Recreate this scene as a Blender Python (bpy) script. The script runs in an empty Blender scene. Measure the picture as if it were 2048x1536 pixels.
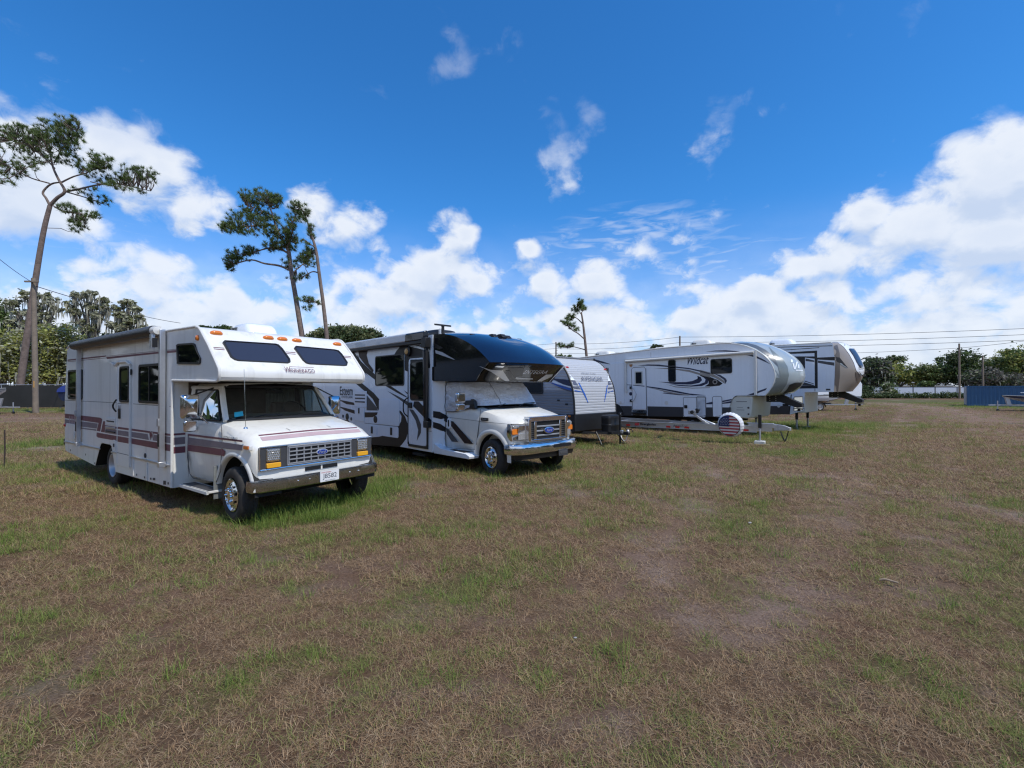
import bpy, bmesh, math, random
import numpy as np
from mathutils import Vector, Matrix, noise as mnoise
C = bpy.context.scene.collection
SC = bpy.context.scene
R = math.radians
random.seed(7)
# ---------------------------------------------------------------- camera
F, H, Y0 = 945.0, 1.9, 776.0            # focal length in photo pixels, eye height (m), horizon row
cam = bpy.data.cameras.new('camera'); co = bpy.data.objects.new('camera', cam); C.objects.link(co)
co.location = (0, 0, H); co.rotation_euler = (R(90) + math.atan(8 / F), 0, 0)
cam.sensor_width = 36; cam.lens = F / 2048 * 36; cam.clip_start = .05; cam.clip_end = 3000
SC.camera = co
SC.cycles.use_denoising = True; SC.cycles.denoising_prefilter = 'NONE'; SC.cycles.denoising_input_passes = 'RGB_ALBEDO_NORMAL'; SC.cycles.filter_width = 1.25; SC.cycles.max_bounces = 8; SC.cycles.transparent_max_bounces = 12; SC.cycles.sample_clamp_indirect = 6
# ---------------------------------------------------------------- light
SUN_AZ, SUN_EL = R(130), R(56)          # azimuth clockwise from the view direction (+Y)
sd = Vector((math.sin(SUN_AZ) * math.cos(SUN_EL), math.cos(SUN_AZ) * math.cos(SUN_EL), math.sin(SUN_EL)))
sl = bpy.data.lights.new('sun', 'SUN'); so = bpy.data.objects.new('sun', sl); C.objects.link(so)
sl.energy = 2.7; sl.angle = R(.55); sl.color = (1, .95, .87)
so.rotation_euler = sd.to_track_quat('Z', 'Y').to_euler(); so.location = (0, 0, 60)
vs = SC.view_settings; SC.display_settings.display_device = 'sRGB'
vs.view_transform = 'Standard'; vs.look = 'None'; vs.exposure = 0.47; vs.gamma = 1; vs.use_curve_mapping = False
world = bpy.data.worlds.new('World'); SC.world = world; world.use_nodes = True
def build_world():
    nt = world.node_tree; nt.nodes.clear(); L = nt.links
    def N(tree, t, **k):
        n = tree.nodes.new(t)
        for a, b in k.items(): setattr(n, a, b)
        return n
    def put(tree, s, v):
        if hasattr(v, 'is_output'): tree.links.new(v, s)
        else: s.default_value = v
    def mth(tree, op, a, b=0.0, c=0.0, clamp=False):
        n = N(tree, 'ShaderNodeMath', operation=op, use_clamp=clamp)
        put(tree, n.inputs[0], a); put(tree, n.inputs[1], b); put(tree, n.inputs[2], c)
        return n.outputs[0]
    def vm(tree, op, a, b=(0, 0, 0), o=0):
        n = N(tree, 'ShaderNodeVectorMath', operation=op)
        put(tree, n.inputs[0], a); put(tree, n.inputs[1], b)
        return n.outputs['Value' if op == 'LENGTH' else 'Vector']
    # cloud banks of this sky: azimuth / elevation ellipses from a list (px centre and radii converted to angles)
    banks = [(215,305,95,62,1),(300,345,95,75,1),(385,415,85,62,1),(60,330,110,85,.9),(80,415,130,62,.9),
             (150,520,150,48,.62),(320,525,120,45,.55),(455,598,92,44,.9),(20,560,80,50,.6),(230,610,130,40,.6),
             (615,430,75,62,.75),(690,455,80,55,.7),(742,452,30,38,.55),(640,600,110,42,.6),
             (920,478,52,46,.8),(858,555,95,58,1),(800,605,110,42,1),(955,565,60,42,.9),(1056,490,34,24,.7),
             (1100,572,85,52,1),(1190,560,82,48,1),(1265,600,70,40,.8),(1300,510,40,20,.5),
             (1125,325,48,60,.34),(1440,205,42,48,.31),(1480,178,34,30,.29),(1170,240,28,24,.34),(1525,222,30,24,.34),(900,135,30,26,.26),(762,186,26,18,.32),
             (1980,372,170,105,1.1),(2075,330,110,100,1.1),(1850,450,170,75,1),(1722,432,70,42,.9),(1980,470,180,70,1),
             (1620,515,110,48,.8),(1500,575,95,46,.9),(1680,580,75,42,.9),(1400,640,150,50,.9),(1850,610,150,42,.8),(2060,600,90,40,.8),
             (1150,640,160,46,.9),(900,660,150,40,.9),(2300,380,260,160,1),(-200,380,220,160,.9)]
    g = bpy.data.node_groups.new('cloud_field', 'ShaderNodeTree')
    g.interface.new_socket('P', in_out='INPUT', socket_type='NodeSocketVector')      # (azimuth, elevation, 0)
    g.interface.new_socket('D', in_out='INPUT', socket_type='NodeSocketVector')
    g.interface.new_socket('Density', in_out='OUTPUT', socket_type='NodeSocketFloat')
    gi = N(g, 'NodeGroupInput'); go = N(g, 'NodeGroupOutput')
    P, D = gi.outputs['P'], gi.outputs['D']
    wn = N(g, 'ShaderNodeTexNoise'); wn.inputs['Scale'].default_value = 9; wn.inputs['Detail'].default_value = 3; put(g, wn.inputs['Vector'], D)
    w = vm(g, 'SUBTRACT', wn.outputs['Color'], (.5, .5, .5)); w = vm(g, 'MULTIPLY', w, (.075, .05, 0)); Pw = vm(g, 'ADD', P, w)
    acc = None
    B = [(math.atan((px - 1024) / F), math.atan((Y0 - py) / math.hypot(F, px - 1024)), rx / F * math.cos(math.atan((px - 1024) / F)) ** 2, ry / F * math.cos(math.atan((px - 1024) / F)), a) for px, py, rx, ry, a in banks]
    B += [(-2.2, .34, .9, .34, 1.4), (-2.95, .32, .6, .30, 1.3), (3.0, .3, .5, .28, 1.2), (-1.4, .30, .35, .25, 1.1)]      # unseen clouds added behind the viewer to brighten the shaded vehicle sides
    for az, el, sx, sy, a in B:
        d = vm(g, 'SUBTRACT', Pw, (az, el, 0)); d = vm(g, 'MULTIPLY', d, (1 / (sx * 1.35), 1 / (sy * 1.35), 0)); l = vm(g, 'LENGTH', d)
        f = mth(g, 'MULTIPLY_ADD', l, -1.08 * a, 1.08 * a)
        acc = f if acc is None else mth(g, 'SMOOTH_MAX', acc, f, .12)
    sep = N(g, 'ShaderNodeSeparateXYZ'); put(g, sep.inputs[0], P)
    mr = N(g, 'ShaderNodeMapRange'); put(g, mr.inputs[0], sep.outputs['Y'])
    mr.inputs[1].default_value = 0.05; mr.inputs[2].default_value = .40; mr.inputs[3].default_value = .80; mr.inputs[4].default_value = -.22
    acc = mth(g, 'SMOOTH_MAX', acc, mr.outputs[0], .1)
    st = vm(g, 'MULTIPLY', D, (1, 1, 1.35))
    def noise(sc, de, ro, di=0.0):
        n = N(g, 'ShaderNodeTexNoise'); n.inputs['Scale'].default_value = sc; n.inputs['Detail'].default_value = de; n.inputs['Roughness'].default_value = ro; n.inputs['Distortion'].default_value = di; put(g, n.inputs['Vector'], st); return n
    n1 = noise(5.5, 3, .5); n2 = noise(17, 7, .62, .3)
    vo = N(g, 'ShaderNodeTexVoronoi', feature='F1'); vo.inputs['Scale'].default_value = 17; vo.inputs['Detail'].default_value = 1.0; vo.inputs['Roughness'].default_value = .5
    vw = vm(g, 'ADD', st, vm(g, 'MULTIPLY', vm(g, 'SUBTRACT', n2.outputs['Color'], (.5, .5, .5)), (.05, .05, .05))); put(g, vo.inputs['Vector'], vw)
    d = mth(g, 'MULTIPLY_ADD', n1.outputs['Fac'], 1.3, -.62)
    d = mth(g, 'ADD', d, mth(g, 'MULTIPLY_ADD', n2.outputs['Fac'], 1.05, -.50))
    d = mth(g, 'ADD', d, mth(g, 'MULTIPLY_ADD', vo.outputs['Distance'], -.42, .20))
    put(g, go.inputs['Density'], mth(g, 'ADD', acc, d))
    tc = N(nt, 'ShaderNodeTexCoord'); Dv = vm(nt, 'NORMALIZE', tc.outputs['Generated'])
    s = N(nt, 'ShaderNodeSeparateXYZ'); put(nt, s.inputs[0], Dv)
    az = mth(nt, 'ARCTAN2', s.outputs['X'], s.outputs['Y']); el = mth(nt, 'ARCSINE', s.outputs['Z'])
    cb = N(nt, 'ShaderNodeCombineXYZ'); put(nt, cb.inputs[0], az); put(nt, cb.inputs[1], el)
    P0 = cb.outputs[0]
    def field(p, d):
        n = N(nt, 'ShaderNodeGroup'); n.node_tree = g; put(nt, n.inputs['P'], p); put(nt, n.inputs['D'], d); return n.outputs['Density']
    a0 = field(P0, Dv)
    a1 = field(vm(nt, 'ADD', P0, (.010, .034, 0)), vm(nt, 'ADD', Dv, (.006, -.008, .034)))
    m = N(nt, 'ShaderNodeMapRange', interpolation_type='SMOOTHSTEP'); put(nt, m.inputs[0], a0); m.inputs[1].default_value = .04; m.inputs[2].default_value = .60
    cov = m.outputs[0]
    lit = mth(nt, 'SUBTRACT', a0, a1)
    l2 = N(nt, 'ShaderNodeMapRange', interpolation_type='SMOOTHSTEP'); put(nt, l2.inputs[0], lit); l2.inputs[1].default_value = -.42; l2.inputs[2].default_value = .34
    thick = N(nt, 'ShaderNodeMapRange', interpolation_type='SMOOTHSTEP'); put(nt, thick.inputs[0], a0); thick.inputs[1].default_value = .35; thick.inputs[2].default_value = 1.3; thick.inputs[3].default_value = 1; thick.inputs[4].default_value = .62
    shade = mth(nt, 'MULTIPLY', mth(nt, 'MULTIPLY_ADD', l2.outputs[0], .85, .15), thick.outputs[0])
    ccol = N(nt, 'ShaderNodeMix', data_type='RGBA'); put(nt, ccol.inputs[0], shade)
    ccol.inputs[6].default_value = (3.4, 4.05, 5.2, 1); ccol.inputs[7].default_value = (5.35, 5.6, 6.0, 1)
    # thin rippled high cloud in two stretches of the sky
    rp = N(nt, 'ShaderNodeMapping'); rp.inputs['Rotation'].default_value = (0, 0, R(-22)); rp.inputs['Scale'].default_value = (16, 75, 1); put(nt, rp.inputs['Vector'], P0)
    rn = N(nt, 'ShaderNodeTexNoise'); rn.inputs['Scale'].default_value = 1; rn.inputs['Detail'].default_value = 4; rn.inputs['Distortion'].default_value = .6; put(nt, rn.inputs['Vector'], rp.outputs[0])
    rm = N(nt, 'ShaderNodeMapRange', interpolation_type='SMOOTHSTEP'); put(nt, rm.inputs[0], rn.outputs['Fac']); rm.inputs[1].default_value = .40; rm.inputs[2].default_value = .72
    rk = None
    for px, py, rx, ry in ((1270, 485, 210, 75), (1440, 530, 200, 50), (1900, 550, 260, 50), (150, 470, 200, 40)):
        az_ = math.atan((px - 1024) / F); el_ = math.atan((Y0 - py) / math.hypot(F, px - 1024)); d_ = vm(nt, 'MULTIPLY', vm(nt, 'SUBTRACT', P0, (az_, el_, 0)), (F / rx, F / ry, 0)); l_ = vm(nt, 'LENGTH', d_)
        f_ = mth(nt, 'SUBTRACT', 1.0, l_, clamp=True); rk = f_ if rk is None else mth(nt, 'MAXIMUM', rk, f_)
    rip = mth(nt, 'MULTIPLY', mth(nt, 'MULTIPLY', rm.outputs[0], mth(nt, 'POWER', rk, .6)), .55)
    hi = N(nt, 'ShaderNodeMapRange'); put(nt, hi.inputs[0], el); hi.inputs[1].default_value = .37; hi.inputs[2].default_value = .50; hi.inputs[3].default_value = 1; hi.inputs[4].default_value = .24
    cov = mth(nt, 'MULTIPLY', cov, hi.outputs[0])                # the scraps high up are thin
    cov = mth(nt, 'MAXIMUM', cov, rip)
    ve = N(nt, 'ShaderNodeMapRange', interpolation_type='SMOOTHSTEP'); put(nt, ve.inputs[0], el); ve.inputs[1].default_value = .02; ve.inputs[2].default_value = .36; ve.inputs[3].default_value = .62; ve.inputs[4].default_value = 0
    vn = N(nt, 'ShaderNodeTexNoise'); vn.inputs['Scale'].default_value = 7; vn.inputs['Detail'].default_value = 4; put(nt, vn.inputs['Vector'], vm(nt, 'MULTIPLY', Dv, (1, 1, 3)))
    cov = mth(nt, 'MAXIMUM', cov, mth(nt, 'MULTIPLY', ve.outputs[0], mth(nt, 'MULTIPLY_ADD', vn.outputs['Fac'], 1.2, .3, clamp=True)))   # thin high veil near the horizon
    # thin edges keep bright, thick undersides go grey
    sky = N(nt, 'ShaderNodeTexSky', sky_type='NISHITA', sun_disc=False, sun_elevation=SUN_EL, sun_rotation=SUN_AZ)
    sky.altitude = 0; sky.air_density = 1.0; sky.dust_density = .3; sky.ozone_density = 4.0
    hs = N(nt, 'ShaderNodeHueSaturation'); hs.inputs['Saturation'].default_value = 1.22; hs.inputs['Value'].default_value = 1.0; put(nt, hs.inputs['Color'], sky.outputs[0])
    mx = N(nt, 'ShaderNodeMix', data_type='RGBA'); put(nt, mx.inputs[0], mth(nt, 'MULTIPLY', cov, .93)); tn = N(nt, 'ShaderNodeMix', data_type='RGBA'); th = N(nt, 'ShaderNodeMapRange', interpolation_type='SMOOTHSTEP'); put(nt, th.inputs[0], el); th.inputs[1].default_value = .0; th.inputs[2].default_value = .45; put(nt, tn.inputs[0], th.outputs[0])
    tn.inputs[6].default_value = (.60, .80, 1.10, 1); tn.inputs[7].default_value = (.49, .92, 1.13, 1)
    put(nt, mx.inputs[6], vm(nt, 'MULTIPLY', hs.outputs[0], tn.outputs[2])); put(nt, mx.inputs[7], ccol.outputs[2])
    bg = N(nt, 'ShaderNodeBackground'); bg.inputs['Strength'].default_value = .12; put(nt, bg.inputs['Color'], mx.outputs[2])
    out = N(nt, 'ShaderNodeOutputWorld'); L.new(bg.outputs[0], out.inputs[0])
build_world()
# ---------------------------------------------------------------- measuring: a photo pixel's ray meets a plane of a vehicle
class Veh:
    def __init__(s, yaw, ox, oy, pitch=0):
        a = R(yaw); p = R(pitch); u = Vector((0, 0, 1)); f = Vector((math.sin(a), -math.cos(a), 0))
        s.l = Vector((math.cos(a), math.sin(a), 0)); s.f = f * math.cos(p) + u * math.sin(p); s.u = -f * math.sin(p) + u * math.cos(p)
        s.o = Vector((ox, oy, 0)); s.yaw = yaw; s.pitch = pitch
    def place(s, ob):
        m = Matrix((s.f, s.l, s.u)).transposed().to_4x4(); m.translation = s.o; ob.matrix_world = m
    def loc(s, w): d = w - s.o; return Vector((d.dot(s.f), d.dot(s.l), d.dot(s.u)))
    def hit(s, p, pt, n):                       # local plane through pt with normal n -> local point
        d = Vector(((p[0] - 1024) / F, 1, (Y0 - p[1]) / F)); c = s.loc(Vector((0, 0, H)))
        dl = Vector((d.dot(s.f), d.dot(s.l), d.dot(s.u))); n = Vector(n); t = (Vector(pt) - c).dot(n) / dl.dot(n)
        return c + dl * t
    def Y(s, p, v): return s.hit(p, (0, v, 0), (0, 1, 0))
    def X(s, p, v): return s.hit(p, (v, 0, 0), (1, 0, 0))
    def Zp(s, p, v): return s.hit(p, (0, 0, v), (0, 0, 1))
def zm(x0, y0, x1, y1, w):
    k = w / (x1 - x0); return lambda x, y: (x0 + x / k, y0 + y / k)
def gp(px, py, z=0):
    Z = (H - z) * F / (py - Y0); return Vector(((px - 1024) / F * Z, Z, z))
def at(px, py, Z): return Vector(((px - 1024) / F * Z, Z, H + (Y0 - py) / F * Z))
# ---------------------------------------------------------------- materials
def mat(name, col, rough=.5, metal=0.0, spec=.5, var=0.0, vscale=6.0, bump=0.0, bscale=40.0, coat=0.0, dirt=None, coord='Object', isl=0.0, streak=0.0):
    m = bpy.data.materials.new(name); m.use_nodes = True; nt = m.node_tree; b = nt.nodes['Principled BSDF']
    b.inputs['Base Color'].default_value = (*col, 1); b.inputs['Roughness'].default_value = rough; b.inputs['Metallic'].default_value = metal
    b.inputs['Specular IOR Level'].default_value = spec; b.inputs['Coat Weight'].default_value = coat; b.inputs['Coat Roughness'].default_value = .03
    tc = nt.nodes.new('ShaderNodeTexCoord'); src = None
    if var or dirt:
        n = nt.nodes.new('ShaderNodeTexNoise'); n.inputs['Scale'].default_value = vscale; n.inputs['Detail'].default_value = 6; n.inputs['Roughness'].default_value = .65
        nt.links.new(tc.outputs[coord], n.inputs['Vector'])
        mr = nt.nodes.new('ShaderNodeMapRange'); mr.inputs[1].default_value = .3; mr.inputs[2].default_value = .72; nt.links.new(n.outputs['Fac'], mr.inputs[0])
        mx = nt.nodes.new('ShaderNodeMix'); mx.data_type = 'RGBA'; nt.links.new(mr.outputs[0], mx.inputs[0])
        d = dirt or tuple(c * (1 - var) for c in col)
        mx.inputs[6].default_value = (*col, 1); mx.inputs[7].default_value = (*(col[i] + (d[i] - col[i]) * (var if dirt else 1) for i in range(3)), 1)
        nt.links.new(mx.outputs[2], b.inputs['Base Color']); src = mx.outputs[2]
        mr2 = nt.nodes.new('ShaderNodeMapRange'); mr2.inputs[3].default_value = rough * .85; mr2.inputs[4].default_value = min(1, rough * 1.25); nt.links.new(n.outputs['Fac'], mr2.inputs[0]); nt.links.new(mr2.outputs[0], b.inputs['Roughness'])
    if isl:
        ge = nt.nodes.new('ShaderNodeNewGeometry'); hs = nt.nodes.new('ShaderNodeHueSaturation')
        mr = nt.nodes.new('ShaderNodeMapRange'); nt.links.new(ge.outputs['Random Per Island'], mr.inputs[0]); mr.inputs[3].default_value = 1 - isl; mr.inputs[4].default_value = 1 + isl
        nt.links.new(mr.outputs[0], hs.inputs['Value'])
        mh = nt.nodes.new('ShaderNodeMapRange'); nt.links.new(ge.outputs['Random Per Island'], mh.inputs[0]); mh.inputs[3].default_value = .485; mh.inputs[4].default_value = .515; nt.links.new(mh.outputs[0], hs.inputs['Hue'])
        if src: nt.links.new(src, hs.inputs['Color'])
        else: hs.inputs['Color'].default_value = (*col, 1)
        nt.links.new(hs.outputs[0], b.inputs['Base Color'])
    if streak:                                         # rain streaks and grime running down the panels
        mp = nt.nodes.new('ShaderNodeMapping'); mp.inputs['Scale'].default_value = (9, 9, .55); nt.links.new(tc.outputs[coord], mp.inputs['Vector'])
        n = nt.nodes.new('ShaderNodeTexNoise'); n.inputs['Scale'].default_value = 1; n.inputs['Detail'].default_value = 5; nt.links.new(mp.outputs[0], n.inputs['Vector'])
        mr = nt.nodes.new('ShaderNodeMapRange'); mr.inputs[1].default_value = .5; mr.inputs[2].default_value = .78; mr.inputs[4].default_value = streak; nt.links.new(n.outputs['Fac'], mr.inputs[0])
        mx = nt.nodes.new('ShaderNodeMix'); mx.data_type = 'RGBA'; nt.links.new(mr.outputs[0], mx.inputs[0]); nt.links.new(b.inputs['Base Color'].links[0].from_socket, mx.inputs[6]); mx.inputs[7].default_value = (.30, .28, .24, 1); nt.links.new(mx.outputs[2], b.inputs['Base Color'])
    if bump:
        n = nt.nodes.new('ShaderNodeTexNoise'); n.inputs['Scale'].default_value = bscale; n.inputs['Detail'].default_value = 4; nt.links.new(tc.outputs[coord], n.inputs['Vector'])
        bp = nt.nodes.new('ShaderNodeBump'); bp.inputs['Strength'].default_value = bump; bp.inputs['Distance'].default_value = .02; nt.links.new(n.outputs['Fac'], bp.inputs['Height']); nt.links.new(bp.outputs[0], b.inputs['Normal'])
    return m
def leafmat(name, col, tr=.35, isl=.4, dry=None):
    m = mat(name, col, .55, isl=isl, var=.35 if dry is None else .8, vscale=.45, dirt=dry); nt = m.node_tree; b = nt.nodes['Principled BSDF']
    t = nt.nodes.new('ShaderNodeBsdfTranslucent'); src = b.inputs['Base Color'].links[0].from_socket; nt.links.new(src, t.inputs['Color'])
    mx = nt.nodes.new('ShaderNodeMixShader'); mx.inputs[0].default_value = tr; nt.links.new(b.outputs[0], mx.inputs[1]); nt.links.new(t.outputs[0], mx.inputs[2])
    nt.links.new(mx.outputs[0], nt.nodes['Material Output'].inputs[0]); return m
def glassmat(name, tint=(.6, .68, .66), tr=.75):
    m = bpy.data.materials.new(name); m.use_nodes = True; nt = m.node_tree; nt.nodes.remove(nt.nodes['Principled BSDF'])
    t = nt.nodes.new('ShaderNodeBsdfTransparent'); t.inputs[0].default_value = (*tint, 1)
    g = nt.nodes.new('ShaderNodeBsdfGlossy'); g.inputs['Roughness'].default_value = .01
    f = nt.nodes.new('ShaderNodeFresnel'); f.inputs[0].default_value = 1.5
    mx = nt.nodes.new('ShaderNodeMixShader'); nt.links.new(f.outputs[0], mx.inputs[0]); nt.links.new(t.outputs[0], mx.inputs[1]); nt.links.new(g.outputs[0], mx.inputs[2])
    nt.links.new(mx.outputs[0], nt.nodes['Material Output'].inputs[0]); return m
# ---------------------------------------------------------------- mesh builder
class MB:
    def __init__(s): s.v = []; s.f = []; s.m = []; s.ms = []
    def mi(s, m):
        if m not in s.ms: s.ms.append(m)
        return s.ms.index(m)
    def face(s, pts, m):
        i = len(s.v); s.v += [tuple(p) for p in pts]; s.f.append(list(range(i, i + len(pts)))); s.m.append(s.mi(m))
    def grid(s, rings, m, closed=False, caps=False, flip=False):
        n = len(rings[0]); i = len(s.v); k = s.mi(m)
        for r in rings: s.v += [tuple(p) for p in r]
        for a in range(len(rings) - 1):
            for b in range(n if closed else n - 1):
                c = (b + 1) % n; q = [i + a * n + b, i + a * n + c, i + (a + 1) * n + c, i + (a + 1) * n + b]
                s.f.append(q[::-1] if flip else q); s.m.append(k)
        if caps:
            s.f.append([i + j for j in range(n)][::-1]); s.m.append(k)
            s.f.append([i + (len(rings) - 1) * n + j for j in range(n)]); s.m.append(k)
    def box(s, x0, x1, y0, y1, z0, z1, m):
        s.grid([[(x0, y0, z), (x1, y0, z), (x1, y1, z), (x0, y1, z)] for z in (z0, z1)], m, True, True)
    def prism(s, poly, ax, a0, a1, m):               # poly in the two other axes (cyclic order kept x,y,z)
        def P(p, a): return (a, p[0], p[1]) if ax == 'x' else (p[0], a, p[1]) if ax == 'y' else (p[0], p[1], a)
        s.grid([[P(p, a) for p in poly] for a in (a0, a1)], m, True, True)
    def tube(s, path, r, m, n=8, caps=True):
        path = [Vector(p) for p in path]; rs = r if isinstance(r, (list, tuple)) else [r] * len(path); rings = []; pu = None
        for i, p in enumerate(path):
            d = (path[min(i + 1, len(path) - 1)] - path[max(i - 1, 0)]).normalized()
            if pu is None: pu = d.orthogonal().normalized()
            u = (pu - d * pu.dot(d)); u = u.normalized() if u.length > 1e-4 else d.orthogonal().normalized(); pu = u; w = d.cross(u)
            rings.append([p + (u * math.cos(2 * math.pi * k / n) + w * math.sin(2 * math.pi * k / n)) * rs[i] for k in range(n)])
        s.grid(rings, m, True, caps)
    def lathe(s, prof, c, m, axis='y', n=32):         # prof: (radius, offset along axis); list closed by caller
        def P(r, o, a):
            x, z = r * math.cos(a), r * math.sin(a)
            return (c[0] + x, c[1] + o, c[2] + z) if axis == 'y' else (c[0] + o, c[1] + x, c[2] + z) if axis == 'x' else (c[0] + x, c[1] + z, c[2] + o)
        s.grid([[P(r, o, 2 * math.pi * k / n) for k in range(n)] for r, o in prof], m, True)
    def add(s, o, M=None):
        i = len(s.v); s.v += [tuple(M @ Vector(p)) if M else p for p in o.v]; mp = [s.mi(m) for m in o.ms]
        s.f += [[k + i for k in f] for f in o.f]; s.m += [mp[k] for k in o.m]
    def build(s, name, parent=None, bevel=0.0, sharp=35, label=None, solid=0.0, seg=2):
        me = bpy.data.meshes.new(name); me.from_pydata(s.v, [], s.f)
        for m in s.ms: me.materials.append(m)
        me.polygons.foreach_set('material_index', s.m); me.polygons.foreach_set('use_smooth', [True] * len(s.f)); me.update()
        bm = bmesh.new(); bm.from_mesh(me); bmesh.ops.remove_doubles(bm, verts=bm.verts, dist=1e-5); bmesh.ops.recalc_face_normals(bm, faces=bm.faces); bm.to_mesh(me); bm.free()
        me.set_sharp_from_angle(angle=R(sharp))
        o = bpy.data.objects.new(name, me); C.objects.link(o)
        if parent: o.parent = parent
        if bevel:
            b = o.modifiers.new('bevel', 'BEVEL'); b.width = bevel; b.segments = seg; b.limit_method = 'ANGLE'; b.angle_limit = R(40); b.harden_normals = False
        if solid:
            b = o.modifiers.new('solid', 'SOLIDIFY'); b.thickness = solid; b.offset = 0
        if label: o['label'] = label
        return o
def thing(name, label, cat, group=None, loc=None):
    o = bpy.data.objects.new(name, None); C.objects.link(o); o.empty_display_size = .3
    if loc is not None: o.location = loc
    return tag(o, label, cat, group)
def tag(o, label, cat, group=None):
    o['label'] = label; o['category'] = cat
    if group: o['group'] = group
    return o
def setting(o, kind='structure'): o['kind'] = kind; return o
def cut(ob, cutter_mb):
    c = cutter_mb.build('cutter'); md = ob.modifiers.new('b', 'BOOLEAN'); md.operation = 'DIFFERENCE'; md.object = c; md.solver = 'EXACT'
    c.parent = ob.parent; bpy.context.view_layer.update(); dg = bpy.context.evaluated_depsgraph_get()
    me = bpy.data.meshes.new_from_object(ob.evaluated_get(dg)); ob.modifiers.remove(md); ob.data = me
    me.set_sharp_from_angle(angle=R(35)); bpy.data.objects.remove(c)
def rr(x0, x1, z0, z1, r, n=5):                      # rounded rectangle outline
    o = []
    for cx, cz, a in ((x1 - r, z0 + r, -90), (x1 - r, z1 - r, 0), (x0 + r, z1 - r, 90), (x0 + r, z0 + r, 180)):
        o += [(cx + r * math.cos(R(a + 90 * k / n)), cz + r * math.sin(R(a + 90 * k / n))) for k in range(n + 1)]
    return o
def spl(pts, n=6, closed=False):                      # Catmull-Rom through points
    P = [Vector(p) for p in pts]; o = []; m = len(P)
    for i in range(m if closed else m - 1):
        a, b, c, d = (P[(i - 1) % m] if closed or i else P[0] * 2 - P[1]), P[i], P[(i + 1) % m], (P[(i + 2) % m] if closed or i + 2 < m else P[-1] * 2 - P[-2])
        for k in range(n):
            t = k / n; o.append(.5 * ((2 * b) + (c - a) * t + (2 * a - 5 * b + 4 * c - d) * t * t + (3 * b - a - 3 * c + d) * t ** 3))
    if not closed: o.append(P[-1])
    return o
def text(mb, s, org, ux, uz, width, height, m, shear=0.0, bold=0.0, off=.004, spacing=1.0):
    """letters lying on the plane org + a*ux + b*uz, stretched to width x height"""
    cu = bpy.data.curves.new('t', 'FONT'); cu.body = s; cu.shear = shear; cu.offset = bold; cu.space_character = spacing; cu.resolution_u = 3
    o = bpy.data.objects.new('t', cu); C.objects.link(o); dg = bpy.context.evaluated_depsgraph_get(); me = bpy.data.meshes.new_from_object(o.evaluated_get(dg))
    xs = [v.co.x for v in me.vertices]; ys = [v.co.y for v in me.vertices]; x0, x1, y0, y1 = min(xs), max(xs), min(ys), max(ys)
    ux, uz, org = Vector(ux).normalized(), Vector(uz).normalized(), Vector(org); nn = ux.cross(uz); i = len(mb.v); k = mb.mi(m)
    mb.v += [tuple(org + ux * ((v.co.x - x0) / (x1 - x0) * width) + uz * ((v.co.y - y0) / (y1 - y0) * height) + nn * off) for v in me.vertices]
    for p in me.polygons: mb.f.append([i + q for q in p.vertices]); mb.m.append(k)
    bpy.data.objects.remove(o); bpy.data.meshes.remove(me); bpy.data.curves.remove(cu)
# ---------------------------------------------------------------- ground
rng = np.random.default_rng(3)
def vnoise(x, y, seed=0):
    xi = np.floor(x).astype(np.int64); yi = np.floor(y).astype(np.int64); fx = x - xi; fy = y - yi
    fx = fx * fx * (3 - 2 * fx); fy = fy * fy * (3 - 2 * fy)
    def h(a, b):
        n = (a * 374761393 + b * 668265263 + seed * 1442695041) & 0xffffffff; n = ((n ^ (n >> 13)) * 1274126177) & 0xffffffff
        return ((n ^ (n >> 16)) & 0xffff) / 65535.0
    return (h(xi, yi) * (1 - fx) + h(xi + 1, yi) * fx) * (1 - fy) + (h(xi, yi + 1) * (1 - fx) + h(xi + 1, yi + 1) * fx) * fy
def fbm(x, y, s, o=4, seed=0):
    v = 0; a = .5; t = 0
    for i in range(o): v = v + a * vnoise(x / s, y / s, seed + i * 7); t += a; a *= .55; s *= .5
    return v / t
# green growth seen in the place: photo point on the ground, radius (m) across / along the view, strength, height class
GREEN = [(505,1056,.45,.35,1.3),(560,1046,.5,.4,1.7),(620,1032,.5,.4,1.7),(680,1014,.5,.45,1.7),(735,992,.55,.5,1.7),(790,970,.6,.6,1.0),(460,1062,.4,.25,1.0),(420,1032,.6,.3,.6),
 (130,965,1.2,.8,.55),(50,935,1.6,1.0,.45),(110,889,1.6,1.4,.9),(30,900,1.5,1.2,.5),(290,985,.9,.35,.35),
 (1120,932,.5,.9,.9),(1060,945,.5,.6,.7),(930,955,.8,.5,.4),(820,935,1.2,.8,.35),(750,915,1,1,.4),
 (1180,893,.9,1.2,.8),(1240,896,.8,1,.7),(1330,890,1.4,1.2,.5),(1450,885,1.5,1,.5),(1560,872,1.2,1.8,.9),(1640,862,1.6,2.2,1.),(1710,857,1.3,1.6,.8),(1290,872,1.2,1.6,.6),
 (60,821,10,3,1.5),(-200,821,10,3,1.5),(300,821,10,3,1.4),(1870,805,12,6,1.4),(1980,813,9,4,1.5),(1760,801,16,6,1.1),(2100,814,9,5,1.4),(1620,850,6,3,1.0),(1500,880,4,1.5,.7),(1960,835,5,2,.7),(1560,905,2,1.2,.5)]
BARE = [(640,1180,1.1,.5,.4),(720,1130,.8,.4,.4),(860,1225,.6,.3,.45),(320,1215,.12,.06,.8),(400,1026,.28,.12,1.0),(1330,1080,.5,.5,.4),(1310,1120,.5,.4,.4),(1560,1250,.7,.3,.3),(1790,1165,.4,.2,.6),
 (1480,1500,.6,.12,.6),(1170,1440,.3,.1,.5),(1680,980,1.2,1.6,.4),(1080,1230,.4,.3,.35),(260,1280,.7,.25,.35)]
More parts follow.
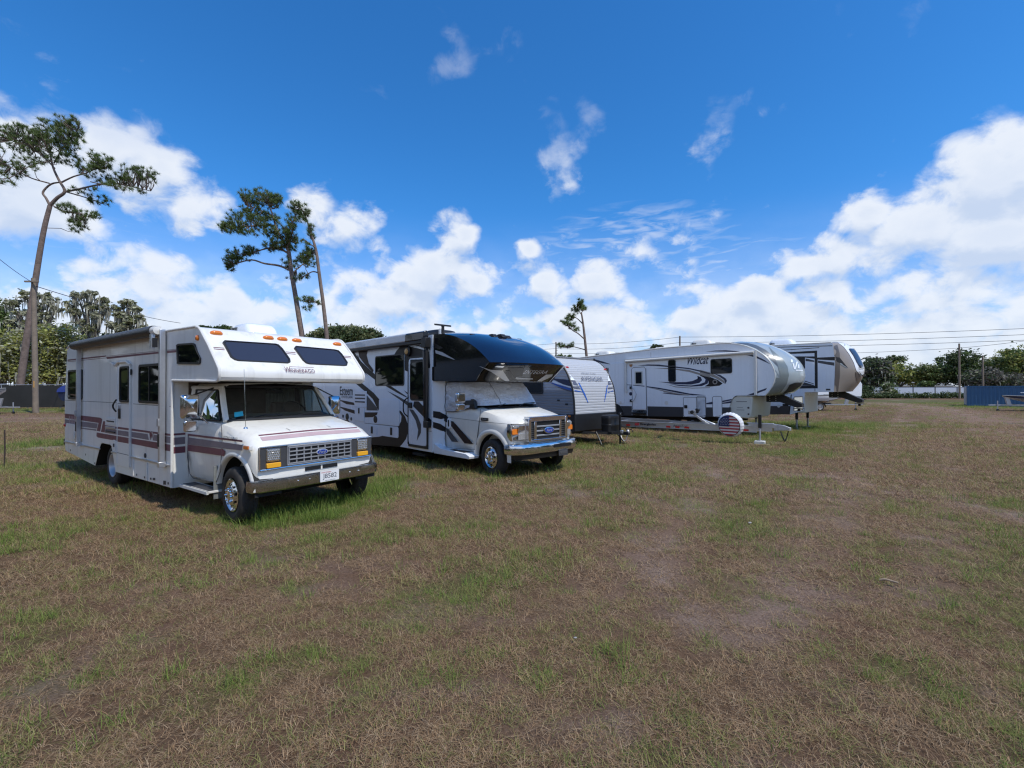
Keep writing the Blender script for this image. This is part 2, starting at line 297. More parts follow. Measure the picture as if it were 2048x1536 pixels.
GREEN_PX = [(830,1222,70,26,.7),(920,1185,80,28,.75),(1010,1150,70,26,.65),(1085,1128,50,20,.6),(560,1105,70,16,.5),(680,1086,80,16,.6),(800,1066,80,16,.6),(950,1050,80,14,.5),(520,1300,70,30,.5),(610,1312,60,26,.6),(735,1335,50,18,.65),(1235,1303,30,12,.95),(840,1348,40,14,.7),
 (1235,1492,50,36,.75),(380,1430,100,50,.5),(20,1400,40,30,.8),(90,1240,80,36,.55),(30,1290,50,40,.5),(100,1075,110,30,.5),(210,1056,90,20,.45),(1490,1180,60,46,.8),(1480,1060,90,34,.55),(1440,1020,120,20,.45),(1830,1195,60,20,.6),(1900,1040,60,36,.5),(1990,1090,50,50,.5),(2010,1010,50,30,.45),
 (1320,1415,26,12,.95),(1690,1490,70,50,.6),(1830,1340,70,36,.5),(1640,1290,60,30,.45),(634,1178,18,7,1.3),(150,1330,70,24,.4),(960,1480,40,14,.5),(1960,1400,60,40,.45),(1150,970,140,18,.4),(1330,960,120,16,.45),(1620,980,100,20,.35)]
for px, py, rx, ry, a_ in GREEN_PX: Zg = H * F / (py - Y0); GREEN.append((px, py, rx * Zg / F * 1.1, Zg * Zg / (F * H) * ry * 1.2, a_))
for px, py, rx, ry, a_ in [(1290,1085,70,40,.5),(1330,1130,60,22,.5),(560,1195,130,18,.55),(700,1185,60,14,.5),(790,1385,60,26,.6),(990,1360,50,36,.55),(1500,1505,110,24,.7),(1775,1180,40,14,.6),(1650,1040,60,36,.5),(1170,1455,60,20,.5),(250,1290,110,26,.4),(1560,1330,60,20,.35)]: Zg = H * F / (py - Y0); BARE.append((px, py, rx * Zg / F, Zg * Zg / (F * H) * ry, a_))
TRACK = [(1770,806),(1840,813),(1920,826),(2000,845),(2090,880)]
LANE_A = [(1815,816),(1765,880),(1690,985),(1590,1120),(1500,1270)]; LANE_B = [(1860,824),(1880,905),(1890,1010),(1860,1180)]; LANE_C = [(1480,900),(1390,980),(1320,1090),(1210,1200)]     # worn wheel lanes
def blobs(x, y, lst):
    v = np.zeros_like(x)
    for px, py, rx, ry, a in lst:
        c = gp(px, py); v = np.maximum(v, a * np.exp(-((x - c.x) / rx) ** 2 - ((y - c.y) / ry) ** 2))
    return v
def growth(x, y):
    wx = x + (fbm(x, y, .9, 3, 21) - .5) * 1.0; wy = y + (fbm(x, y, .9, 3, 33) - .5) * 1.0
    n = fbm(wx, wy, 2.6, 4, 5); m = fbm(x, y, .5, 3, 11)
    g = np.clip((n - .53) * 2.2, 0, 1) * .55 + np.clip((m - .56) * 2.4, 0, 1) * .3
    g = g * np.clip(.85 + .4 * (x / np.maximum(y, 3)), .45, 1.15)
    g = np.maximum(g, blobs(wx, wy, GREEN) * (.55 + .9 * m))
    g = g * (1 - .75 * track(x, y))
    return np.clip(g, 0, 1.2)
def track(x, y):
    v = np.zeros_like(x); wob = (fbm(x, y, 1.4, 3, 91) - .5) * .8
    for path, wd, st in ((TRACK, 3.0, 1.0), (LANE_A, .55, .75), (LANE_B, .45, .6), (LANE_C, .6, .6)):
        P = [gp(*p) for p in path]
        for a, b in zip(P, P[1:]):
            d = b - a; t = np.clip(((x - a.x) * d.x + (y - a.y) * d.y) / (d.x ** 2 + d.y ** 2), 0, 1)
            q = np.hypot(x - a.x - t * d.x, y - a.y - t * d.y) + wob * min(wd, 1); v = np.maximum(v, st * np.exp(-(q / wd) ** 2))
    v = np.maximum(v, .8 * np.exp(-((y - 29) / 5.5) ** 2) * np.clip((-x - 12) / 6, 0, 1))
    return v
def sandy(x, y):
    s = np.clip((fbm(x, y, 1.5, 4, 51) - .575) * 4.5, 0, 1) * .85
    return np.clip(np.maximum(s, blobs(x + (fbm(x, y, .3, 3, 61) - .5) * .6, y, BARE) * (.3 + 1.3 * fbm(x, y, .22, 3, 71))), 0, 1)
def axis(lo, a, b, hi, d):
    o = list(np.arange(a, b, d)); s = d; p = b
    while p < hi: o.append(p); s *= 1.25; p += s
    q = [] ; p = a; s = d
    while p > lo: s *= 1.25; p -= s; q.append(p)
    return np.array(q[::-1] + o)
gx = axis(-900, -42, 60, 900, .3); gy = axis(-300, 1.5, 60, 1500, .3)
GX, GY = np.meshgrid(gx, gy); nx, ny = len(gx), len(gy)
near = np.clip(1 - (np.hypot(GX, GY) - 60) / 40, 0, 1)
def relief(x, y):                                     # gentle bumps, and the slight rise the motorhomes stand on
    c = np.exp(-(np.hypot((x + 3.5) / 6.5, (y - 10.5) / 5.0)) ** 4)
    return (fbm(x, y, 3.0, 3, 81) - .5) * .05 - .01 + .055 * c
GZ = relief(GX, GY) * near
vv = np.stack([GX, GY, GZ], -1).reshape(-1, 3)
idx = np.arange(nx * ny).reshape(ny, nx); q = np.stack([idx[:-1, :-1], idx[:-1, 1:], idx[1:, 1:], idx[1:, :-1]], -1).reshape(-1, 4)
me = bpy.data.meshes.new('ground'); me.vertices.add(len(vv)); me.vertices.foreach_set('co', vv.ravel()); me.loops.add(q.size); me.loops.foreach_set('vertex_index', q.ravel())
me.polygons.add(len(q)); me.polygons.foreach_set('loop_start', np.arange(0, q.size, 4)); me.polygons.foreach_set('loop_total', np.full(len(q), 4)); me.polygons.foreach_set('use_smooth', np.ones(len(q), bool)); me.update(); me.validate()
for nm, fn in (('green', growth), ('sand', sandy), ('track', track)):
    a = me.attributes.new(nm, 'FLOAT', 'POINT'); a.data.foreach_set('value', fn(GX, GY).ravel().astype(np.float32))
ground = bpy.data.objects.new('ground', me); C.objects.link(ground); setting(ground)
def ground_mat():
    m = bpy.data.materials.new('dry_turf'); m.use_nodes = True; nt = m.node_tree; b = nt.nodes['Principled BSDF']; b.inputs['Roughness'].default_value = .95; b.inputs['Specular IOR Level'].default_value = .1
    def attr(n): a = nt.nodes.new('ShaderNodeAttribute'); a.attribute_name = n; return a.outputs['Fac']
    tc = nt.nodes.new('ShaderNodeTexCoord')
    def noise(sc, d=6, r=.65):
        n = nt.nodes.new('ShaderNodeTexNoise'); n.inputs['Scale'].default_value = sc; n.inputs['Detail'].default_value = d; n.inputs['Roughness'].default_value = r; nt.links.new(tc.outputs['Object'], n.inputs['Vector']); return n.outputs['Fac']
    def rng_(f, a, b_, c=0, d=1):
        n = nt.nodes.new('ShaderNodeMapRange'); nt.links.new(f, n.inputs[0]); n.inputs[1].default_value = a; n.inputs[2].default_value = b_; n.inputs[3].default_value = c; n.inputs[4].default_value = d; return n.outputs[0]
    def mix(f, a, b_):
        n = nt.nodes.new('ShaderNodeMix'); n.data_type = 'RGBA'; nt.links.new(f, n.inputs[0])
        for s, v in ((6, a), (7, b_)):
            if isinstance(v, tuple): n.inputs[s].default_value = (*v, 1)
            else: nt.links.new(v, n.inputs[s])
        return n.outputs[2]
    fine = noise(38, 8, .8); mid = noise(4, 6); big = noise(.35, 4)
    dry = mix(rng_(fine, .3, .7), (.04, .022, .014), (.24, .142, .086))  # dark soil, its colour deepened to stand for shade between the blades
    dry = mix(rng_(mid, .35, .7, 0, .5), dry, (.185, .105, .07))
    dry = mix(rng_(big, .4, .65, 0, .45), dry, (.13, .095, .05))
    grn = mix(rng_(fine, .3, .7), (.03, .038, .012), (.15, .165, .055))
    c = mix(rng_(attr('green'), .1, .9, 0, .85), dry, grn)
    c = mix(rng_(attr('track'), .2, 1, 0, .75), c, mix(rng_(fine, .3, .7), (.16, .10, .072), (.33, .235, .175)))
    sm = nt.nodes.new('ShaderNodeMath'); sm.operation = 'MULTIPLY'; nt.links.new(attr('sand'), sm.inputs[0]); nt.links.new(rng_(noise(55, 8, .85), .36, .6, .15, 1.0), sm.inputs[1])
    c = mix(rng_(sm.outputs[0], .10, .7, 0, .85), c, mix(rng_(fine, .3, .7), (.20, .14, .11), (.44, .345, .29)))
    nt.links.new(c, b.inputs['Base Color'])
    bp = nt.nodes.new('ShaderNodeBump'); bp.inputs['Strength'].default_value = .9; bp.inputs['Distance'].default_value = .035; nt.links.new(noise(22, 9, .8), bp.inputs['Height']); nt.links.new(bp.outputs[0], b.inputs['Normal'])
    return m
me.materials.append(ground_mat())
# ---------------------------------------------------------------- grass: one stuff object, tufts scattered over the ground
def blade_mat(name, c0, c1, tr=.25):
    m = bpy.data.materials.new(name); m.use_nodes = True; nt = m.node_tree; b = nt.nodes['Principled BSDF']; b.inputs['Roughness'].default_value = .7; b.inputs['Specular IOR Level'].default_value = .25
    ge = nt.nodes.new('ShaderNodeNewGeometry'); oi = nt.nodes.new('ShaderNodeObjectInfo'); ad = nt.nodes.new('ShaderNodeMath'); ad.operation = 'ADD'
    nt.links.new(ge.outputs['Random Per Island'], ad.inputs[0]); nt.links.new(oi.outputs['Random'], ad.inputs[1]); fr = nt.nodes.new('ShaderNodeMath'); fr.operation = 'FRACT'; nt.links.new(ad.outputs[0], fr.inputs[0])
    cr = nt.nodes.new('ShaderNodeValToRGB'); cr.color_ramp.elements[0].color = (*c0[0], 1); cr.color_ramp.elements[1].color = (*c1[-1], 1)
    st = c0[1:] + c1[:-1]
    for i, c in enumerate(st): e = cr.color_ramp.elements.new((i + 1) / (len(st) + 1)); e.color = (*c, 1)
    nt.links.new(fr.outputs[0], cr.inputs[0]); nt.links.new(cr.outputs[0], b.inputs['Base Color'])
    t = nt.nodes.new('ShaderNodeBsdfTranslucent'); nt.links.new(cr.outputs[0], t.inputs[0]); mx = nt.nodes.new('ShaderNodeMixShader'); mx.inputs[0].default_value = tr
    nt.links.new(b.outputs[0], mx.inputs[1]); nt.links.new(t.outputs[0], mx.inputs[2]); nt.links.new(mx.outputs[0], nt.nodes['Material Output'].inputs[0]); return m
straw = blade_mat('straw', [(.05, .028, .016), (.35, .215, .108), (.45, .31, .175)], [(.20, .115, .06), (.49, .36, .22), (.075, .043, .025)], .15)
olive = blade_mat('olive_grass', [(.29, .28, .085), (.16, .19, .045)], [(.42, .36, .15), (.20, .245, .06)], .3)
green = blade_mat('green_grass', [(.11, .19, .03), (.19, .28, .05)], [(.27, .33, .08), (.08, .145, .035)], .35)
def clump(name, n, rad, l0, l1, up, w, m, seed):
    rd = random.Random(seed); mb = MB()
    for i in range(n):
        a = rd.uniform(0, 6.283); r = rad * math.sqrt(rd.random()); p = Vector((r * math.cos(a), r * math.sin(a), rd.uniform(-.01, .004)))
        ln = rd.uniform(l0, l1); e = R(max(3, min(88, rd.gauss(up, 16)))); b = rd.uniform(0, 6.283); d = Vector((math.cos(b) * math.cos(e), math.sin(b) * math.cos(e), math.sin(e)))
        s = Vector((-math.sin(b), math.cos(b), 0)) * w * rd.uniform(.6, 1.2); rings = []; q = p.copy(); bend = rd.uniform(.15, .75)
        for k in range(4):
            t = k / 3; ww = s * (1 - t * .9); rings.append([q - ww, q + ww])
            d = (d + Vector((math.cos(b + .5) * .3, math.sin(b + .5) * .3, -1)) * bend * .42).normalized(); q = q + d * ln / 3
            if q.z < .004: q.z = .004 + rd.random() * .012
        mb.grid(rings, m)
    o = mb.build(name, sharp=180); C.objects.unlink(o); return o
kinds = [clump('straw_a', 46, .13, .05, .13, 24, .0020, straw, 1), clump('straw_b', 40, .13, .04, .11, 36, .0021, straw, 2), clump('straw_c', 38, .12, .05, .13, 16, .0019, straw, 3),
         clump('olive_a', 30, .11, .05, .11, 42, .0019, olive, 4), clump('olive_b', 26, .09, .06, .14, 52, .002, olive, 5),
         clump('green_a', 30, .10, .07, .14, 55, .0022, green, 6), clump('green_b', 24, .09, .10, .20, 62, .0025, green, 7), clump('green_tall', 30, .12, .13, .25, 66, .0028, green, 8)]
def scatter():
    P = []; K = []; S = []
    for y0, y1, dens, sc in ((0.6, 4.5, 250, .74), (4.5, 8, 135, 1.05), (8, 14, 62, 1.6), (14, 26, 24, 2.2), (26, 60, 6, 3.0)):
        w = 1.16 * y1 + 2.6; n = int(dens * (y1 - y0) * 2 * w); x = rng.uniform(-w, w, n); y = rng.uniform(y0, y1, n); keep = np.abs(x) < 1.16 * y + 2.6; x, y = x[keep], y[keep]
        g = growth(x, y); s = sandy(x, y); t = track(x, y); r = rng.random(len(x)); u = rng.random(len(x)); v = rng.random(len(x))
        k = np.where(u < .45, 0, np.where(u < .8, 1, 2)); gs = np.full(len(x), sc)
        gr = r < g * 1.0; k = np.where(gr, np.where(u < .3, 3, np.where(u < .5, 4, np.where(u < .85, 5, 6))), k)
        ol = (~gr) & (v < .17 + .55 * g); k = np.where(ol, np.where(u < .6, 3, 4), k)
        tall = gr & (blobs(x, y, [b for b in GREEN if b[4] >= .9 and b[1] > 850]) > .55) & (y < 26) & (u > .35); k = np.where(tall, np.where(v < .5, 7, np.where(v < .75, 6, 5)), k)
        keep = (rng.random(len(x)) > np.clip(s * .62 + t * .45, 0, .85)); keep &= ~((y > 24) & (k < 3) & (u < .5))
        P.append(np.stack([x, y, np.zeros_like(x)], -1)[keep]); K.append(k[keep]); S.append((gs * rng.uniform(.7, 1.25, len(x)))[keep])
    return np.concatenate(P), np.concatenate(K), np.concatenate(S)
P, K, S = scatter(); S = np.where(K >= 6, np.minimum(S, 1.3), np.minimum(S, 2.3))
# sit each tuft on the bumpy ground
P[:, 2] = relief(P[:, 0], P[:, 1])
gm = bpy.data.meshes.new('grass'); gm.vertices.add(len(P)); gm.vertices.foreach_set('co', P.ravel().astype(np.float32))
a = gm.attributes.new('kind_index', 'INT', 'POINT'); a.data.foreach_set('value', K.astype(np.int32))
a = gm.attributes.new('size', 'FLOAT', 'POINT'); a.data.foreach_set('value', S.astype(np.float32))
rot = np.zeros((len(P), 3), np.float32); rot[:, 2] = rng.uniform(0, 6.283, len(P)); rot[:, :2] = rng.normal(0, .05, (len(P), 2))
a = gm.attributes.new('turn', 'FLOAT_VECTOR', 'POINT'); a.data.foreach_set('vector', rot.ravel())
grass = bpy.data.objects.new('grass', gm); C.objects.link(grass); setting(grass, 'stuff'); tag(grass, 'patchy dry brown and green grass covering the storage field', 'grass')
def grass_nodes():
    ng = bpy.data.node_groups.new('scatter', 'GeometryNodeTree'); ng.interface.new_socket('Geometry', in_out='INPUT', socket_type='NodeSocketGeometry'); ng.interface.new_socket('Geometry', in_out='OUTPUT', socket_type='NodeSocketGeometry')
    i = ng.nodes.new('NodeGroupInput'); o = ng.nodes.new('NodeGroupOutput'); ip = ng.nodes.new('GeometryNodeInstanceOnPoints'); j = ng.nodes.new('GeometryNodeGeometryToInstance')
    for k in reversed(kinds):
        oi = ng.nodes.new('GeometryNodeObjectInfo'); oi.inputs['Object'].default_value = k; ng.links.new(oi.outputs['Geometry'], j.inputs[0])
    def na(n, t): a = ng.nodes.new('GeometryNodeInputNamedAttribute'); a.data_type = t; a.inputs['Name'].default_value = n; return a.outputs['Attribute']
    er = ng.nodes.new('FunctionNodeEulerToRotation'); ng.links.new(na('turn', 'FLOAT_VECTOR'), er.inputs[0])
    ng.links.new(i.outputs[0], ip.inputs['Points']); ng.links.new(j.outputs[0], ip.inputs['Instance']); ip.inputs['Pick Instance'].default_value = True
    ng.links.new(na('kind_index', 'INT'), ip.inputs['Instance Index']); ng.links.new(er.outputs[0], ip.inputs['Rotation']); ng.links.new(na('size', 'FLOAT'), ip.inputs['Scale'])
    ng.links.new(ip.outputs[0], o.inputs[0])
    md = grass.modifiers.new('scatter', 'NODES'); md.node_group = ng
grass_nodes()
print('grass tufts', len(P))
# ---------------------------------------------------------------- shared vehicle materials
cream = mat('cream_gelcoat', (.80, .795, .76), .32, dirt=(.66, .64, .57), var=.4, vscale=1.3, coat=.25, streak=.3)
cab_white = mat('cab_white_paint', (.78, .77, .72), .28, dirt=(.64, .61, .54), var=.35, vscale=2, coat=.4, streak=.2)
white = mat('white_fibreglass', (.83, .87, .92), .25, dirt=(.74, .77, .80), var=.3, vscale=1.5, coat=.4, streak=.09)
trimw = mat('white_trim', (.74, .73, .69), .4, var=.12, vscale=8)
maroon = mat('maroon_stripe', (.17, .055, .075), .4, var=.2, vscale=5)
pinkst = mat('faded_pink_stripe', (.50, .36, .37), .5, var=.15, vscale=5)
mauve = mat('grey_mauve_stripe', (.21, .175, .20), .4, var=.2, vscale=5)
ltline = mat('pale_pinstripe', (.72, .66, .66), .4)
tint = mat('tinted_glass', (.006, .007, .008), .03, spec=.4)
tint_b = mat('smoky_blue_glass', (.035, .038, .055), .10, spec=.6, coat=.3)
black = mat('black_plastic', (.012, .012, .013), .45, var=.3, vscale=12)
blk_gloss = mat('black_gloss_paint', (.006, .006, .008), .10, spec=.4, coat=.25)
rubber = mat('tyre_rubber', (.016, .016, .016), .75, dirt=(.07, .06, .05), var=.5, vscale=7, bump=.3, bscale=60)
frame_blk = mat('black_window_frame', (.015, .015, .016), .4)
chrome = mat('chrome', (.75, .75, .76), .10, metal=1, var=.15, vscale=9)
chrome_d = mat('dulled_chrome', (.55, .55, .56), .17, metal=1, var=.3, vscale=14)
alu = mat('aluminium', (.62, .63, .65), .35, metal=.85, var=.15, vscale=9)
galv = mat('galvanised_steel', (.5, .51, .53), .45, metal=.7, var=.25, vscale=22)
amber = mat('amber_lens', (.75, .20, .02), .2, spec=.6, coat=.6)
yellow = mat('yellow_turn_lens', (.85, .42, .03), .2, spec=.6, coat=.6)
redl = mat('red_lens', (.5, .02, .02), .25, spec=.6, coat=.5)
lensw = mat('headlamp_lens', (.70, .72, .74), .12, metal=.55, var=.55, vscale=60, coat=.8)
dgrey = mat('dark_grey_plastic', (.055, .056, .06), .5, var=.2, vscale=9)
sgrey = mat('silver_grille_plastic', (.33, .34, .36), .4, metal=.3, var=.15, vscale=9)
chassis = mat('black_chassis', (.012, .012, .012), .7, var=.4, vscale=5)
fordblue = mat('blue_emblem', (.015, .05, .30), .2, coat=.6)
silver = mat('silver_lettering', (.62, .63, .65), .3, metal=.5)
vinyl = mat('black_awning_vinyl', (.022, .021, .022), .45, var=.3, vscale=9, bump=.15, bscale=12)
rimgrey = mat('silver_painted_steel', (.50, .51, .53), .35, metal=.4, var=.2, vscale=9)
glass = glassmat('windscreen_glass')
seam = mat('dark_panel_seam', (.10, .10, .105), .8)  # dark grey joint lines between panels
seatm = mat('brown_seat_cloth', (.10, .075, .06), .9, var=.3, vscale=6)
curtain = mat('grey_green_curtain', (.30, .32, .28), .9, var=.3, vscale=9)
sticker = mat('turquoise_sticker', (.02, .42, .55), .5)
ink = mat('dark_lettering', (.02, .02, .025), .5)
# ---------------------------------------------------------------- shared parts
def plateY(mb, pts, y, m, off=.004, th=0):            # polygon of (x, z) lying on the right-hand side wall y
    pts = [(p[0], p[-1]) for p in pts]
    if th: mb.prism(pts, 'y', y - off - th, y - off + .002, m)
    else: mb.face([(a, y - off, b) for a, b in pts], m)
def wheel(parent, x, y, r, w, rim_r, style, side=-1, name='wheel', steer=0.0, dz=0.0):
    """tyre + rim whose outer face looks to side (-1 = right of vehicle)"""
    c = (0, 0, 0)
    t = MB(); hw = w / 2; rb = rim_r + .012
    prof = [(rb, hw * .75), (rb + .02, hw * .98), (rb + (r - rb) * .55, hw * 1.04), (r - .035, hw * .98), (r - .008, hw * .84), (r, hw * .6), (r + .001, 0), (r, -hw * .6), (r - .008, -hw * .84), (r - .035, -hw * .98), (rb + (r - rb) * .55, -hw * 1.04), (rb + .02, -hw * .98), (rb, -hw * .75)]
    t.lathe(prof, c, rubber, n=48)
    for k in range(48):                                # tread lugs
        a = 2 * math.pi * k / 48
        for s in (-1, 1):
            p = Vector((math.cos(a), 0, math.sin(a))); q = Vector((-math.sin(a), 0, math.cos(a)))
            b = p * r; u = Vector((0, s * hw * .32, 0)); d = Vector((0, s * hw * .36, 0)); e = q * r * .045
            t.grid([[b + u + e - p * .01, b + u + d + e * 1.1 - p * .016, b + u + d - e * .9 - p * .016, b + u - e - p * .01], [b + u + e + p * .008, b + u + d + e * 1.1 + p * .002, b + u + d - e * .9 + p * .002, b + u - e + p * .008]], rubber, True, True)
    w_ = thing_part(name, parent); w_.location = (x, y, r + dz); w_.rotation_euler = (0, 0, steer)
    ty = t.build('tyre', w_, sharp=50)
    m = MB(); s = side; o = s * hw
    if style == 'convex':                              # front dually wheel: raised centre with hand holes
        pr = [(rim_r + .012, o * .98), (rim_r, o * 1.02), (rim_r - .012, o * .9), (rim_r - .03, o * .78), (rim_r * .80, o * .86), (rim_r * .60, o * 1.12), (rim_r * .50, o * 1.18), (rim_r * .36, o * 1.2), (rim_r * .30, o * 1.36), (.001, o * 1.42)]
    elif style == 'dish':                              # outer rear dually wheel: deep dish
        pr = [(rim_r + .012, o * .98), (rim_r, o * 1.02), (rim_r - .012, o * .9), (rim_r - .03, o * .6), (rim_r * .84, o * .2), (rim_r * .70, -o * .2), (rim_r * .55, -o * .1), (rim_r * .3, o * .1), (.001, o * .15)]
    else:
        pr = [(rim_r + .012, o * .98), (rim_r, o * 1.02), (rim_r - .02, o * .85), (rim_r * .8, o * .62), (rim_r * .5, o * .75), (rim_r * .3, o * .8), (.001, o * .82)]
    m.lathe(pr, c, chrome if style == 'convex' else rimgrey, n=40)
    for k in range(8):
        a = 2 * math.pi * k / 8 + .2; hx, hz = math.cos(a), math.sin(a)
        ro = rim_r * .70; oo = o * (1.0 if style == 'convex' else .0 if style == 'dish' else .68)
        m.lathe([(.022, oo + s * .012), (.001, oo + s * .012)], (hx * ro, 0, hz * ro), black, n=10)
    for k in range(8):
        a = 2 * math.pi * k / 8; ro = rim_r * .43; oo = o * (1.19 if style == 'convex' else -.02 if style == 'dish' else .76)
        m.lathe([(.017, oo), (.017, oo + s * .022), (.012, oo + s * .034), (.001, oo + s * .036)], (math.cos(a) * ro, 0, math.sin(a) * ro), chrome, n=8)
    m.build('rim', w_, sharp=40); return w_
def thing_part(name, parent):
    o = bpy.data.objects.new(name, None); C.objects.link(o); o.parent = parent; o.empty_display_size = .1; return o
def window(parent, pts, y, fr=.035, proud=.018, bars=(), name='window', gl=tint, fm=frame_blk, axis='y'):
    """framed window on a side wall: outline pts (x, z)"""
    pts = [Vector((p[0], p[-1])) for p in pts]; c = sum(pts, Vector((0, 0))) / len(pts)
    sx = max(abs(p.x - c.x) for p in pts); sz = max(abs(p.y - c.y) for p in pts)
    inn = [Vector((c.x + (p.x - c.x) * (1 - fr / sx), c.y + (p.y - c.y) * (1 - fr / sz))) for p in pts]
    m = MB(); f3 = lambda p, o: (p.x, y - o, p.y)
    m.grid([[f3(p, 0) for p in pts], [f3(p, proud) for p in pts], [f3(p, proud) for p in inn], [f3(p, .006) for p in inn]], fm, True)
    for b in bars: m.box(*b, fm) if len(b) == 6 else None
    o = m.build(name, parent, sharp=50); g = MB(); g.face([f3(p, .008) for p in inn], gl); g.build('pane', o); return o
def rbox(mb, x0, x1, y0, y1, z0, z1, r, m, ax='y'):
    if ax == 'y': mb.prism(rr(x0, x1, z0, z1, r), 'y', y0, y1, m)
    elif ax == 'x': mb.prism(rr(y0, y1, z0, z1, r), 'x', x0, x1, m)
    else: mb.prism(rr(x0, x1, y0, y1, r), 'z', z0, z1, m)
def ac_unit(parent, x, y, z, m, L=.95, W=.68, h=.27, name='air_conditioner', vents=black):
    b = MB(); rings = []
    for t, k, s in ((0, .97, .98), (.25, 1, 1), (.7, .97, .97), (.92, .86, .88), (1, .70, .72)):
        rings.append([(x + (px) * k * L / 2 + (t * .05 if px < 0 else -t * .12), y + py * s * W / 2, z + t * h) for px, py in [(p[0], p[1]) for p in rr(-1, 1, -1, 1, .35, 4)]])
    b.grid(rings, m, True, True); o = b.build(name, parent, sharp=45)
    v = MB()
    for k in range(7): v.box(x - L / 2 + .04 + .0, x - L / 2 + .30, y - W / 2 - .004, y - W / 2 + .02, z + .05 + k * .022, z + .06 + k * .022, vents)
    v.build('vent_grille', o); return o
def marker(parent, c, s, m, name='marker_light', rot=None):
    b = MB(); rings = []
    for t, k in ((0, 1), (.5, .95), (.85, .7), (1, .35)): rings.append([(px * k * s[0], py * k * s[1], t * s[2]) for px, py in rr(-1, 1, -1, 1, .7, 4)])
    b.grid(rings, m, True, True); o = b.build(name, parent, sharp=60); o.location = c
    if rot is not None: o.rotation_euler = rot
    return o
def cap(side, cen, W, m, n=14, p=2.4, name='front_cap', parent=None, th=None, mats=None):
    """moulded front: side-edge curve and centre curve (x, z) swept across the width"""
    b = MB(); rows = []
    for i in range(n + 1):
        u = -1 + 2 * i / n; k = 1 - abs(u) ** p
        rows.append([(s[0] + (c[0] - s[0]) * k, u * W, s[1] + (c[1] - s[1]) * k) for s, c in zip(side, cen)])
    for j in range(len(side) - 1):
        b.grid([[r[j] for r in rows], [r[j + 1] for r in rows]], mats(j) if mats else m)
    return b
def awning_arm(mb, x, y, z0, z1, m, w=.05):
    mb.box(x - w, x + w, y - .075, y - .045, z0, z1, m); mb.box(x - w, x - w + .008, y - .045, y, z0, z1, m); mb.box(x + w - .008, x + w, y - .045, y, z0, z1, m)
from mathutils.bvhtree import BVHTree
from mathutils.geometry import delaunay_2d_cdt
def wrap(v, src, pts, m, mb, off=.006, step=7.0):
    """a painted shape on a curved surface src (MB in vehicle coordinates), outlined on the photo"""
    tri = []
    for f in src.f: tri += [(f[0], f[i], f[i + 1]) for i in range(1, len(f) - 1)]
    bv = BVHTree.FromPolygons([Vector(p) for p in src.v], tri); c = v.loc(Vector((0, 0, H))); P = []
    for a, b in zip(pts, pts[1:] + pts[:1]):
        a, b = Vector(a), Vector(b); n = max(1, int((b - a).length / step)); P += [a + (b - a) * i / n for i in range(n)]
    n0 = len(P); xs = [p.x for p in P]; ys = [p.y for p in P]; y = min(ys) + step * .6
    def inside(q):
        r = False
        for a, b in zip(P, P[1:] + P[:1]):
            if (a.y > q.y) != (b.y > q.y) and q.x < (b.x - a.x) * (q.y - a.y) / (b.y - a.y) + a.x: r = not r
        return r
    while y < max(ys):
        x = min(xs) + step * .6
        while x < max(xs):
            q = Vector((x, y))
            if inside(q) and min((q - e).length for e in P) > step * .35: P.append(q)
            x += step
        y += step
    V2, _, F2, _, _, _ = delaunay_2d_cdt([Vector(p) for p in P], [], [list(range(n0))], 1, 1e-5)
    out = []
    for q in V2:
        d = Vector(((q.x - 1024) / F, 1, (Y0 - q.y) / F)); dl = Vector((d.dot(v.f), d.dot(v.l), d.dot(v.u))).normalized(); h, nn, _, _ = bv.ray_cast(c, dl)
        if h is None: out.append(None); continue
        if nn.dot(dl) > 0: nn = -nn
        out.append(h + nn * off)
    for f in F2:
        if all(out[i] is not None for i in f): mb.face([out[i] for i in f], m)
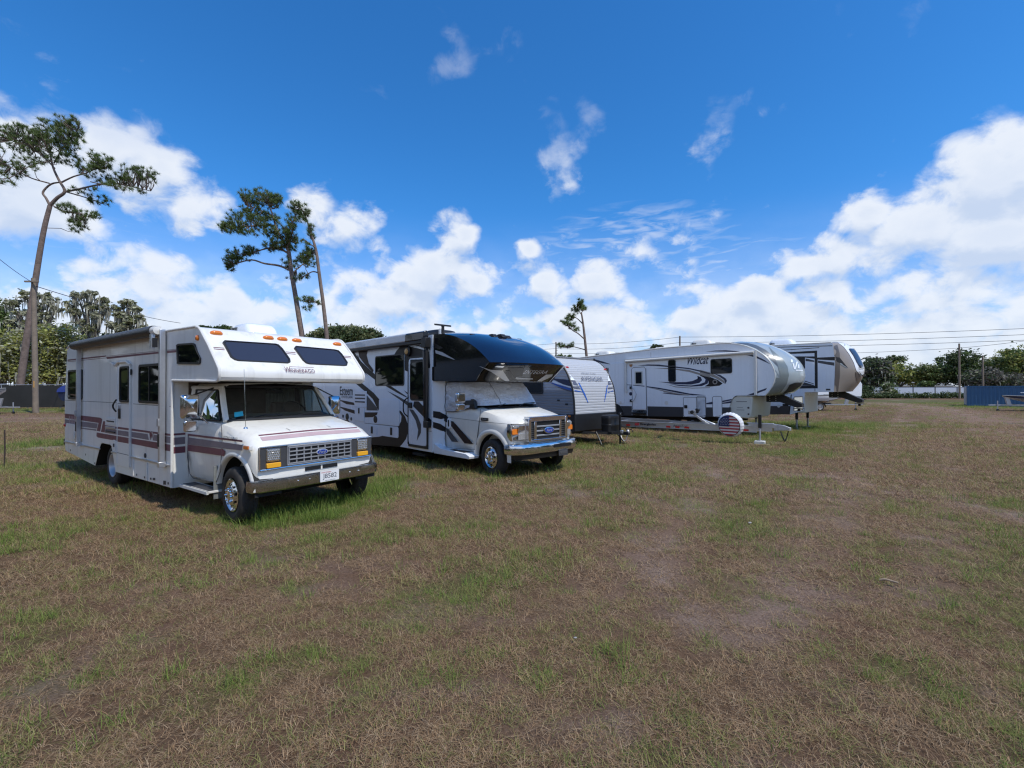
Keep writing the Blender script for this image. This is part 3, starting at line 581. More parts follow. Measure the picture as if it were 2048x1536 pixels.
# ================================================================ 1. old cream motorhome with maroon stripes (front left)
Wv = Veh(54.6, -4.575, 8.26); RS = -1.165
zA = zm(110,640,380,840,2048); zB = zm(110,800,380,1000,2048); zC = zm(330,640,740,850,2048); zD = zm(330,830,760,1050,2048)
def old_motorhome():
    v = Wv; T = thing('motorhome', 'old cream cab-over motorhome with maroon stripes, a chrome bumper and a rolled black awning', 'motorhome', 'parked motorhomes'); v.place(T)
    sA = lambda x, y: v.Y(zA(x, y), RS); sB = lambda x, y: v.Y(zB(x, y), RS); sC = lambda x, y: v.Y(zC(x, y), RS)
    def P(f, pts): return [(q.x, q.z) for q in (f(*p) for p in pts)]
    # ---- coach body
    b = MB()
    front = [(0, 2.02), (1.50, 1.995), (1.56, 2.01), (1.59, 2.05), (1.595, 2.11), (1.575, 2.165), (1.53, 2.215), (1.25, 2.50), (1.00, 2.72), (.93, 2.765), (.84, 2.785)]
    prof = [(-6.22, .66), (-6.16, .47), (-6.1, .455), (-3.92, .325), (-3.64, .70), (-3.56, .79), (-3.48, .815), (-2.98, .815), (-2.90, .79), (-2.85, .70), (-2.66, .33), (0, .35)] + front + [(-2.5, 2.82), (-5.9, 2.85), (-6.02, 2.82), (-6.08, 2.74), (-6.25, 1.62)]
    b.prism(prof, 'y', RS, -RS, cream)
    # graphics on the side wall
    for m, f, pts in [
        (maroon, sA, [(190,600),(772,536),(768,556),(190,620)]), (maroon, sA, [(190,630),(775,572),(775,578),(190,637)]), (maroon, sA, [(778,545),(800,545),(1645,458),(1645,463),(800,551),(778,553)]), (maroon, sA, [(778,562),(1640,474),(1640,500),(786,592)]),
        (maroon, sC, [(20,298),(112,290),(112,294),(20,302)]), (maroon, sC, [(20,306),(112,300),(112,322),(20,330)]),
        (maroon, sB, [(155,205),(690,268),(722,290),(690,478),(640,466),(667,347),(155,272)]), (mauve, sB, [(155,292),(655,356),(640,432),(155,372)]), (mauve, sB, [(155,385),(636,446),(632,466),(155,402)]),
        (maroon, sB, [(738,320),(768,323),(762,380),(950,408),(1160,432),(1432,470),(1436,500),(1160,462),(960,437),(768,412),(762,490),(704,482)]),
        (mauve, sB, [(772,432),(960,455),(1160,480),(1412,516),(1432,605),(1160,560),(960,528),(768,497)]),
        (maroon, sB, [(640,492),(950,545),(1200,585),(1660,658),(1668,762),(1200,668),(950,620),(660,568),(637,550)]),
        (maroon, sB, [(1482,478),(1760,512),(1760,545),(1490,506)]), (mauve, sB, [(1502,524),(1760,560),(1760,655),(1490,612)]), (maroon, sB, [(1675,664),(1765,678),(1765,778),(1680,764)]),
        (maroon, sB, [(1436,470),(1450,470),(1462,560),(1456,605),(1450,605)]), (maroon, sB, [(1452,500),(1464,470),(1470,470),(1484,560),(1478,605),(1466,540),(1460,580)]), (maroon, sB, [(1490,500),(1478,478),(1482,476),(1500,505),(1476,605)])]:
        plateY(b, P(f, pts), RS, m, .003)
    for x0, y0, x1, y1 in ((150,1217,960,1257),(1190,1272,1640,1302),(1740,1310,1780,1312)):      # belt seam
        a, c = sA(x0, y0), sA(x1, y1); plateY(b, [(a.x, a.z - .004), (c.x, c.z - .004), (c.x, c.z + .004), (a.x, a.z + .004)], RS, seam, .002)
    for x in (225, 250, 275, 300, 325, 350):           # furnace louvre at the rear of the stripe
        a = sB(x, 245); plateY(b, [(a.x, 1.02), (a.x + .05, 1.02), (a.x + .05, 1.27), (a.x, 1.27)], RS, pinkst, .006)
    for x, y, w, h in ((245,760,10,26),(475,825,10,28),(615,955,12,22),(1250,1130,14,30),(1370,1170,14,32),(1465,1190,22,30),(1515,1195,36,36),(1675,1250,40,60),(1730,1260,20,34),(1085,985,12,16),(1145,990,12,16),(970,935,8,30)):
        plateY(b, P(sB, [(x - w / 2, y - h / 2), (x + w / 2, y - h / 2 + 2), (x + w / 2, y + h / 2 + 2), (x - w / 2, y + h / 2)]), RS, dgrey, .004)
    for (x0, y0), (x1, y1) in (((1205, 880), (1205, 1150)), ((1415, 945), (1415, 1225))):
        a, c = sB(x0, y0), sB(x1, y1); plateY(b, [(a.x - .012, c.z), (a.x + .012, c.z), (a.x + .012, a.z), (a.x - .012, a.z)], RS, trimw, .003, .012)
    plateY(b, P(sB, [(205,385),(300,398),(300,405),(205,392)]), RS, ink, .006); plateY(b, P(sB, [(310,402),(372,410),(372,417),(310,409)]), RS, ink, .006)
    # front wall stripes beside the cab
    for z0, z1, m in ((1.165, 1.195, maroon), (1.02, 1.13, mauve), (.885, .985, maroon)): b.face([(.003, RS + .01, z0), (.003, -.99, z0), (.003, -.99, z1), (.003, RS + .01, z1)], m)
    # slanted front: stripes and lettering
    n = Vector((.26, 0, .25)).normalized(); sp = (1.25, 0, 2.50); up = Vector((-.25, 0, .26)).normalized()
    fr = lambda x, y: v.hit(zC(x, y), sp, n)
    def onf(pts, m, off=.003): b.face([fr(*p) + n * off for p in pts], m)
    for a in ([(480,270),(590,279),(590,285),(482,277)], [(484,285),(592,295),(594,302),(486,293)], [(1205,316),(1300,324),(1302,330),(1205,322)], [(1208,332),(1302,340),(1304,346),(1208,338)], [(1775,357),(1855,362),(1856,368),(1778,363)], [(1780,372),(1858,377),(1860,383),(1784,378)]): onf(a, maroon)
    c = fr(1490, 515); wx = fr(1160, 470).y; i0 = wx + .105; pu = Vector((-.045, 0, .09)).normalized(); po = Vector((1.595, 0, 2.135))
    text(b, 'INNEBAGO', po + Vector((0, i0, 0)), (0, 1, 0), pu, c.y - i0, .064, maroon, bold=.004, off=.012, spacing=1.12); text(b, 'W', po + Vector((0, wx + .02, 0)), (0, 1, 0), pu, i0 - wx - .015, .092, maroon, bold=.004, off=.012)
    pn = Vector((0, 1, 0)).cross(pu); b.face([po + Vector((0, wx + dy, 0)) + pu * h_ + pn * .012 for h_, dy in ((.092, i0 - wx), (.092, c.y - wx), (.100, c.y - wx), (.100, i0 - wx))], maroon)
    o = b.build('coach_body', T, bevel=.012, sharp=30)
    # corner mouldings
    m = MB()
    for s in (-1, 1):
        m.tube([(x, s * (1.165 + .004), z) for x, z in [(0, .36), (0, 2.02)]], .022, trimw); m.tube([(x, s * 1.168, z) for x, z in front[:1] + front[1:]], .02, trimw)
        m.tube([(-6.05, s * 1.168, 2.80), (-5.9, s * 1.168, 2.855), (-2.5, s * 1.168, 2.825), (.84, s * 1.168, 2.79)], .018, trimw)
    m.build('edge_moulding', T)
    m = MB()
    for x0, x1, z0, z1 in ((-6.21, -3.56, .665, .70), (-2.86, -2.53, .69, .70), (-1.80, -.01, .685, .70)): m.prism([(x0, z0 - .016), (x1, z1 - .02), (x1, z1 + .012), (x0, z0 + .016)], 'y', RS - .02, RS, alu)
    m.build('side_rail', T, bevel=.004)
    # ---- entry door
    dr = MB(); x0, x1, z0, z1 = -2.52, -1.83, .47, 2.40
    out = [(x0, z0), (x1, z0), (x1, z1 - .12), (x1 - .12, z1), (x0 + .12, z1), (x0, z1 - .12)]
    dr.prism(out, 'y', RS - .012, RS + .01, cream)
    for f, pts, mm in ((sB, [(970,405),(1150,428),(1150,460),(970,434)], maroon), (sB, [(970,456),(1150,480),(1150,556),(970,528)], mauve), (sB, [(970,545),(1150,575),(1150,662),(970,628)], maroon)): plateY(dr, P(f, pts), RS, mm, .016)
    plateY(dr, [(x0 + .01, 1.612), (x1, 1.612), (x1, 1.62), (x0 + .01, 1.62)], RS, seam, .014)
    plateY(dr, [(x0 + .01, .70), (x1, .70), (x1, .71), (x0 + .01, .71)], RS, seam, .014)
    do = dr.build('entry_door', T, bevel=.006)
    window(do, rr(*[q for q in (sA(1003, 700).x, sA(1147, 700).x)], sA(1060, 1248).z, sA(1075, 702).z, .07), RS - .012, .035, .02)
    h = MB(); q = sB(998, 200); h.box(q.x - .05, q.x + .05, RS - .03, RS - .01, q.z - .10, q.z + .09, black); h.build('lock', do, bevel=.01); h = MB(); q = sB(998, 105); h.box(q.x - .04, q.x + .04, RS - .028, RS - .01, q.z - .04, q.z + .04, galv); h.build('latch', do, bevel=.008)
    h = MB(); a, c = sA(955, 1205), sA(950, 1390); h.tube(spl([(a.x, RS - .02, a.z), (a.x - .035, RS - .05, a.z - .07), (a.x - .045, RS - .06, (a.z + c.z) / 2), (c.x - .03, RS - .05, c.z + .06), (c.x, RS - .02, c.z)], 5), .014, black); h.build('grab_handle', T)
    h = MB(); h.box(-1.835, -1.80, RS - .035, RS, .5, 2.3, trimw); h.box(-2.535, -2.515, RS - .02, RS, .5, 2.3, trimw); h.build('door_frame', T, bevel=.005)
    h = MB(); pts = [(950,680),(985,640),(1110,632),(1165,680)]; h.tube([(q.x, RS - .025, q.z) for q in (sA(*p) for p in pts)], .022, trimw); h.tube([(q.x, RS - .03, q.z) for q in (sA(880, 655), sA(905, 660), sA(935, 690))], .025, trimw); h.build('door_awning_rail', T)
    for f, q in ((sA, (1172, 790)), (sB, (1163, 215))): h = MB(); p = f(*q); h.box(p.x - .012, p.x + .012, RS - .03, RS - .01, p.z - .05, p.z + .05, black); h.build('hinge', T)
    # ---- windows
    window(T, rr(-1.43, -.36, 1.645, 2.30, .06), RS, .04, .02, bars=[(-.965, -.935, RS - .018, RS - .004, 1.67, 2.27)], name='dinette_window')
    window(T, rr(-5.91, -4.80, 1.65, 2.30, .06), RS, .04, .02, bars=[(-5.87, -4.84, RS - .016, RS - .004, 1.90, 1.915)], name='rear_window')
    window(T, P(sC, [(130,440),(122,250),(140,238),(285,228),(305,245),(325,310),(362,385),(358,430),(345,444)]), RS, .03, .02, bars=[], name='bunk_window')
    def slopewin(pts, name, label):
        Q = [fr(*p) for p in pts]; c = sum(Q, Vector()) / len(Q); inn = [c + (q - c) * .94 for q in Q]; wb = MB()
        wb.grid([[q for q in Q], [q + n * .02 for q in Q], [q + n * .02 for q in inn], [q + n * .006 for q in inn]], frame_blk, True)
        o = wb.build(name, T, sharp=50); g = MB(); g.face([q + n * .008 for q in inn], tint_b); g.build('pane', o)
    slopewin([(570,228),(590,210),(1100,243),(1130,252),(1170,290),(1245,395),(1250,425),(1225,436),(730,412),(690,402),(650,375)], 'bunk_window', '')
    slopewin([(1285,285),(1300,265),(1690,300),(1730,310),(1765,345),(1822,430),(1815,458),(1790,462),(1440,445),(1405,435),(1370,405)], 'bunk_window', '')
    # ---- awning
    a = MB(); x0, x1, z = -4.98, -.42, 2.80; ya = RS - .11
    a.lathe([(.001, 0), (.082, 0), (.085, .02), (.085, x1 - x0), (.001, x1 - x0)], (x0, ya, z), vinyl, 'x', 20)
    a.box(x0 + .03, x1 - .02, ya - .02, ya + .10, z + .07, z + .088, trimw); ao = a.build('awning_roll', T, sharp=40)
    e = MB(); e.lathe([(.07, 0), (.075, .02), (.06, .14), (.001, .15)], (x1, ya, z), trimw, 'x', 16); e.box(x1 + .02, x1 + .10, ya - .07, ya - .02, z - .28, z - .06, alu); e.box(x1 + .09, x1 + .14, ya - .06, ya + .0, z - .26, z - .12, black); e.build('end_cap', ao)
    for x, zt in ((-4.87, 2.80), (-.262, 2.82)):
        m = MB(); awning_arm(m, x, RS - .02, .70, zt, alu, .032); m.box(x - .045, x + .045, RS - .105, RS, .66, .74, alu); m.box(x - .035, x + .035, RS - .115, RS - .09, 1.30, 1.42, galv); m.box(x - .05, x + .02, RS - .10, RS - .03, .98, 1.18, black); m.build('awning_arm', ao, bevel=.004)
    # ---- hatches and vents on the side
    h = MB(); p0, p1 = sB(795, 262), sB(925, 330); q0, q1 = sB(780, 410), sB(925, 490)
    h.box(p0.x, p1.x, RS - .015, RS, sB(860, 375).z, p0.z, trimw); h.box(p0.x + .03, p1.x - .03, RS - .02, RS - .012, sB(860, 332).z, sB(860, 312).z, black)
    h.box(q0.x, q1.x, RS - .02, RS, sB(860, 438).z, sB(860, 405).z, alu); h.box(q0.x + .02, q1.x, RS - .02, RS, sB(860, 488).z, sB(860, 470).z, black); h.build('fridge_vent', T, bevel=.004)
    h = MB(); h.prism(rr(sB(180, 400).x, sB(315, 400).x, sB(240, 590).z, sB(240, 358).z, .06), 'y', RS - .012, RS, cream); o = h.build('rear_hatch', T, bevel=.004); g = MB(); q = sB(316, 520); g.box(q.x - .03, q.x + .01, RS - .03, RS, q.z - .06, q.z + .05, trimw); g.build('hatch_latch', o)
    marker(T, (sB(155, 378).x + .02, RS, sB(155, 378).z), (.05, .035, .03), redl, rot=(R(90), 0, 0)); marker(T, (sC(325, 178).x, RS, sC(325, 178).z), (.045, .04, .03), amber, rot=(R(90), 0, 0))
    h = MB(); q = sB(912, 685); h.prism(rr(q.x - .07, q.x + .07, q.z - .1, q.z + .1, .03), 'y', RS - .012, RS, trimw); h.box(q.x - .03, q.x + .03, RS - .02, RS - .012, q.z - .03, q.z + .03, dgrey); h.build('fuel_filler', T)
    h = MB(); q = sB(1380, 840); h.lathe([(.04, 0), (.04, -.012), (.001, -.014)], (q.x, RS, q.z), dgrey, n=12); h.build('lock', T)
    h = MB(); h.grid([[(x, y, z) for x, z in ((-3.90, .33), (-3.635, .695), (-3.555, .783), (-3.48, .808), (-2.98, .808), (-2.905, .783), (-2.856, .695), (-2.67, .335))] for y in (RS + .004, 0, -RS - .004)], chassis); h.build('wheel_well', T)
    h = MB(); h.box(-6.30, -6.2, -.9, .9, .55, .66, black); h.box(-6.40, -6.2, -1.15, 1.15, .58, .72, black); h.build('rear_bumper', T, bevel=.01)
    # ---- roof
    q = v.Y(zC(950, 140), 0.0); ac_unit(T, -.35, .25, 2.80, white, .78, .56, .26)
    for x, y in ((-2.9, -.55), (-5.1, -.5), (-4.0, .1)):
        h = MB(); rbox(h, x - .2, x + .2, y - .2, y + .2, 2.82, 2.93, .06, trimw, 'z'); h.build('roof_vent', T, bevel=.02)
    # ---- marker lights on the front
    for x, y in ((508,138),(1028,185),(1168,198),(1313,212),(1716,248)):
        p = v.hit(zC(x, y), (.98, 0, 2.74), n) ; marker(T, p, (.035, .085, .05), amber, rot=(0, math.atan2(n.x, n.z), 0))
    # ================ cab
    k = MB(); half = lambda pts: [(y, z) for y, z in pts] + [(-y, z) for y, z in reversed(pts)]
    st = []
    def ring(x, pts, bow=0): st.append([(x - bow * abs(y) ** 2, y, z) for y, z in half(pts)])
    ring(-.02, [(0,.50),(.90,.50),(.955,.60),(.985,.85),(.995,1.10),(.985,1.28),(.945,1.40),(.80,1.425),(0,1.43)])
    ring(.55, [(0,.50),(.90,.50),(.955,.60),(.985,.85),(.995,1.10),(.985,1.28),(.945,1.40),(.80,1.425),(0,1.43)])
    ring(1.05, [(0,.50),(.90,.50),(.955,.60),(.985,.85),(.995,1.10),(.985,1.28),(.935,1.38),(.80,1.425),(0,1.435)])
    ring(1.30, [(0,.52),(.90,.52),(.955,.60),(.985,.85),(.995,1.10),(.985,1.25),(.925,1.35),(.80,1.395),(0,1.41)])
    ring(1.62, [(0,.56),(.90,.56),(.955,.62),(.985,.85),(.995,1.09),(.985,1.21),(.915,1.30),(.80,1.335),(0,1.355)])
    ring(1.84, [(0,.60),(.90,.60),(.955,.66),(.985,.85),(.99,1.07),(.975,1.17),(.905,1.24),(.80,1.275),(0,1.295)], .02)
    ring(1.92, [(0,.62),(.90,.62),(.95,.68),(.98,.85),(.985,1.05),(.965,1.15),(.90,1.215),(.80,1.245),(0,1.262)], .02)
    ring(2.04, [(0,.63),(.90,.63),(.94,.70),(.97,.85),(.975,1.03),(.95,1.11),(.895,1.155),(.80,1.17),(0,1.185)], .03)
    ring(2.10, [(0,.64),(.88,.64),(.925,.70),(.95,.85),(.955,1.02),(.935,1.085),(.89,1.125),(.80,1.135),(0,1.15)], .035)
    ring(2.125, [(0,.65),(.86,.65),(.90,.71),(.925,.85),(.93,1.0),(.915,1.06),(.88,1.10),(.80,1.11),(0,1.125)], .035)
    k.grid(st, cab_white, True, True)
    cb = k.build('cab_body', T, sharp=28)
    cu = MB(); cu.lathe([(.001, 0), (.54, 0), (.54, .5), (.001, .5)], (1.61, -1.2, .45), chassis, n=40); cu.lathe([(.001, 0), (.54, 0), (.54, .5), (.001, .5)], (1.61, .7, .45), chassis, n=40); cut(cb, cu)
    for s in (-1, 1): a = MB(); a.grid([[(1.61 + .534 * math.cos(R(t)), s * y, .45 + .534 * math.sin(R(t))) for t in range(0, 181, 10)] for y in (.965, .60)], chassis); a.face([(1.61 + .534 * math.cos(R(t)), s * .60, .45 + .534 * math.sin(R(t))) for t in range(0, 181, 10)], chassis); a.build('arch_liner', T)
    # hood graphics, cab side graphics
    g = MB(); sd = lambda x, y: v.Y(zD(x, y), -1.0)
    for m, pts in ((maroon, [(220,178),(742,240),(742,258),(220,196)]), (mauve, [(220,212),(745,285),(740,338),(220,278)]), (maroon, [(220,280),(560,325),(578,345),(568,390),(220,340)])): plateY(g, P(sd, pts), -1.0, m, .002)
    pz = lambda x: 1.432 - (x - 1.05) * .22
    for x0, x1, m in ((1.905, 1.935, maroon), (1.955, 2.03, pinkst)):
        zz = lambda x: (1.262 + (1.92 - x) * .41 if x < 1.92 else 1.262 - (x - 1.92) * .64) + .004
        for s in (-1, 1): g.face([(x0 - .012, s * .80, zz(x0) - .017), (x1 - .018, s * .80, zz(x1) - .016), (x1, 0, zz(x1)), (x0, 0, zz(x0))], m)
    for s in (-.33, .33): g.face([(1.15, s - .004, pz(1.15) + .006), (1.88, s - .004, 1.286), (1.88, s + .004, 1.286), (1.15, s + .004, pz(1.15) + .006)], seam)
    plateY(g, P(sd, [(222,400),(228,330),(234,420),(228,600),(222,500)]), -1.0, seam, .0005)
    pts = [(222,190),(216,400),(240,560),(275,602),(490,640),(530,540),(545,240),(530,90)]; g.tube([(q.x, -.998 if q.z < 1.2 else -.99, q.z) for q in (sd(*p) for p in pts)], .006, seam, 5)
    e = sd(560, 205); text(g, 'ECONOLINE 350', (e.x, -1.0, 1.18), (1, 0, 0), (0, 0, 1), .42, .045, ink, shear=.3, off=.004)
    g.build('cab_graphics', T)
    # arch lips
    for s in (-1, 1):
        a = MB(); rings = []
        for i in range(25):
            t = R(8 + 164 * i / 24); cxx, czz = math.cos(t), math.sin(t); f = .012 * math.sin(t) - .004; pr = [(.50, -.06), (.505, .0 + f), (.52, .012 + f), (.555, .006 + f), (.575, -.012 + f)]
            rings.append([(1.61 + r * cxx, s * (.985 + o), .45 + r * czz) for r, o in pr])
        a.grid(rings, cab_white); a.build('wheel_arch', T, sharp=50)
    # ---- greenhouse: roof, pillars, glass, interior
    gh = MB(); rf = [(.80, 0, 1.985), (.78, .55, 1.965), (.70, .74, 1.93)]
    gh.grid([[(x, s * y, z) for x, y, z in ((-.02, .90, 1.90), (-.02, .80, 1.97), (-.02, 0, 2.0))] for s in (1,)] + [[(.66, .78, 1.90), (.72, .70, 1.965), (.79, 0, 1.99)]] + [[(.72, .765, 1.89), (.78, .69, 1.945), (.85, 0, 1.975)]], cab_white)
    gh.grid([[(-.02, -.90, 1.90), (-.02, -.80, 1.97), (-.02, 0, 2.0)], [(.66, -.78, 1.90), (.72, -.70, 1.965), (.79, 0, 1.99)], [(.72, -.765, 1.89), (.78, -.69, 1.945), (.85, 0, 1.975)]], cab_white)
    for s in (-1, 1):
        gh.tube([(1.12, s * .875, 1.41), (.93, s * .83, 1.66), (.72, s * .765, 1.90)], .042, cab_white, 8)
        gh.tube([(.72, s * .77, 1.895), (-.02, s * .895, 1.905)], .035, cab_white, 8); gh.tube([(.10, s * .955, 1.40), (.10, s * .885, 1.9)], .05, cab_white, 8)
    gh.tube([(1.14, -.87, 1.42), (1.22, -.4, 1.435), (1.24, 0, 1.44), (1.22, .4, 1.435), (1.14, .87, 1.42)], .02, black, 6)
    gh.build('cab_roof', T, sharp=40)
    w = MB(); rows = []
    for i in range(13):
        y = -1 + i / 6; rows.append([(1.20 - .09 * y * y, y * .85, 1.43), (.84 - .10 * y * y, y * .735, 1.925)])
    w.grid(rows, glass); w.build('windscreen', T)
    w = MB(); rows = []
    for i in range(13):
        y = -1 + i / 6; rows.append([(1.215 - .09 * y * y, y * .87, 1.425), (1.18 - .09 * y * y, y * .855, 1.462)])
    w.grid(rows, black); rows = []
    for i in range(13):
        y = -1 + i / 6; rows.append([(.87 - .10 * y * y, y * .75, 1.895), (.835 - .10 * y * y, y * .74, 1.935)])
    w.grid(rows, black); w.build('windscreen_seal', T)
    for s in (-1, 1):
        w = MB(); w.face([(1.0, s * .905, 1.42), (.15, s * .945, 1.42), (.15, s * .89, 1.87), (.67, s * .80, 1.87)], glass); fo = w.build('door_window', T)
        w = MB(); w.tube([(1.0, s * .91, 1.42), (.15, s * .95, 1.42), (.15, s * .895, 1.87), (.67, s * .805, 1.87), (1.0, s * .91, 1.42)], .014, black, 6); w.tube([(.78, s * .918, 1.42), (.66, s * .81, 1.86)], .012, black, 6); w.build('window_frame', fo)
    # interior
    i_ = MB(); i_.box(-.01, .02, -.95, .95, 1.40, 1.99, seatm); i_.box(0, 1.12, -.86, .86, 1.435, 1.44, black)
    i_.build('cab_interior', T)
    i_ = MB()
    for k2 in range(9): i_.tube([(.05, .28 + k2 * .06, 1.44), (.05, .27 + k2 * .06, 1.93)], .03, curtain, 6)
    i_.build('curtain', T)
    for s in (-.42, .42): i_ = MB(); rbox(i_, .32, .46, s - .25, s + .25, 1.40, 1.66, .05, seatm, 'y'); i_.build('seat', T, bevel=.04)
    i_ = MB(); i_.prism([(.75, 1.43), (1.14, 1.43), (1.12, 1.455), (.85, 1.50), (.76, 1.49)], 'y', -.80, .80, mat('grey_green_dashboard', (.15, .165, .145), .8, var=.3, vscale=6)); i_.build('dashboard', T, bevel=.01)
    i_ = MB(); c = Vector((.68, .42, 1.52)); ax = Vector((.75, 0, .66)); u = Vector((0, 1, 0)); w2 = ax.cross(u).normalized(); i_.tube([c + (u * math.cos(t) + w2 * math.sin(t)) * .19 for t in [2 * math.pi * q / 24 for q in range(25)]], .013, black, 6); i_.build('steering_wheel', T)
    i_ = MB(); i_.box(.80, .82, -.14, .14, 1.81, 1.87, black); i_.build('rear_view_mirror', T, bevel=.01)
    i_ = MB(); q = v.hit(zC(680, 985), (1.15, 0, 1.45), (.81, 0, .6)); nn = Vector((.81, 0, .6)); uu = Vector((-.6, 0, .81))
    cs = [v.hit(zC(*p), (1.08, 0, 1.5), nn) + nn * .05 for p in ((683,992),(772,975),(765,930),(680,942))]; i_.face(cs, sticker); i_.build('windscreen_sticker', T)
    # ---- grille, lamps
    GX = 2.125; fx = lambda x, y: v.X(zD(x, y), GX)
    gr = MB(); gr.prism(rr(-.90, .90, .80, 1.10, .02), 'x', 1.98, GX + .012, dgrey); gr.prism(rr(-.50, .50, .835, 1.075, .01), 'x', GX, GX + .016, black)
    for k2 in range(5): z = .845 + k2 * .055; gr.box(GX + .01, GX + .034, -.50, .50, z - .008, z + .008, sgrey)
    for k2 in range(10): y = -.5 + k2 * 1.0 / 9; gr.box(GX + .008, GX + .03, y - .009, y + .009, .835, 1.075, sgrey)
    gr.tube([(GX + .02, -.52, .825), (GX + .02, .52, .825), (GX + .02, .52, 1.085), (GX + .02, -.52, 1.085), (GX + .02, -.52, .825)], .012, sgrey, 6)
    gr.tube([(GX + .012, -.90, .80), (GX + .012, .90, .80), (GX + .012, .90, 1.10), (GX + .012, -.90, 1.10), (GX + .012, -.90, .80)], .012, chrome, 6)
    gr.build('grille', T, bevel=.003)
    em = MB(); em.grid([[(GX + .03 + o, .0 + .095 * q * math.cos(t), .958 + .042 * q * math.sin(t)) for t in [2 * math.pi * j / 24 for j in range(24)]] for o, q in ((0, 1), (.012, 1), (.014, .9))], silver, True, True)
    em.grid([[(GX + .045, .083 * math.cos(t), .958 + .034 * math.sin(t)) for t in [2 * math.pi * j / 24 for j in range(24)]], [(GX + .047, .001 * math.cos(t), .958 + .001 * math.sin(t)) for t in [2 * math.pi * j / 24 for j in range(24)]]], fordblue, True)
    text(em, 'Ford', (GX + .048, -.055, .94), (0, 1, 0), (0, 0, 1), .11, .038, silver, shear=.35, off=.002); em.build('emblem', T)
    for s in (-1, 1):
        l = MB(); l.prism(rr(s * .72 - .098, s * .72 + .098, .905, 1.08, .015), 'x', GX, GX + .03, chrome); l.prism(rr(s * .72 - .085, s * .72 + .085, .918, 1.067, .012), 'x', GX + .02, GX + .036, lensw)
        for a in range(6):
            for c2 in range(5): l.box(GX + .034, GX + .042, s * .72 - .08 + a * .028 + (c2 % 2) * .008, s * .72 - .066 + a * .028 + (c2 % 2) * .008, .922 + c2 * .029, .938 + c2 * .029, chrome)
        l.build('headlight', T, bevel=.003)
        l = MB(); l.prism(rr(s * .72 - .098, s * .72 + .098, .818, .885, .015), 'x', GX, GX + .045, yellow); l.build('turn_signal', T, bevel=.006)
    gr = MB(); gr.box(GX - .06, GX - .015, -.25, .30, .69, .765, cab_white)
    for y0, y1 in ((-.24, .01), (.04, .29)): gr.box(GX - .02, GX - .008, y0, y1, .70, .755, black)
    gr.build('air_intake', T)
    q = v.Y(zD(790, 312), -1.0); h = MB(); h.prism(rr(q.x - .09, q.x + .07, q.z - .035, q.z + .03, .01), 'y', -1.012, -.97, trimw); h.prism(rr(q.x - .075, q.x + .055, q.z - .02, q.z + .022, .01), 'y', -1.022, -.98, amber); h.build('side_marker', T)
    # ---- bumper, plate
    bp = MB(); pl = [(2.0, -1.0), (2.06, -1.03), (2.14, -1.005), (2.20, -.90), (2.235, -.5), (2.245, 0), (2.235, .5), (2.20, .90), (2.14, 1.005), (2.06, 1.03), (2.0, 1.0)]
    rows = []
    for x, y in pl:
        k3 = 1 if abs(y) < 1 else .96; nx_, ny_ = (0, math.copysign(1, y)) if abs(y) > 1.02 else (.8, math.copysign(.5, y)) if abs(y) > .95 else (1, 0)
        rows.append([(x + nx_ * o, y + ny_ * o, z) for o, z in ((-.08, .665), (-.02, .672), (.005, .66), (.012, .60), (.006, .53), (-.02, .505), (-.05, .50))])
    bp.grid(rows, chrome_d)
    for y in (-.42, -.25, .42, .58): bp.lathe([(.016, 0), (.014, .01), (.001, .013)], (2.245, y, .60), chrome, 'x', 10)
    bo = bp.build('front_bumper', T, sharp=40)
    npl = MB(); y0 = .06; npl.prism(rr(y0 - .155, y0 + .155, .53, .685, .01), 'x', 2.262, 2.266, mat('plate_white', (.78, .78, .78), .4))
    text(npl, 'J8582', (2.267, y0 - .115, .556), (0, 1, 0), (0, 0, 1), .23, .088, mat('plate_ink', (.02, .03, .06), .5), off=.001); text(npl, 'WISCONSIN', (2.267, y0 - .14, .655), (0, 1, 0), (0, 0, 1), .16, .018, redl, off=.001); text(npl, "AMERICA'S DAIRYLAND", (2.267, y0 - .08, .538), (0, 1, 0), (0, 0, 1), .17, .012, ink, off=.001)
    npl.build('licence_plate', T)
    # ---- mirrors
    for s in (-1, 1):
        mh = MB(); c = v.Y(zC(245, 865), -1.24) if s < 0 else Vector((.60, 1.24, 1.58)); cx, cz = c.x, c.z
        rings = []
        for t, q in ((0, 1), (.03, 1.0), (.06, .9), (.075, .6), (.08, .1)): rings.append([(cx + t, s * 1.24 + py * q * .115, cz + pz_ * q * .17) for py, pz_ in rr(-1, 1, -1, 1, .25, 4)])
        mh.grid(rings, chrome, True, True); mo = mh.build('side_mirror', T, sharp=50)
        mh = MB(); mh.face([(cx - .002, s * 1.24 + py * .105, cz + pz_ * .155) for py, pz_ in rr(-1, 1, -1, 1, .2, 4)], tint); mh.build('mirror_glass', mo)
        mh = MB(); mh.tube([(cx + .08, s * 1.24, cz), (.78, s * .98, 1.38)], .011, chrome, 8); mh.tube([(cx + .03, s * 1.24, cz + .15), (.66, s * .86, 1.90)], .011, black, 8); mh.tube([(cx + .02, s * 1.24, cz - .15), (.42, s * 1.0, 1.36)], .010, black, 8); mh.build('mirror_arm', mo)
        mh = MB(); rbox(mh, cx - .0, cx + .05, s * 1.24 - .08, s * 1.24 + .08, cz - .36, cz - .20, .03, chrome, 'x'); mh.build('spot_mirror', mo, bevel=.015)
    # ---- door handle, wipers, aerial, step, mudflap, wheels, underbody
    h = MB(); q = v.Y(zD(285, 125), -1.0); h.box(q.x - .07, q.x + .07, -1.02, -.985, q.z - .016, q.z + .016, chrome); h.box(q.x + .04, q.x + .08, -1.01, -.985, q.z - .025, q.z + .03, chrome); h.build('door_handle', T, bevel=.006)
    h = MB()
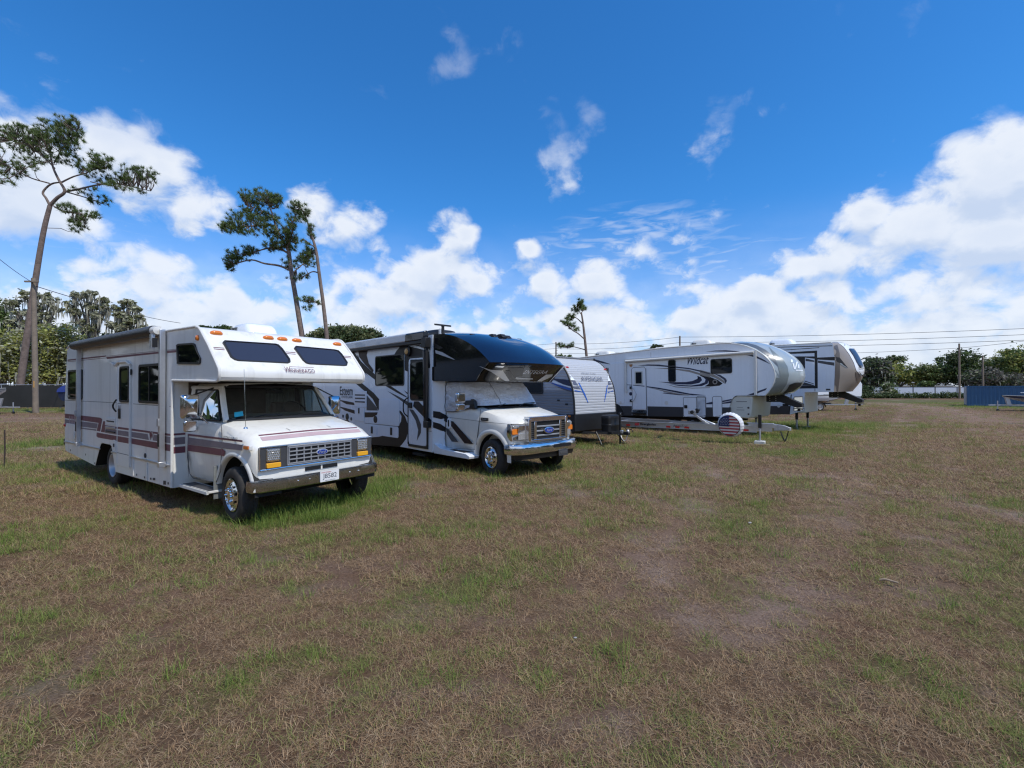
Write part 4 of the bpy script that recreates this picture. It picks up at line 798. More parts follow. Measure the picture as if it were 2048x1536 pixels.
    for y, d in ((-.62, .55), (.08, .55)):
        p0 = Vector((1.20 - .09 * (y / .85) ** 2, y, 1.445)); p1 = Vector((1.17, y + d, 1.475)); h.tube([p0 + Vector((.03, 0, 0)), (p0 + p1) / 2 + Vector((.035, 0, .028)), p1 + Vector((.03, 0, 0))], .008, black, 6)
    h.build('wiper', T)
    h = MB(); q = v.Zp(zD(770, 130), 1.36); h.lathe([(.03, 0), (.02, .02), (.001, .025)], (q.x, q.y, 1.36), chrome, 'z', 10); h.tube([(q.x, q.y, 1.36), (q.x - .05, q.y, 2.15)], .003, chrome, 5); h.build('aerial', T)
    h = MB(); h.box(.18, 1.12, -1.12, -.90, .40, .43, trimw); h.box(.18, 1.12, -1.13, -1.10, .385, .43, trimw); h.box(.2, 1.1, -1.09, -.93, .43, .436, dgrey); h.build('running_board', T, bevel=.008)
    h = MB(); h.box(1.08, 1.10, -1.03, -.72, .30, .78, mat('mudflap_rubber', (.22, .23, .22), .7, var=.5, vscale=9)); h.build('mudflap', T, bevel=.006)
    wheel(T, 1.60, -.90, .375, .22, .215, 'convex', -1, steer=R(-4), dz=.05); wheel(T, 1.60, .90, .375, .22, .215, 'convex', 1, steer=R(-4), dz=.05)
    for s in (-1, 1): wheel(T, -2.97, s * 1.02, .375, .22, .215, 'dish', s, dz=.045); wheel(T, -2.97, s * .76, .375, .22, .215, 'flat', s, dz=.045)
    h = MB(); h.box(-6, 2.0, -.45, -.33, .45, .62, chassis); h.box(-6, 2.0, .33, .45, .45, .62, chassis); h.tube([(-3.05, -.9, .40), (-3.05, .9, .40)], .07, chassis); h.tube([(1.6, -.85, .38), (1.6, .85, .38)], .05, chassis); h.box(-2.4, -.2, -.9, .9, .30, .5, chassis); h.lathe([(.18, 0), (.18, .3), (.001, .3), (.001, 0), (.18, 0)], (-3.05, -.15, .40), chassis, n=16); h.build('chassis', T)
    return T
old_motorhome()
# ================================================================ 2. newer black-capped motorhome
Ev = Veh(44, -.995, 12.0); ES = -1.22
e5 = zm(620,650,890,930,1481); e6 = zm(850,640,1150,800,2048); e7 = zm(860,750,1150,960,2048)
char = mat('charcoal_graphic', (.022, .019, .019), .4, spec=.25); brn = mat('dark_brown_graphic', (.030, .017, .015), .4, spec=.25); gry = mat('grey_graphic', (.075, .075, .078), .4, spec=.3)
navy = mat('navy_black_gloss', (.004, .009, .028), .08, spec=.5, coat=.7); silvg = mat('silver_graphic', (.42, .43, .45), .3, coat=.5)
def new_motorhome():
    v = Ev; T = thing('motorhome', 'white motorhome with black swirls, a glossy black front cap and a covered windscreen', 'motorhome', 'parked motorhomes'); v.place(T)
    s5 = lambda x, y: v.Y(e5(x, y), ES); P = lambda f, pts: [(q.x, q.z) for q in (f(*p) for p in pts)]; s7 = lambda x, y: v.Y(e7(x, y), ES)
    b = MB(); b.prism([(-8.3, .55), (-8.1, .42), (-5.4, .40), (-5.25, .80), (-5.05, .92), (-4.45, .92), (-4.25, .80), (-4.1, .40), (0, .38), (0, 3.16), (-1.0, 3.18), (-8.2, 3.22), (-8.35, 3.1)], 'y', ES, -ES, white)
    for m, pts in [
        (char, [(925,325),(945,288),(985,240),(1030,218),(1150,245),(1310,292),(1320,470),(1095,520),(1040,497),(1040,325)]),
        (brn, [(528,270),(638,265),(622,330),(645,420),(698,495),(690,520),(600,430),(540,350)]), (char, [(380,250),(440,255),(470,280),(560,400),(720,548),(715,602),(600,515),(480,380)]), (char, [(520,330),(528,330),(545,420),(600,510),(640,560),(600,525),(535,430)]),
        (char, [(440,610),(560,630),(700,745),(772,828),(768,865),(752,940),(690,812),(600,725),(500,640)]), (gry, [(622,768),(690,850),(735,905),(746,938),(622,936)]), (brn, [(600,958),(745,958),(735,985),(690,1010),(602,1014)]),
        (brn, [(768,825),(800,838),(816,870),(800,905),(768,922)]), (brn, [(310,818),(480,850),(492,880),(400,868)]), (brn, [(305,888),(490,935),(492,975),(390,940)]),
        (char, [(828,668),(885,668),(1062,785),(1060,795),(960,745)]), (gry, [(846,722),(950,772),(1090,850),(1090,898),(980,815)]), (char, [(1030,715),(1090,755),(1095,775),(1060,750)]),
        (char, [(960,915),(1005,950),(1045,1005),(1072,1080),(1078,1170),(1055,1250),(1010,1310),(985,1335),(640,1310),(600,1240),(760,1225),(870,1195),(950,1140),(1000,1060),(1006,1000)]),
        (char, [(1296,1010),(1350,1055),(1350,1118),(1296,1060)]), (char, [(1030,222),(1320,222),(1320,275),(1150,232)])]: plateY(b, P(s5, pts), ES, m, .003)
    plateY(b, P(s5, [(1040,222),(1140,222),(1310,262),(1310,285)]), ES, white, .006)
    for pts in ([(600,1073),(975,1113),(975,1118),(600,1078)], [(630,1105),(735,1118),(735,1122),(630,1110)], [(1296,1160),(1342,1165),(1342,1170),(1296,1164)]): plateY(b, P(s5, pts), ES, seam, .002)
    a = s5(330, 768); c = s5(470, 768); text(b, 'Esteem', (a.x, ES, a.z), (1, 0, 0), (0, 0, 1), c.x - a.x, .27, ink, bold=.01, off=.006); a = s5(350, 795); text(b, 'ENTEGRA', (a.x, ES, a.z - .02), (1, 0, 0), (0, 0, 1), c.x - a.x, .08, ink, off=.006)
    o = b.build('coach_body', T, bevel=.012, sharp=30)
    # window, door
    window(T, rr(s5(718, 500).x, s5(1036, 500).x, 1.96, 2.78, .07), ES, .03, .015, name='side_window')
    d = MB(); x0, x1 = s5(1088, 900).x, s5(1288, 900).x; d.prism(rr(x0, x1, .50, 2.64, .10), 'y', ES - .02, ES + .01, white)
    for m, pts in ((char, [(1108,380),(1290,375),(1290,500),(1108,520)]), (gry, [(1100,925),(1142,930),(1190,1000),(1228,1090),(1226,1180),(1182,1268),(1196,1150),(1170,1050),(1110,945)]), (char, [(1150,838),(1200,838),(1282,918),(1282,1035),(1140,890)])): plateY(d, P(s5, pts), ES, m, .024)
    do = d.build('entry_door', T, bevel=.006)
    window(do, rr(s5(1108, 700).x, s5(1275, 700).x, s5(1190, 830).z, 2.56, .09), ES - .02, .03, .015)
    d = MB(); d.box(x0 - .03, x0, ES - .03, ES, .50, 2.5, frame_blk); d.box(x1, x1 + .05, ES - .03, ES, .48, 2.5, frame_blk); d.box(x0, x1 + .05, ES - .03, ES, .44, .50, frame_blk); d.box(x0, x1, ES - .028, ES, 2.64, 2.68, frame_blk); d.build('door_frame', T, bevel=.004)
    h = MB(); q = s5(1115, 880); h.box(q.x - .09, q.x + .07, ES - .06, ES - .02, q.z - .07, q.z + .07, black); h.build('door_handle', do, bevel=.012)
    h = MB(); p0, p1 = s5(1090, 790), s5(1080, 1005); h.tube(spl([(p0.x, ES - .02, p0.z), (p0.x - .10, ES - .09, p0.z - .1), (p0.x - .12, ES - .10, (p0.z + p1.z) / 2), (p1.x - .06, ES - .09, p1.z + .1), (p1.x, ES - .02, p1.z)], 5), .016, black); h.build('grab_handle', T)
    # hatches
    h = MB(); x, z = s5(495, 800), s5(625, 800); h.box(x.x, z.x, ES - .02, ES, s5(560, 900).z, s5(560, 725).z, white)
    for y in (768, 805, 843): q = s5(560, y); h.box(x.x + .04, z.x - .08, ES - .026, ES - .018, q.z - .02, q.z + .02, dgrey)
    h.build('fridge_vent', T, bevel=.006)
    h = MB(); h.box(s5(497, 980).x, s5(600, 980).x, ES - .014, ES, s5(550, 1055).z, s5(550, 905).z, white); q = s5(543, 940); h.box(q.x - .035, q.x + .035, ES - .03, ES - .014, q.z - .08, q.z + .08, black); h.build('service_hatch', T, bevel=.006)
    for nm, pts, lk in (('storage_hatch', (760,820,985,1085), None), ('storage_hatch', (632,1105,738,1215), (685,1150)), ('storage_hatch', (795,1120,975,1215), (897,1165))):
        h = MB(); a, c = s5(pts[0], pts[3]), s5(pts[2], pts[1]); h.prism(rr(a.x, c.x, a.z, max(c.z, a.z + .1), .05), 'y', ES - .012, ES - .004, white if nm != 'storage_hatch' or not lk else white); ho = h.build(nm, T, bevel=.005)
        if lk: h = MB(); q = s5(*lk); h.box(q.x - .05, q.x + .05, ES - .025, ES - .01, q.z - .10, q.z + .10, black); h.build('hatch_latch', ho, bevel=.012)
    for x, y, r in ((410,1005,.10),(720,1035,.10),(365,1000,.05),(455,1030,.05)): h = MB(); q = s5(x, y); h.lathe([(r, 0), (r, -.012), (.001, -.016)], (q.x, ES, q.z), black if r > .06 else dgrey, n=16); h.build('utility_port', T)
    q = s5(1085, 290); h = MB(); h.lathe([(.13, 0), (.125, -.05), (.08, -.075), (.001, -.08)], (q.x, ES, q.z), black, n=20); h.lathe([(.08, -.07), (.07, -.09), (.001, -.095)], (q.x, ES, q.z), mat('porch_light_lens', (.55, .30, .10), .2, coat=.5), n=16); h.build('porch_light', T)
    # awning housing along the eave
    a = MB(); x0, x1 = -8.0, -.18; a.prism([(ES - .15, 3.05), (ES - .02, 3.02), (ES + .02, 3.22), (ES - .04, 3.28), (ES - .13, 3.24)], 'x', x0, -1.0, silvg); a.prism([(ES - .15, 3.05), (ES - .02, 3.02), (ES + .02, 3.22), (ES - .04, 3.28), (ES - .13, 3.24)], 'x', -1.0, x1, blk_gloss)
    a.box(x0, x1, ES - .14, ES - .02, 2.96, 3.05, black); ao = a.build('awning', T, bevel=.02)
    a = MB(); a.box(-.21, -.11, ES - .12, ES - .05, .98, 3.05, black); a.box(-.26, -.06, ES - .16, ES - .02, 2.86, 3.10, black); a.box(-.21, -.05, ES - .13, ES, .96, 1.12, black); a.tube([(-.16, ES - .12, 1.2), (-.16, ES - .14, 2.8)], .03, blk_gloss); a.build('awning_arm', ao, bevel=.012)
    m = MB(); m.box(-.03, .01, ES - .012, ES, .38, 2.08, white); m.build('corner_moulding', T, bevel=.004)
    # ---- front cap
    side = [(-.02, 3.17), (.35, 3.15), (.75, 3.08), (1.15, 2.95), (1.5, 2.79), (1.8, 2.60), (2.02, 2.43)]
    cen = [(-.02, 3.24), (.45, 3.23), (.95, 3.15), (1.4, 3.00), (1.8, 2.82), (2.15, 2.60), (2.34, 2.43)]
    sd_, ce_ = [Vector(p) for p in side], [Vector(p) for p in cen]; S2 = spl(sd_, 4); C2 = spl(ce_, 4)
    top = cap(S2, C2, 1.2, navy, 22, 3.2); topo = MB(); topo.add(top)
    lowS = [(2.02, 2.43), (1.98, 2.39), (1.78, 2.22), (1.60, 2.08), (1.56, 2.04)]; lowC = [(2.34, 2.43), (2.30, 2.385), (2.10, 2.22), (1.93, 2.08), (1.90, 2.045)]
    low = cap([Vector(p) for p in lowS], [Vector(p) for p in lowC], 1.2, blk_gloss, 22, 3.2); topo.add(low)
    for s in (-1, 1):
        sp = [(-.02, 2.07)] + [(p[0], p[1]) for p in reversed(lowS)] + [(p.x, p.y) for p in reversed(S2)]
        topo.face([(x, s * 1.2, z) for x, z in sp], blk_gloss); topo.prism([(-.02, 2.07), (1.58, 2.05), (1.75, 2.22), (2.0, 2.42), (1.6, 2.42), (.9, 2.40), (-.02, 2.40)], 'y', s * 1.2, s * 1.225, blk_gloss)
    plan = [(p[0] + (c[0] - p[0]) * (1 - abs(u) ** 3.2), u * 1.2) for u in [-1 + 2 * i / 22 for i in range(23)] for p, c in ((lowS[-1], lowC[-1]),)]
    topo.face([(x, y, 2.045) for x, y in plan] + [(-.02, 1.2, 2.06), (-.02, -1.2, 2.06)], white)
    src = MB(); src.add(topo)
    for m, pts in ((silvg, [(732,626),(900,678),(1060,685),(1155,830),(1092,830),(905,706)]), (silvg, [(1505,850),(1650,742),(1745,740),(1730,770),(1550,853)]), (gry, [(1125,652),(1350,650),(1330,765),(1222,765)]), (gry, [(1100,690),(1155,690),(1262,830),(1175,830)]),
                   (lensw, [(950,640),(980,622),(1085,628),(1060,648)]), (sgrey, [(1230,788),(1240,778),(1470,795),(1475,808),(1235,806)]), (silvg, [(140,410),(240,440),(410,540),(395,540),(150,455)]), (char, [(140,320),(250,380),(200,400),(140,380)])):
        wrap(v, src, [e6(*p) for p in pts], m, topo, .007, 3.0)
    q = v.hit(e6(1215, 722), (2.19, 0, 2.29), (.75, 0, -.66)); r_ = v.hit(e6(1545, 752), (2.19, 0, 2.29), (.75, 0, -.66))
    w0 = q.y; text(topo, 'EN', (2.20, -.46, 2.235), (0, 1, .02), (.66, 0, .75), .20, .10, mat('bright_letter', (.8, .8, .82), .3), shear=.3, off=.05); text(topo, 'TEGRA', (2.20, -.24, 2.235), (0, 1, .02), (.66, 0, .75), .52, .10, silvg, shear=.3, off=.05)
    to = topo.build('front_cap', T, sharp=32)
    for y in (-.75, -.22, .0, .22, .75): h = MB(); h.prism([(0, 0), (.24, -.05), (.24, -.02), (.16, .05), (.05, .045)], 'y', -.07, .07, black); mo = h.build('marker_light', T, bevel=.01); mo.location = (.95 - .25 * abs(y), y, 3.13 - .05 * abs(y))
    h = MB(); q = v.Y(e6(185, 180), -.55); h.lathe([(.10, 0), (.05, .04), (.035, .2), (.05, .25), (.001, .26)], (-.25, -.75, 3.2), black, 'z', 12); h.prism([(-.16, -.05), (.16, -.05), (.20, 0), (.16, .05), (-.16, .05), (-.20, 0)], 'z', .43, .47, black); ho = h.build('antenna', T, bevel=.006); 
    for i_, w_ in enumerate(ho.data.vertices):
        if w_.co.z < 1: w_.co = Vector((-.25 + w_.co.y * .4, -.75 + w_.co.x * 1.3, 3.2 + w_.co.z - .20))
    ac_unit(T, -1.55, .1, 3.17, black, 1.0, .72, .33); h = MB(); rbox(h, -3.9, -3.2, -.6, .2, 3.2, 3.32, .1, black, 'z'); h.build('roof_vent', T, bevel=.03)
    h = MB(); h.tube([(-.02, -1.0, 3.2), (-.02, -1.0, 3.32)], .03, silver); h.build('roof_bracket', T)
    # ================ cab
    k = MB(); half = lambda pts: [(y, z) for y, z in pts] + [(-y, z) for y, z in reversed(pts)]; st = []
    def ring(x, pts, bow=0): st.append([(x - bow * abs(y) ** 2.2, y, z) for y, z in half(pts)])
    R0 = [(0,.48),(.93,.48),(.975,.58),(1.0,.88),(1.01,1.15),(1.0,1.32),(.96,1.44),(.82,1.485),(0,1.50)]
    ring(-.02, R0); ring(.6, R0); ring(1.15, R0); ring(1.4, [(0,.5),(.93,.5),(.975,.6),(1.0,.88),(1.01,1.15),(.995,1.30),(.95,1.42),(.80,1.47),(0,1.49)])
    ring(1.75, [(0,.56),(.93,.56),(.97,.64),(1.0,.88),(1.005,1.12),(.985,1.24),(.92,1.35),(.72,1.405),(0,1.43)]); ring(2.1, [(0,.6),(.92,.6),(.96,.68),(.99,.88),(.99,1.08),(.965,1.18),(.89,1.27),(.68,1.335),(0,1.365)], .03)
    ring(2.36, [(0,.62),(.90,.62),(.94,.70),(.965,.88),(.965,1.04),(.935,1.13),(.86,1.20),(.66,1.275),(0,1.31)], .10); ring(2.50, [(0,.63),(.88,.63),(.92,.70),(.94,.88),(.94,1.02),(.91,1.09),(.84,1.15),(.64,1.225),(0,1.265)], .16); ring(2.53, [(0,.64),(.86,.64),(.90,.70),(.92,.88),(.92,1.0),(.89,1.06),(.82,1.12),(.62,1.19),(0,1.235)], .17)
    k.grid(st, cab_white, True, True); cb = k.build('cab_body', T, sharp=30)
    cu = MB()
    for s in (-1.2, .7): cu.lathe([(.001, 0), (.52, 0), (.52, .5), (.001, .5)], (1.82, s, .44), chassis, n=40)
    cut(cb, cu)
    for s in (-1, 1):
        a = MB(); rings = []
        for i in range(25):
            t = R(-6 + 190 * i / 24); f = .02 * max(0, math.sin(t)) - .004; rings.append([(1.82 + r * math.cos(t), s * (.992 + o), .44 + r * math.sin(t)) for r, o in ((.485, -.08), (.49, f), (.51, .016 + f), (.56, .012 + f), (.60, -.012 + f))])
        a.grid(rings, cab_white); a.build('wheel_arch', T, sharp=50)
    for s in (-1, 1): a = MB(); a.grid([[(1.82 + .514 * math.cos(R(t)), s * y, .44 + .514 * math.sin(R(t))) for t in range(0, 181, 10)] for y in (.965, .60)], chassis); a.face([(1.82 + .514 * math.cos(R(t)), s * .60, .44 + .514 * math.sin(R(t))) for t in range(0, 181, 10)], chassis); a.build('arch_liner', T)
    # transition panel between coach and cab, step
    for s in (-1, 1): a = MB(); a.grid([[(0, -s * ES, z), (.02, s * 1.19, z), (.10, s * 1.06, z), (.20, s * 1.0, z)] for z in (.40, 1.0, 1.6, 2.06)], white); a.build('cab_surround', T, sharp=60)
    a = MB(); a.prism([(.02, .36), (1.34, .36), (1.36, .42), (1.22, .47), (.30, .50), (.02, .60)], 'y', -1.20, -.93, white); a.box(.40, 1.12, -1.15, -.98, .472, .492, black); a.build('cab_step', T, bevel=.015)
    # cab graphics
    g = MB(); sd = lambda x, y: v.Y(e7(x, y), -1.012)
    for m, pts in ((char, [(60,510),(140,520),(235,570),(275,620),(240,670),(150,625),(60,600)]), (brn, [(300,650),(330,655),(615,975),(490,965),(300,720)]), (gry, [(225,745),(265,765),(400,945),(310,940),(240,830)]), (char, [(60,665),(150,690),(225,740),(225,805),(140,780),(60,745)])):
        plateY(g, P(sd, pts), -1.012, m, .003)
    sr = MB(); sr.grid([[(0, ES, z), (.02, -1.19, z), (.10, -1.06, z), (.20, -1.0, z)] for z in (.40, 1.0, 1.6, 2.06)], white)
    for m, pts in ((char, [(45,508),(140,520),(215,560),(225,612),(150,622),(45,598)]), (char, [(45,662),(150,690),(215,735),(218,800),(140,778),(45,742)])): wrap(v, sr, [e7(*p) for p in pts], m, g, .006, 3.0)
    for pts in ([(715,480),(722,480),(665,980),(650,985)], [(280,598),(700,650),(700,655),(280,602)], [(705,655),(1115,692),(1115,697),(705,660)], [(225,520),(232,520),(215,900),(245,1030),(238,1030),(208,900)], [(245,1025),(640,1050),(640,1055),(245,1030)]): plateY(g, P(sd, pts), -1.012, seam, .001)
    q = sd(725, 630); g.box(q.x, q.x + .22, -1.03, -1.0, q.z - .02, q.z + .045, black); text(g, 'E-450', (q.x + .04, -1.03, q.z), (1, 0, 0), (0, 0, 1), .15, .03, silver, off=.002)
    g.build('cab_graphics', T)
    h = MB(); q = sd(275, 680); h.prism(rr(q.x - .06, q.x + .06, q.z - .13, q.z + .12, .05), 'y', -1.035, -1.0, white); h.prism(rr(q.x - .03, q.x + .02, q.z - .08, q.z + .08, .02), 'y', -1.038, -1.03, black); h.build('door_handle', T, bevel=.006)
    # greenhouse under the cover
    gh = MB(); gh.grid([[(-.02, s * .90, 2.0), (-.02, s * .96, 1.45)] for s in (1,)] + [[(.80, .84, 2.0), (1.12, .92, 1.46)], [(.98, .70, 2.03), (1.38, .80, 1.47)], [(1.05, 0, 2.04), (1.46, 0, 1.48)], [(.98, -.70, 2.03), (1.38, -.80, 1.47)], [(.80, -.84, 2.0), (1.12, -.92, 1.46)], [(-.02, -.90, 2.0), (-.02, -.96, 1.45)]], tint)
    gh.build('cab_glass', T, sharp=50)
    for s in (-1, 1): gh = MB(); gh.box(-.02, .22, s * .90 - .07, s * .90 + .07, 1.44, 2.06, white); gh.tube([(.2, s * .91, 2.0), (.82, s * .85, 2.0)], .05, cab_white); gh.tube([(.82, s * .85, 2.0), (1.16, s * .93, 1.45)], .045, cab_white); gh.build('pillar', T, bevel=.01)
    gh = MB(); gh.grid([[(1.40, -.84, 1.475), (1.47, -.4, 1.485), (1.50, 0, 1.49), (1.47, .4, 1.485), (1.40, .84, 1.475)], [(1.54, -.82, 1.445), (1.62, -.4, 1.465), (1.65, 0, 1.47), (1.62, .4, 1.465), (1.54, .82, 1.445)]], black); gh.build('cowl', T)
    h = MB()
    for y in (-.55, .1): h.tube([(1.55, y, 1.48), (1.50, y + .25, 1.54), (1.46, y + .62, 1.55)], .010, black, 6); h.box(1.42, 1.47, y + .15, y + .65, 1.535, 1.55, black)
    h.build('wiper', T)
    # mirror on the door side (the far one is folded away behind the cab)
    for s in (-1,):
        mh = MB(); c = Vector((1.22, s * 1.36, 1.60)); rbox(mh, c.x - .04, c.x + .08, c.y - .11, c.y + .11, c.z - .02, c.z + .20, .04, chrome, 'x'); rbox(mh, c.x - .03, c.x + .07, c.y - .10, c.y + .10, c.z - .20, c.z - .03, .04, chrome, 'x'); mo = mh.build('side_mirror', T, bevel=.03, seg=3)
        mh = MB(); mh.prism([(c.x - .03, c.z - .07), (c.x + .06, c.z - .07), (c.x + .06, c.z + .03), (c.x - .03, c.z + .03)], 'y', c.y + s * -.36 if s > 0 else c.y + .10, c.y - .10 if s > 0 else c.y + .36, black); mh.prism([(1.12, 1.44), (1.32, 1.44), (1.28, 1.62), (1.18, 1.66)], 'y', s * .98 - .05, s * .98 + .05, black); mh.build('mirror_arm', mo, bevel=.015)
    # grille and lamps
    gx = 2.515; gr = MB(); gr.prism(rr(-.60, .60, .80, 1.20, .03), 'x', gx - .12, gx + .02, black)
    gr.prism([(-.58, 1.20), (.58, 1.20), (.62, 1.23), (.60, 1.30), (-.60, 1.30), (-.62, 1.23)], 'x', gx - .10, gx + .055, chrome)
    for z0, z1 in ((.78, .825),): gr.box(gx - .05, gx + .06, -.62, .62, z0, z1, chrome)
    for y in (-.585, .585): gr.box(gx - .05, gx + .06, y - .04, y + .04, .80, 1.26, chrome)
    for y in (-.40, .40): gr.box(gx - .02, gx + .045, y - .035, y + .035, .82, 1.20, chrome)
    for z in (.90, .995, 1.09): gr.box(gx - .02, gx + .04, -.37, .37, z - .016, z + .016, sgrey)
    for s in (-1, 1):
        for j in range(8): gr.box(gx + .015, gx + .03, s * .49 - .05, s * .49 + .05, .835 + j * .044, .85 + j * .044, dgrey)
    gr.build('grille', T, bevel=.008)
    em = MB(); el = lambda o, q: [(gx + o, .165 * q * math.cos(t), 1.0 + .068 * q * math.sin(t)) for t in [2 * math.pi * j / 28 for j in range(28)]]
    em.grid([el(.03, 1), el(.065, 1), el(.07, .86)], chrome, True, True); em.grid([el(.072, .82), el(.074, .01)], fordblue, True); text(em, 'Ford', (gx + .076, -.09, .975), (0, 1, 0), (0, 0, 1), .18, .055, silver, shear=.35, off=.002); em.build('emblem', T)
    for s in (-1, 1):
        l = MB(); rings = []
        ol = [(-.19, -.175), (.17, -.175), (.19, -.16), (.19, .165), (.175, .18), (-.20, .18), (-.225, .165), (-.235, -.03)]
        for o, q in ((-.08, 1.0), (.0, 1.0), (.022, .95)): rings.append([(2.435 + o - (.17 * (s * .745 + s * -y * q) ** 2 - .10) * 1.0, s * (.745 - y * q), .985 + z * q) for y, z in ol])
        l.grid(rings, chrome, True); l.face(rings[-1], lensw); ho = l.build('headlight', T, sharp=40)
        f = MB()
        for dy, dz, w, h_, m in ((.13, .02, .09, .055, amber), (-.02, .09, .10, .05, chrome), (-.04, -.08, .13, .065, lensw), (.12, .12, .07, .03, lensw), (.10, -.11, .07, .04, chrome)):
            yy = s * (.745 + dy); xx = 2.46 - (.17 * yy * yy - .10); f.prism(rr(yy - w, yy + w, .985 + dz - h_, .985 + dz + h_, .02), 'x', xx - .01, xx + .012, m)
        f.build('lamp_reflector', ho, bevel=.004)
    # bumper
    bp = MB(); pl = [(2.28, -1.03), (2.40, -1.035), (2.52, -.99), (2.63, -.80), (2.69, -.4), (2.71, 0), (2.69, .4), (2.63, .80), (2.52, .99), (2.40, 1.035), (2.28, 1.03)]; rows = []
    for x, y in pl:
        nx_, ny_ = (0, math.copysign(1, y)) if abs(y) > 1.02 else (.8, math.copysign(.5, y)) if abs(y) > .9 else (1, 0)
        rows.append([(x + nx_ * o, y + ny_ * o, z) for o, z in ((-.12, .755), (-.04, .76), (-.005, .745), (.015, .70), (.018, .62), (.0, .555), (-.03, .535), (-.06, .53))])
    bp.grid(rows, chrome); 
    bo = bp.build('front_bumper', T, sharp=40)
    h = MB(); h.prism(rr(-.02, .56, .635, .705, .015), 'x', 2.66, 2.732, black); h.build('bumper_slot', bo)
    h = MB(); rows = []
    for x, y in pl[1:-1]: rows.append([(x - .03, y * .97, .56), (x - .05, y * .95, .44), (x - .15, y * .93, .42)])
    h.grid(rows, black); h.build('valance', T)
    h = MB(); h.box(2.70, 2.72, .16, .46, .44, .575, dgrey); h.box(2.715, 2.725, .20, .42, .48, .54, gry); h.build('plate_bracket', T, bevel=.006)
    wheel(T, 1.83, -.885, .385, .225, .215, 'convex', -1, steer=R(-6), dz=.045); wheel(T, 1.83, .885, .385, .225, .215, 'convex', 1, steer=R(-6), dz=.045)
    for s in (-1, 1): wheel(T, -4.75, s * 1.05, .385, .225, .215, 'dish', s, dz=.045); wheel(T, -4.75, s * .78, .385, .225, .215, 'flat', s, dz=.045)
    h = MB(); h.box(-8, 2.4, -.45, -.33, .45, .62, chassis); h.box(-8, 2.4, .33, .45, .45, .62, chassis); h.tube([(1.83, -.8, .4), (1.83, .8, .4)], .06, chassis); h.tube([(-4.75, -.9, .4), (-4.75, .9, .4)], .08, chassis); h.box(-4, -.3, -1.0, 1.0, .33, .42, chassis); h.box(-.9, -.35, -1.2, -.95, .24, .30, chassis); h.build('chassis', T)
    # ---- removable windscreen cover: a thing of its own lying against the cab glass
    cv = MB(); bot = [(.24, -1.03, 1.36), (.55, -1.03, 1.36), (.85, -1.02, 1.40), (1.08, -1.00, 1.455), (1.22, -.95, 1.50), (1.42, -.82, 1.505), (1.50, -.4, 1.52), (1.53, 0, 1.525), (1.50, .4, 1.52), (1.42, .82, 1.505), (1.22, .95, 1.50), (.85, 1.02, 1.40), (.24, 1.03, 1.36)]
    tp = [(.22, -.97, 2.03), (.45, -.96, 2.035), (.66, -.94, 2.035), (.80, -.91, 2.035), (.90, -.84, 2.035), (1.00, -.73, 2.04), (1.07, -.4, 2.04), (1.10, 0, 2.04), (1.07, .4, 2.04), (1.00, .73, 2.04), (.90, .84, 2.035), (.66, .94, 2.035), (.22, .97, 2.03)]
    B_, T_ = spl(bot, 7), spl(tp, 7); rows = []; rd = random.Random(5)
    for i in range(25):
        t = i / 24; r = []
        for j, (p, q) in enumerate(zip(B_, T_)):
            w = p.lerp(q, t); n = mnoise.noise(Vector((w.x * 4, w.y * 4, w.z * 6))) * .035 + mnoise.noise(Vector((w.x * 11, w.y * 11, w.z * 15 + 4))) * .022 + .02
            d = Vector((max(w.x - .7, 0), w.y * .6, .15)).normalized(); r.append(w + d * n * min(1, t * 4) * min(1, (1 - t) * 4 + .2))
        rows.append(r)
    sv = mat('silver_quilted_foil', (.66, .67, .70), .34, metal=.5, var=.15, vscale=8); nt = sv.node_tree; bs = nt.nodes['Principled BSDF']
    tc = nt.nodes['Texture Coordinate']; wv = nt.nodes.new('ShaderNodeTexVoronoi'); wv.inputs['Scale'].default_value = 34; wv.distance = 'CHEBYCHEV'; nt.links.new(tc.outputs['Object'], wv.inputs['Vector']); bm_ = nt.nodes.new('ShaderNodeBump'); bm_.inputs['Strength'].default_value = .7; bm_.inputs['Distance'].default_value = .02; nt.links.new(wv.outputs['Distance'], bm_.inputs['Height']); nt.links.new(bm_.outputs[0], bs.inputs['Normal'])
    cv.grid(rows, sv); n = len(B_)
    for e in (rows[0], rows[-1]): cv.tube([p + Vector((.005, 0, 0)) for p in e], .007, black, 5)
    for j in (0, n - 1): cv.tube([r[j] for r in rows], .009, black, 5)
    cv.tube([r[n // 2] + Vector((.008, 0, .0)) for r in rows], .004, dgrey, 4)
    c = cv.build('windscreen_cover', None, sharp=80); v.place(c); tag(c, 'silver quilted cover tied over the windscreen and side glass of the black-capped motorhome', 'windscreen cover')
new_motorhome()
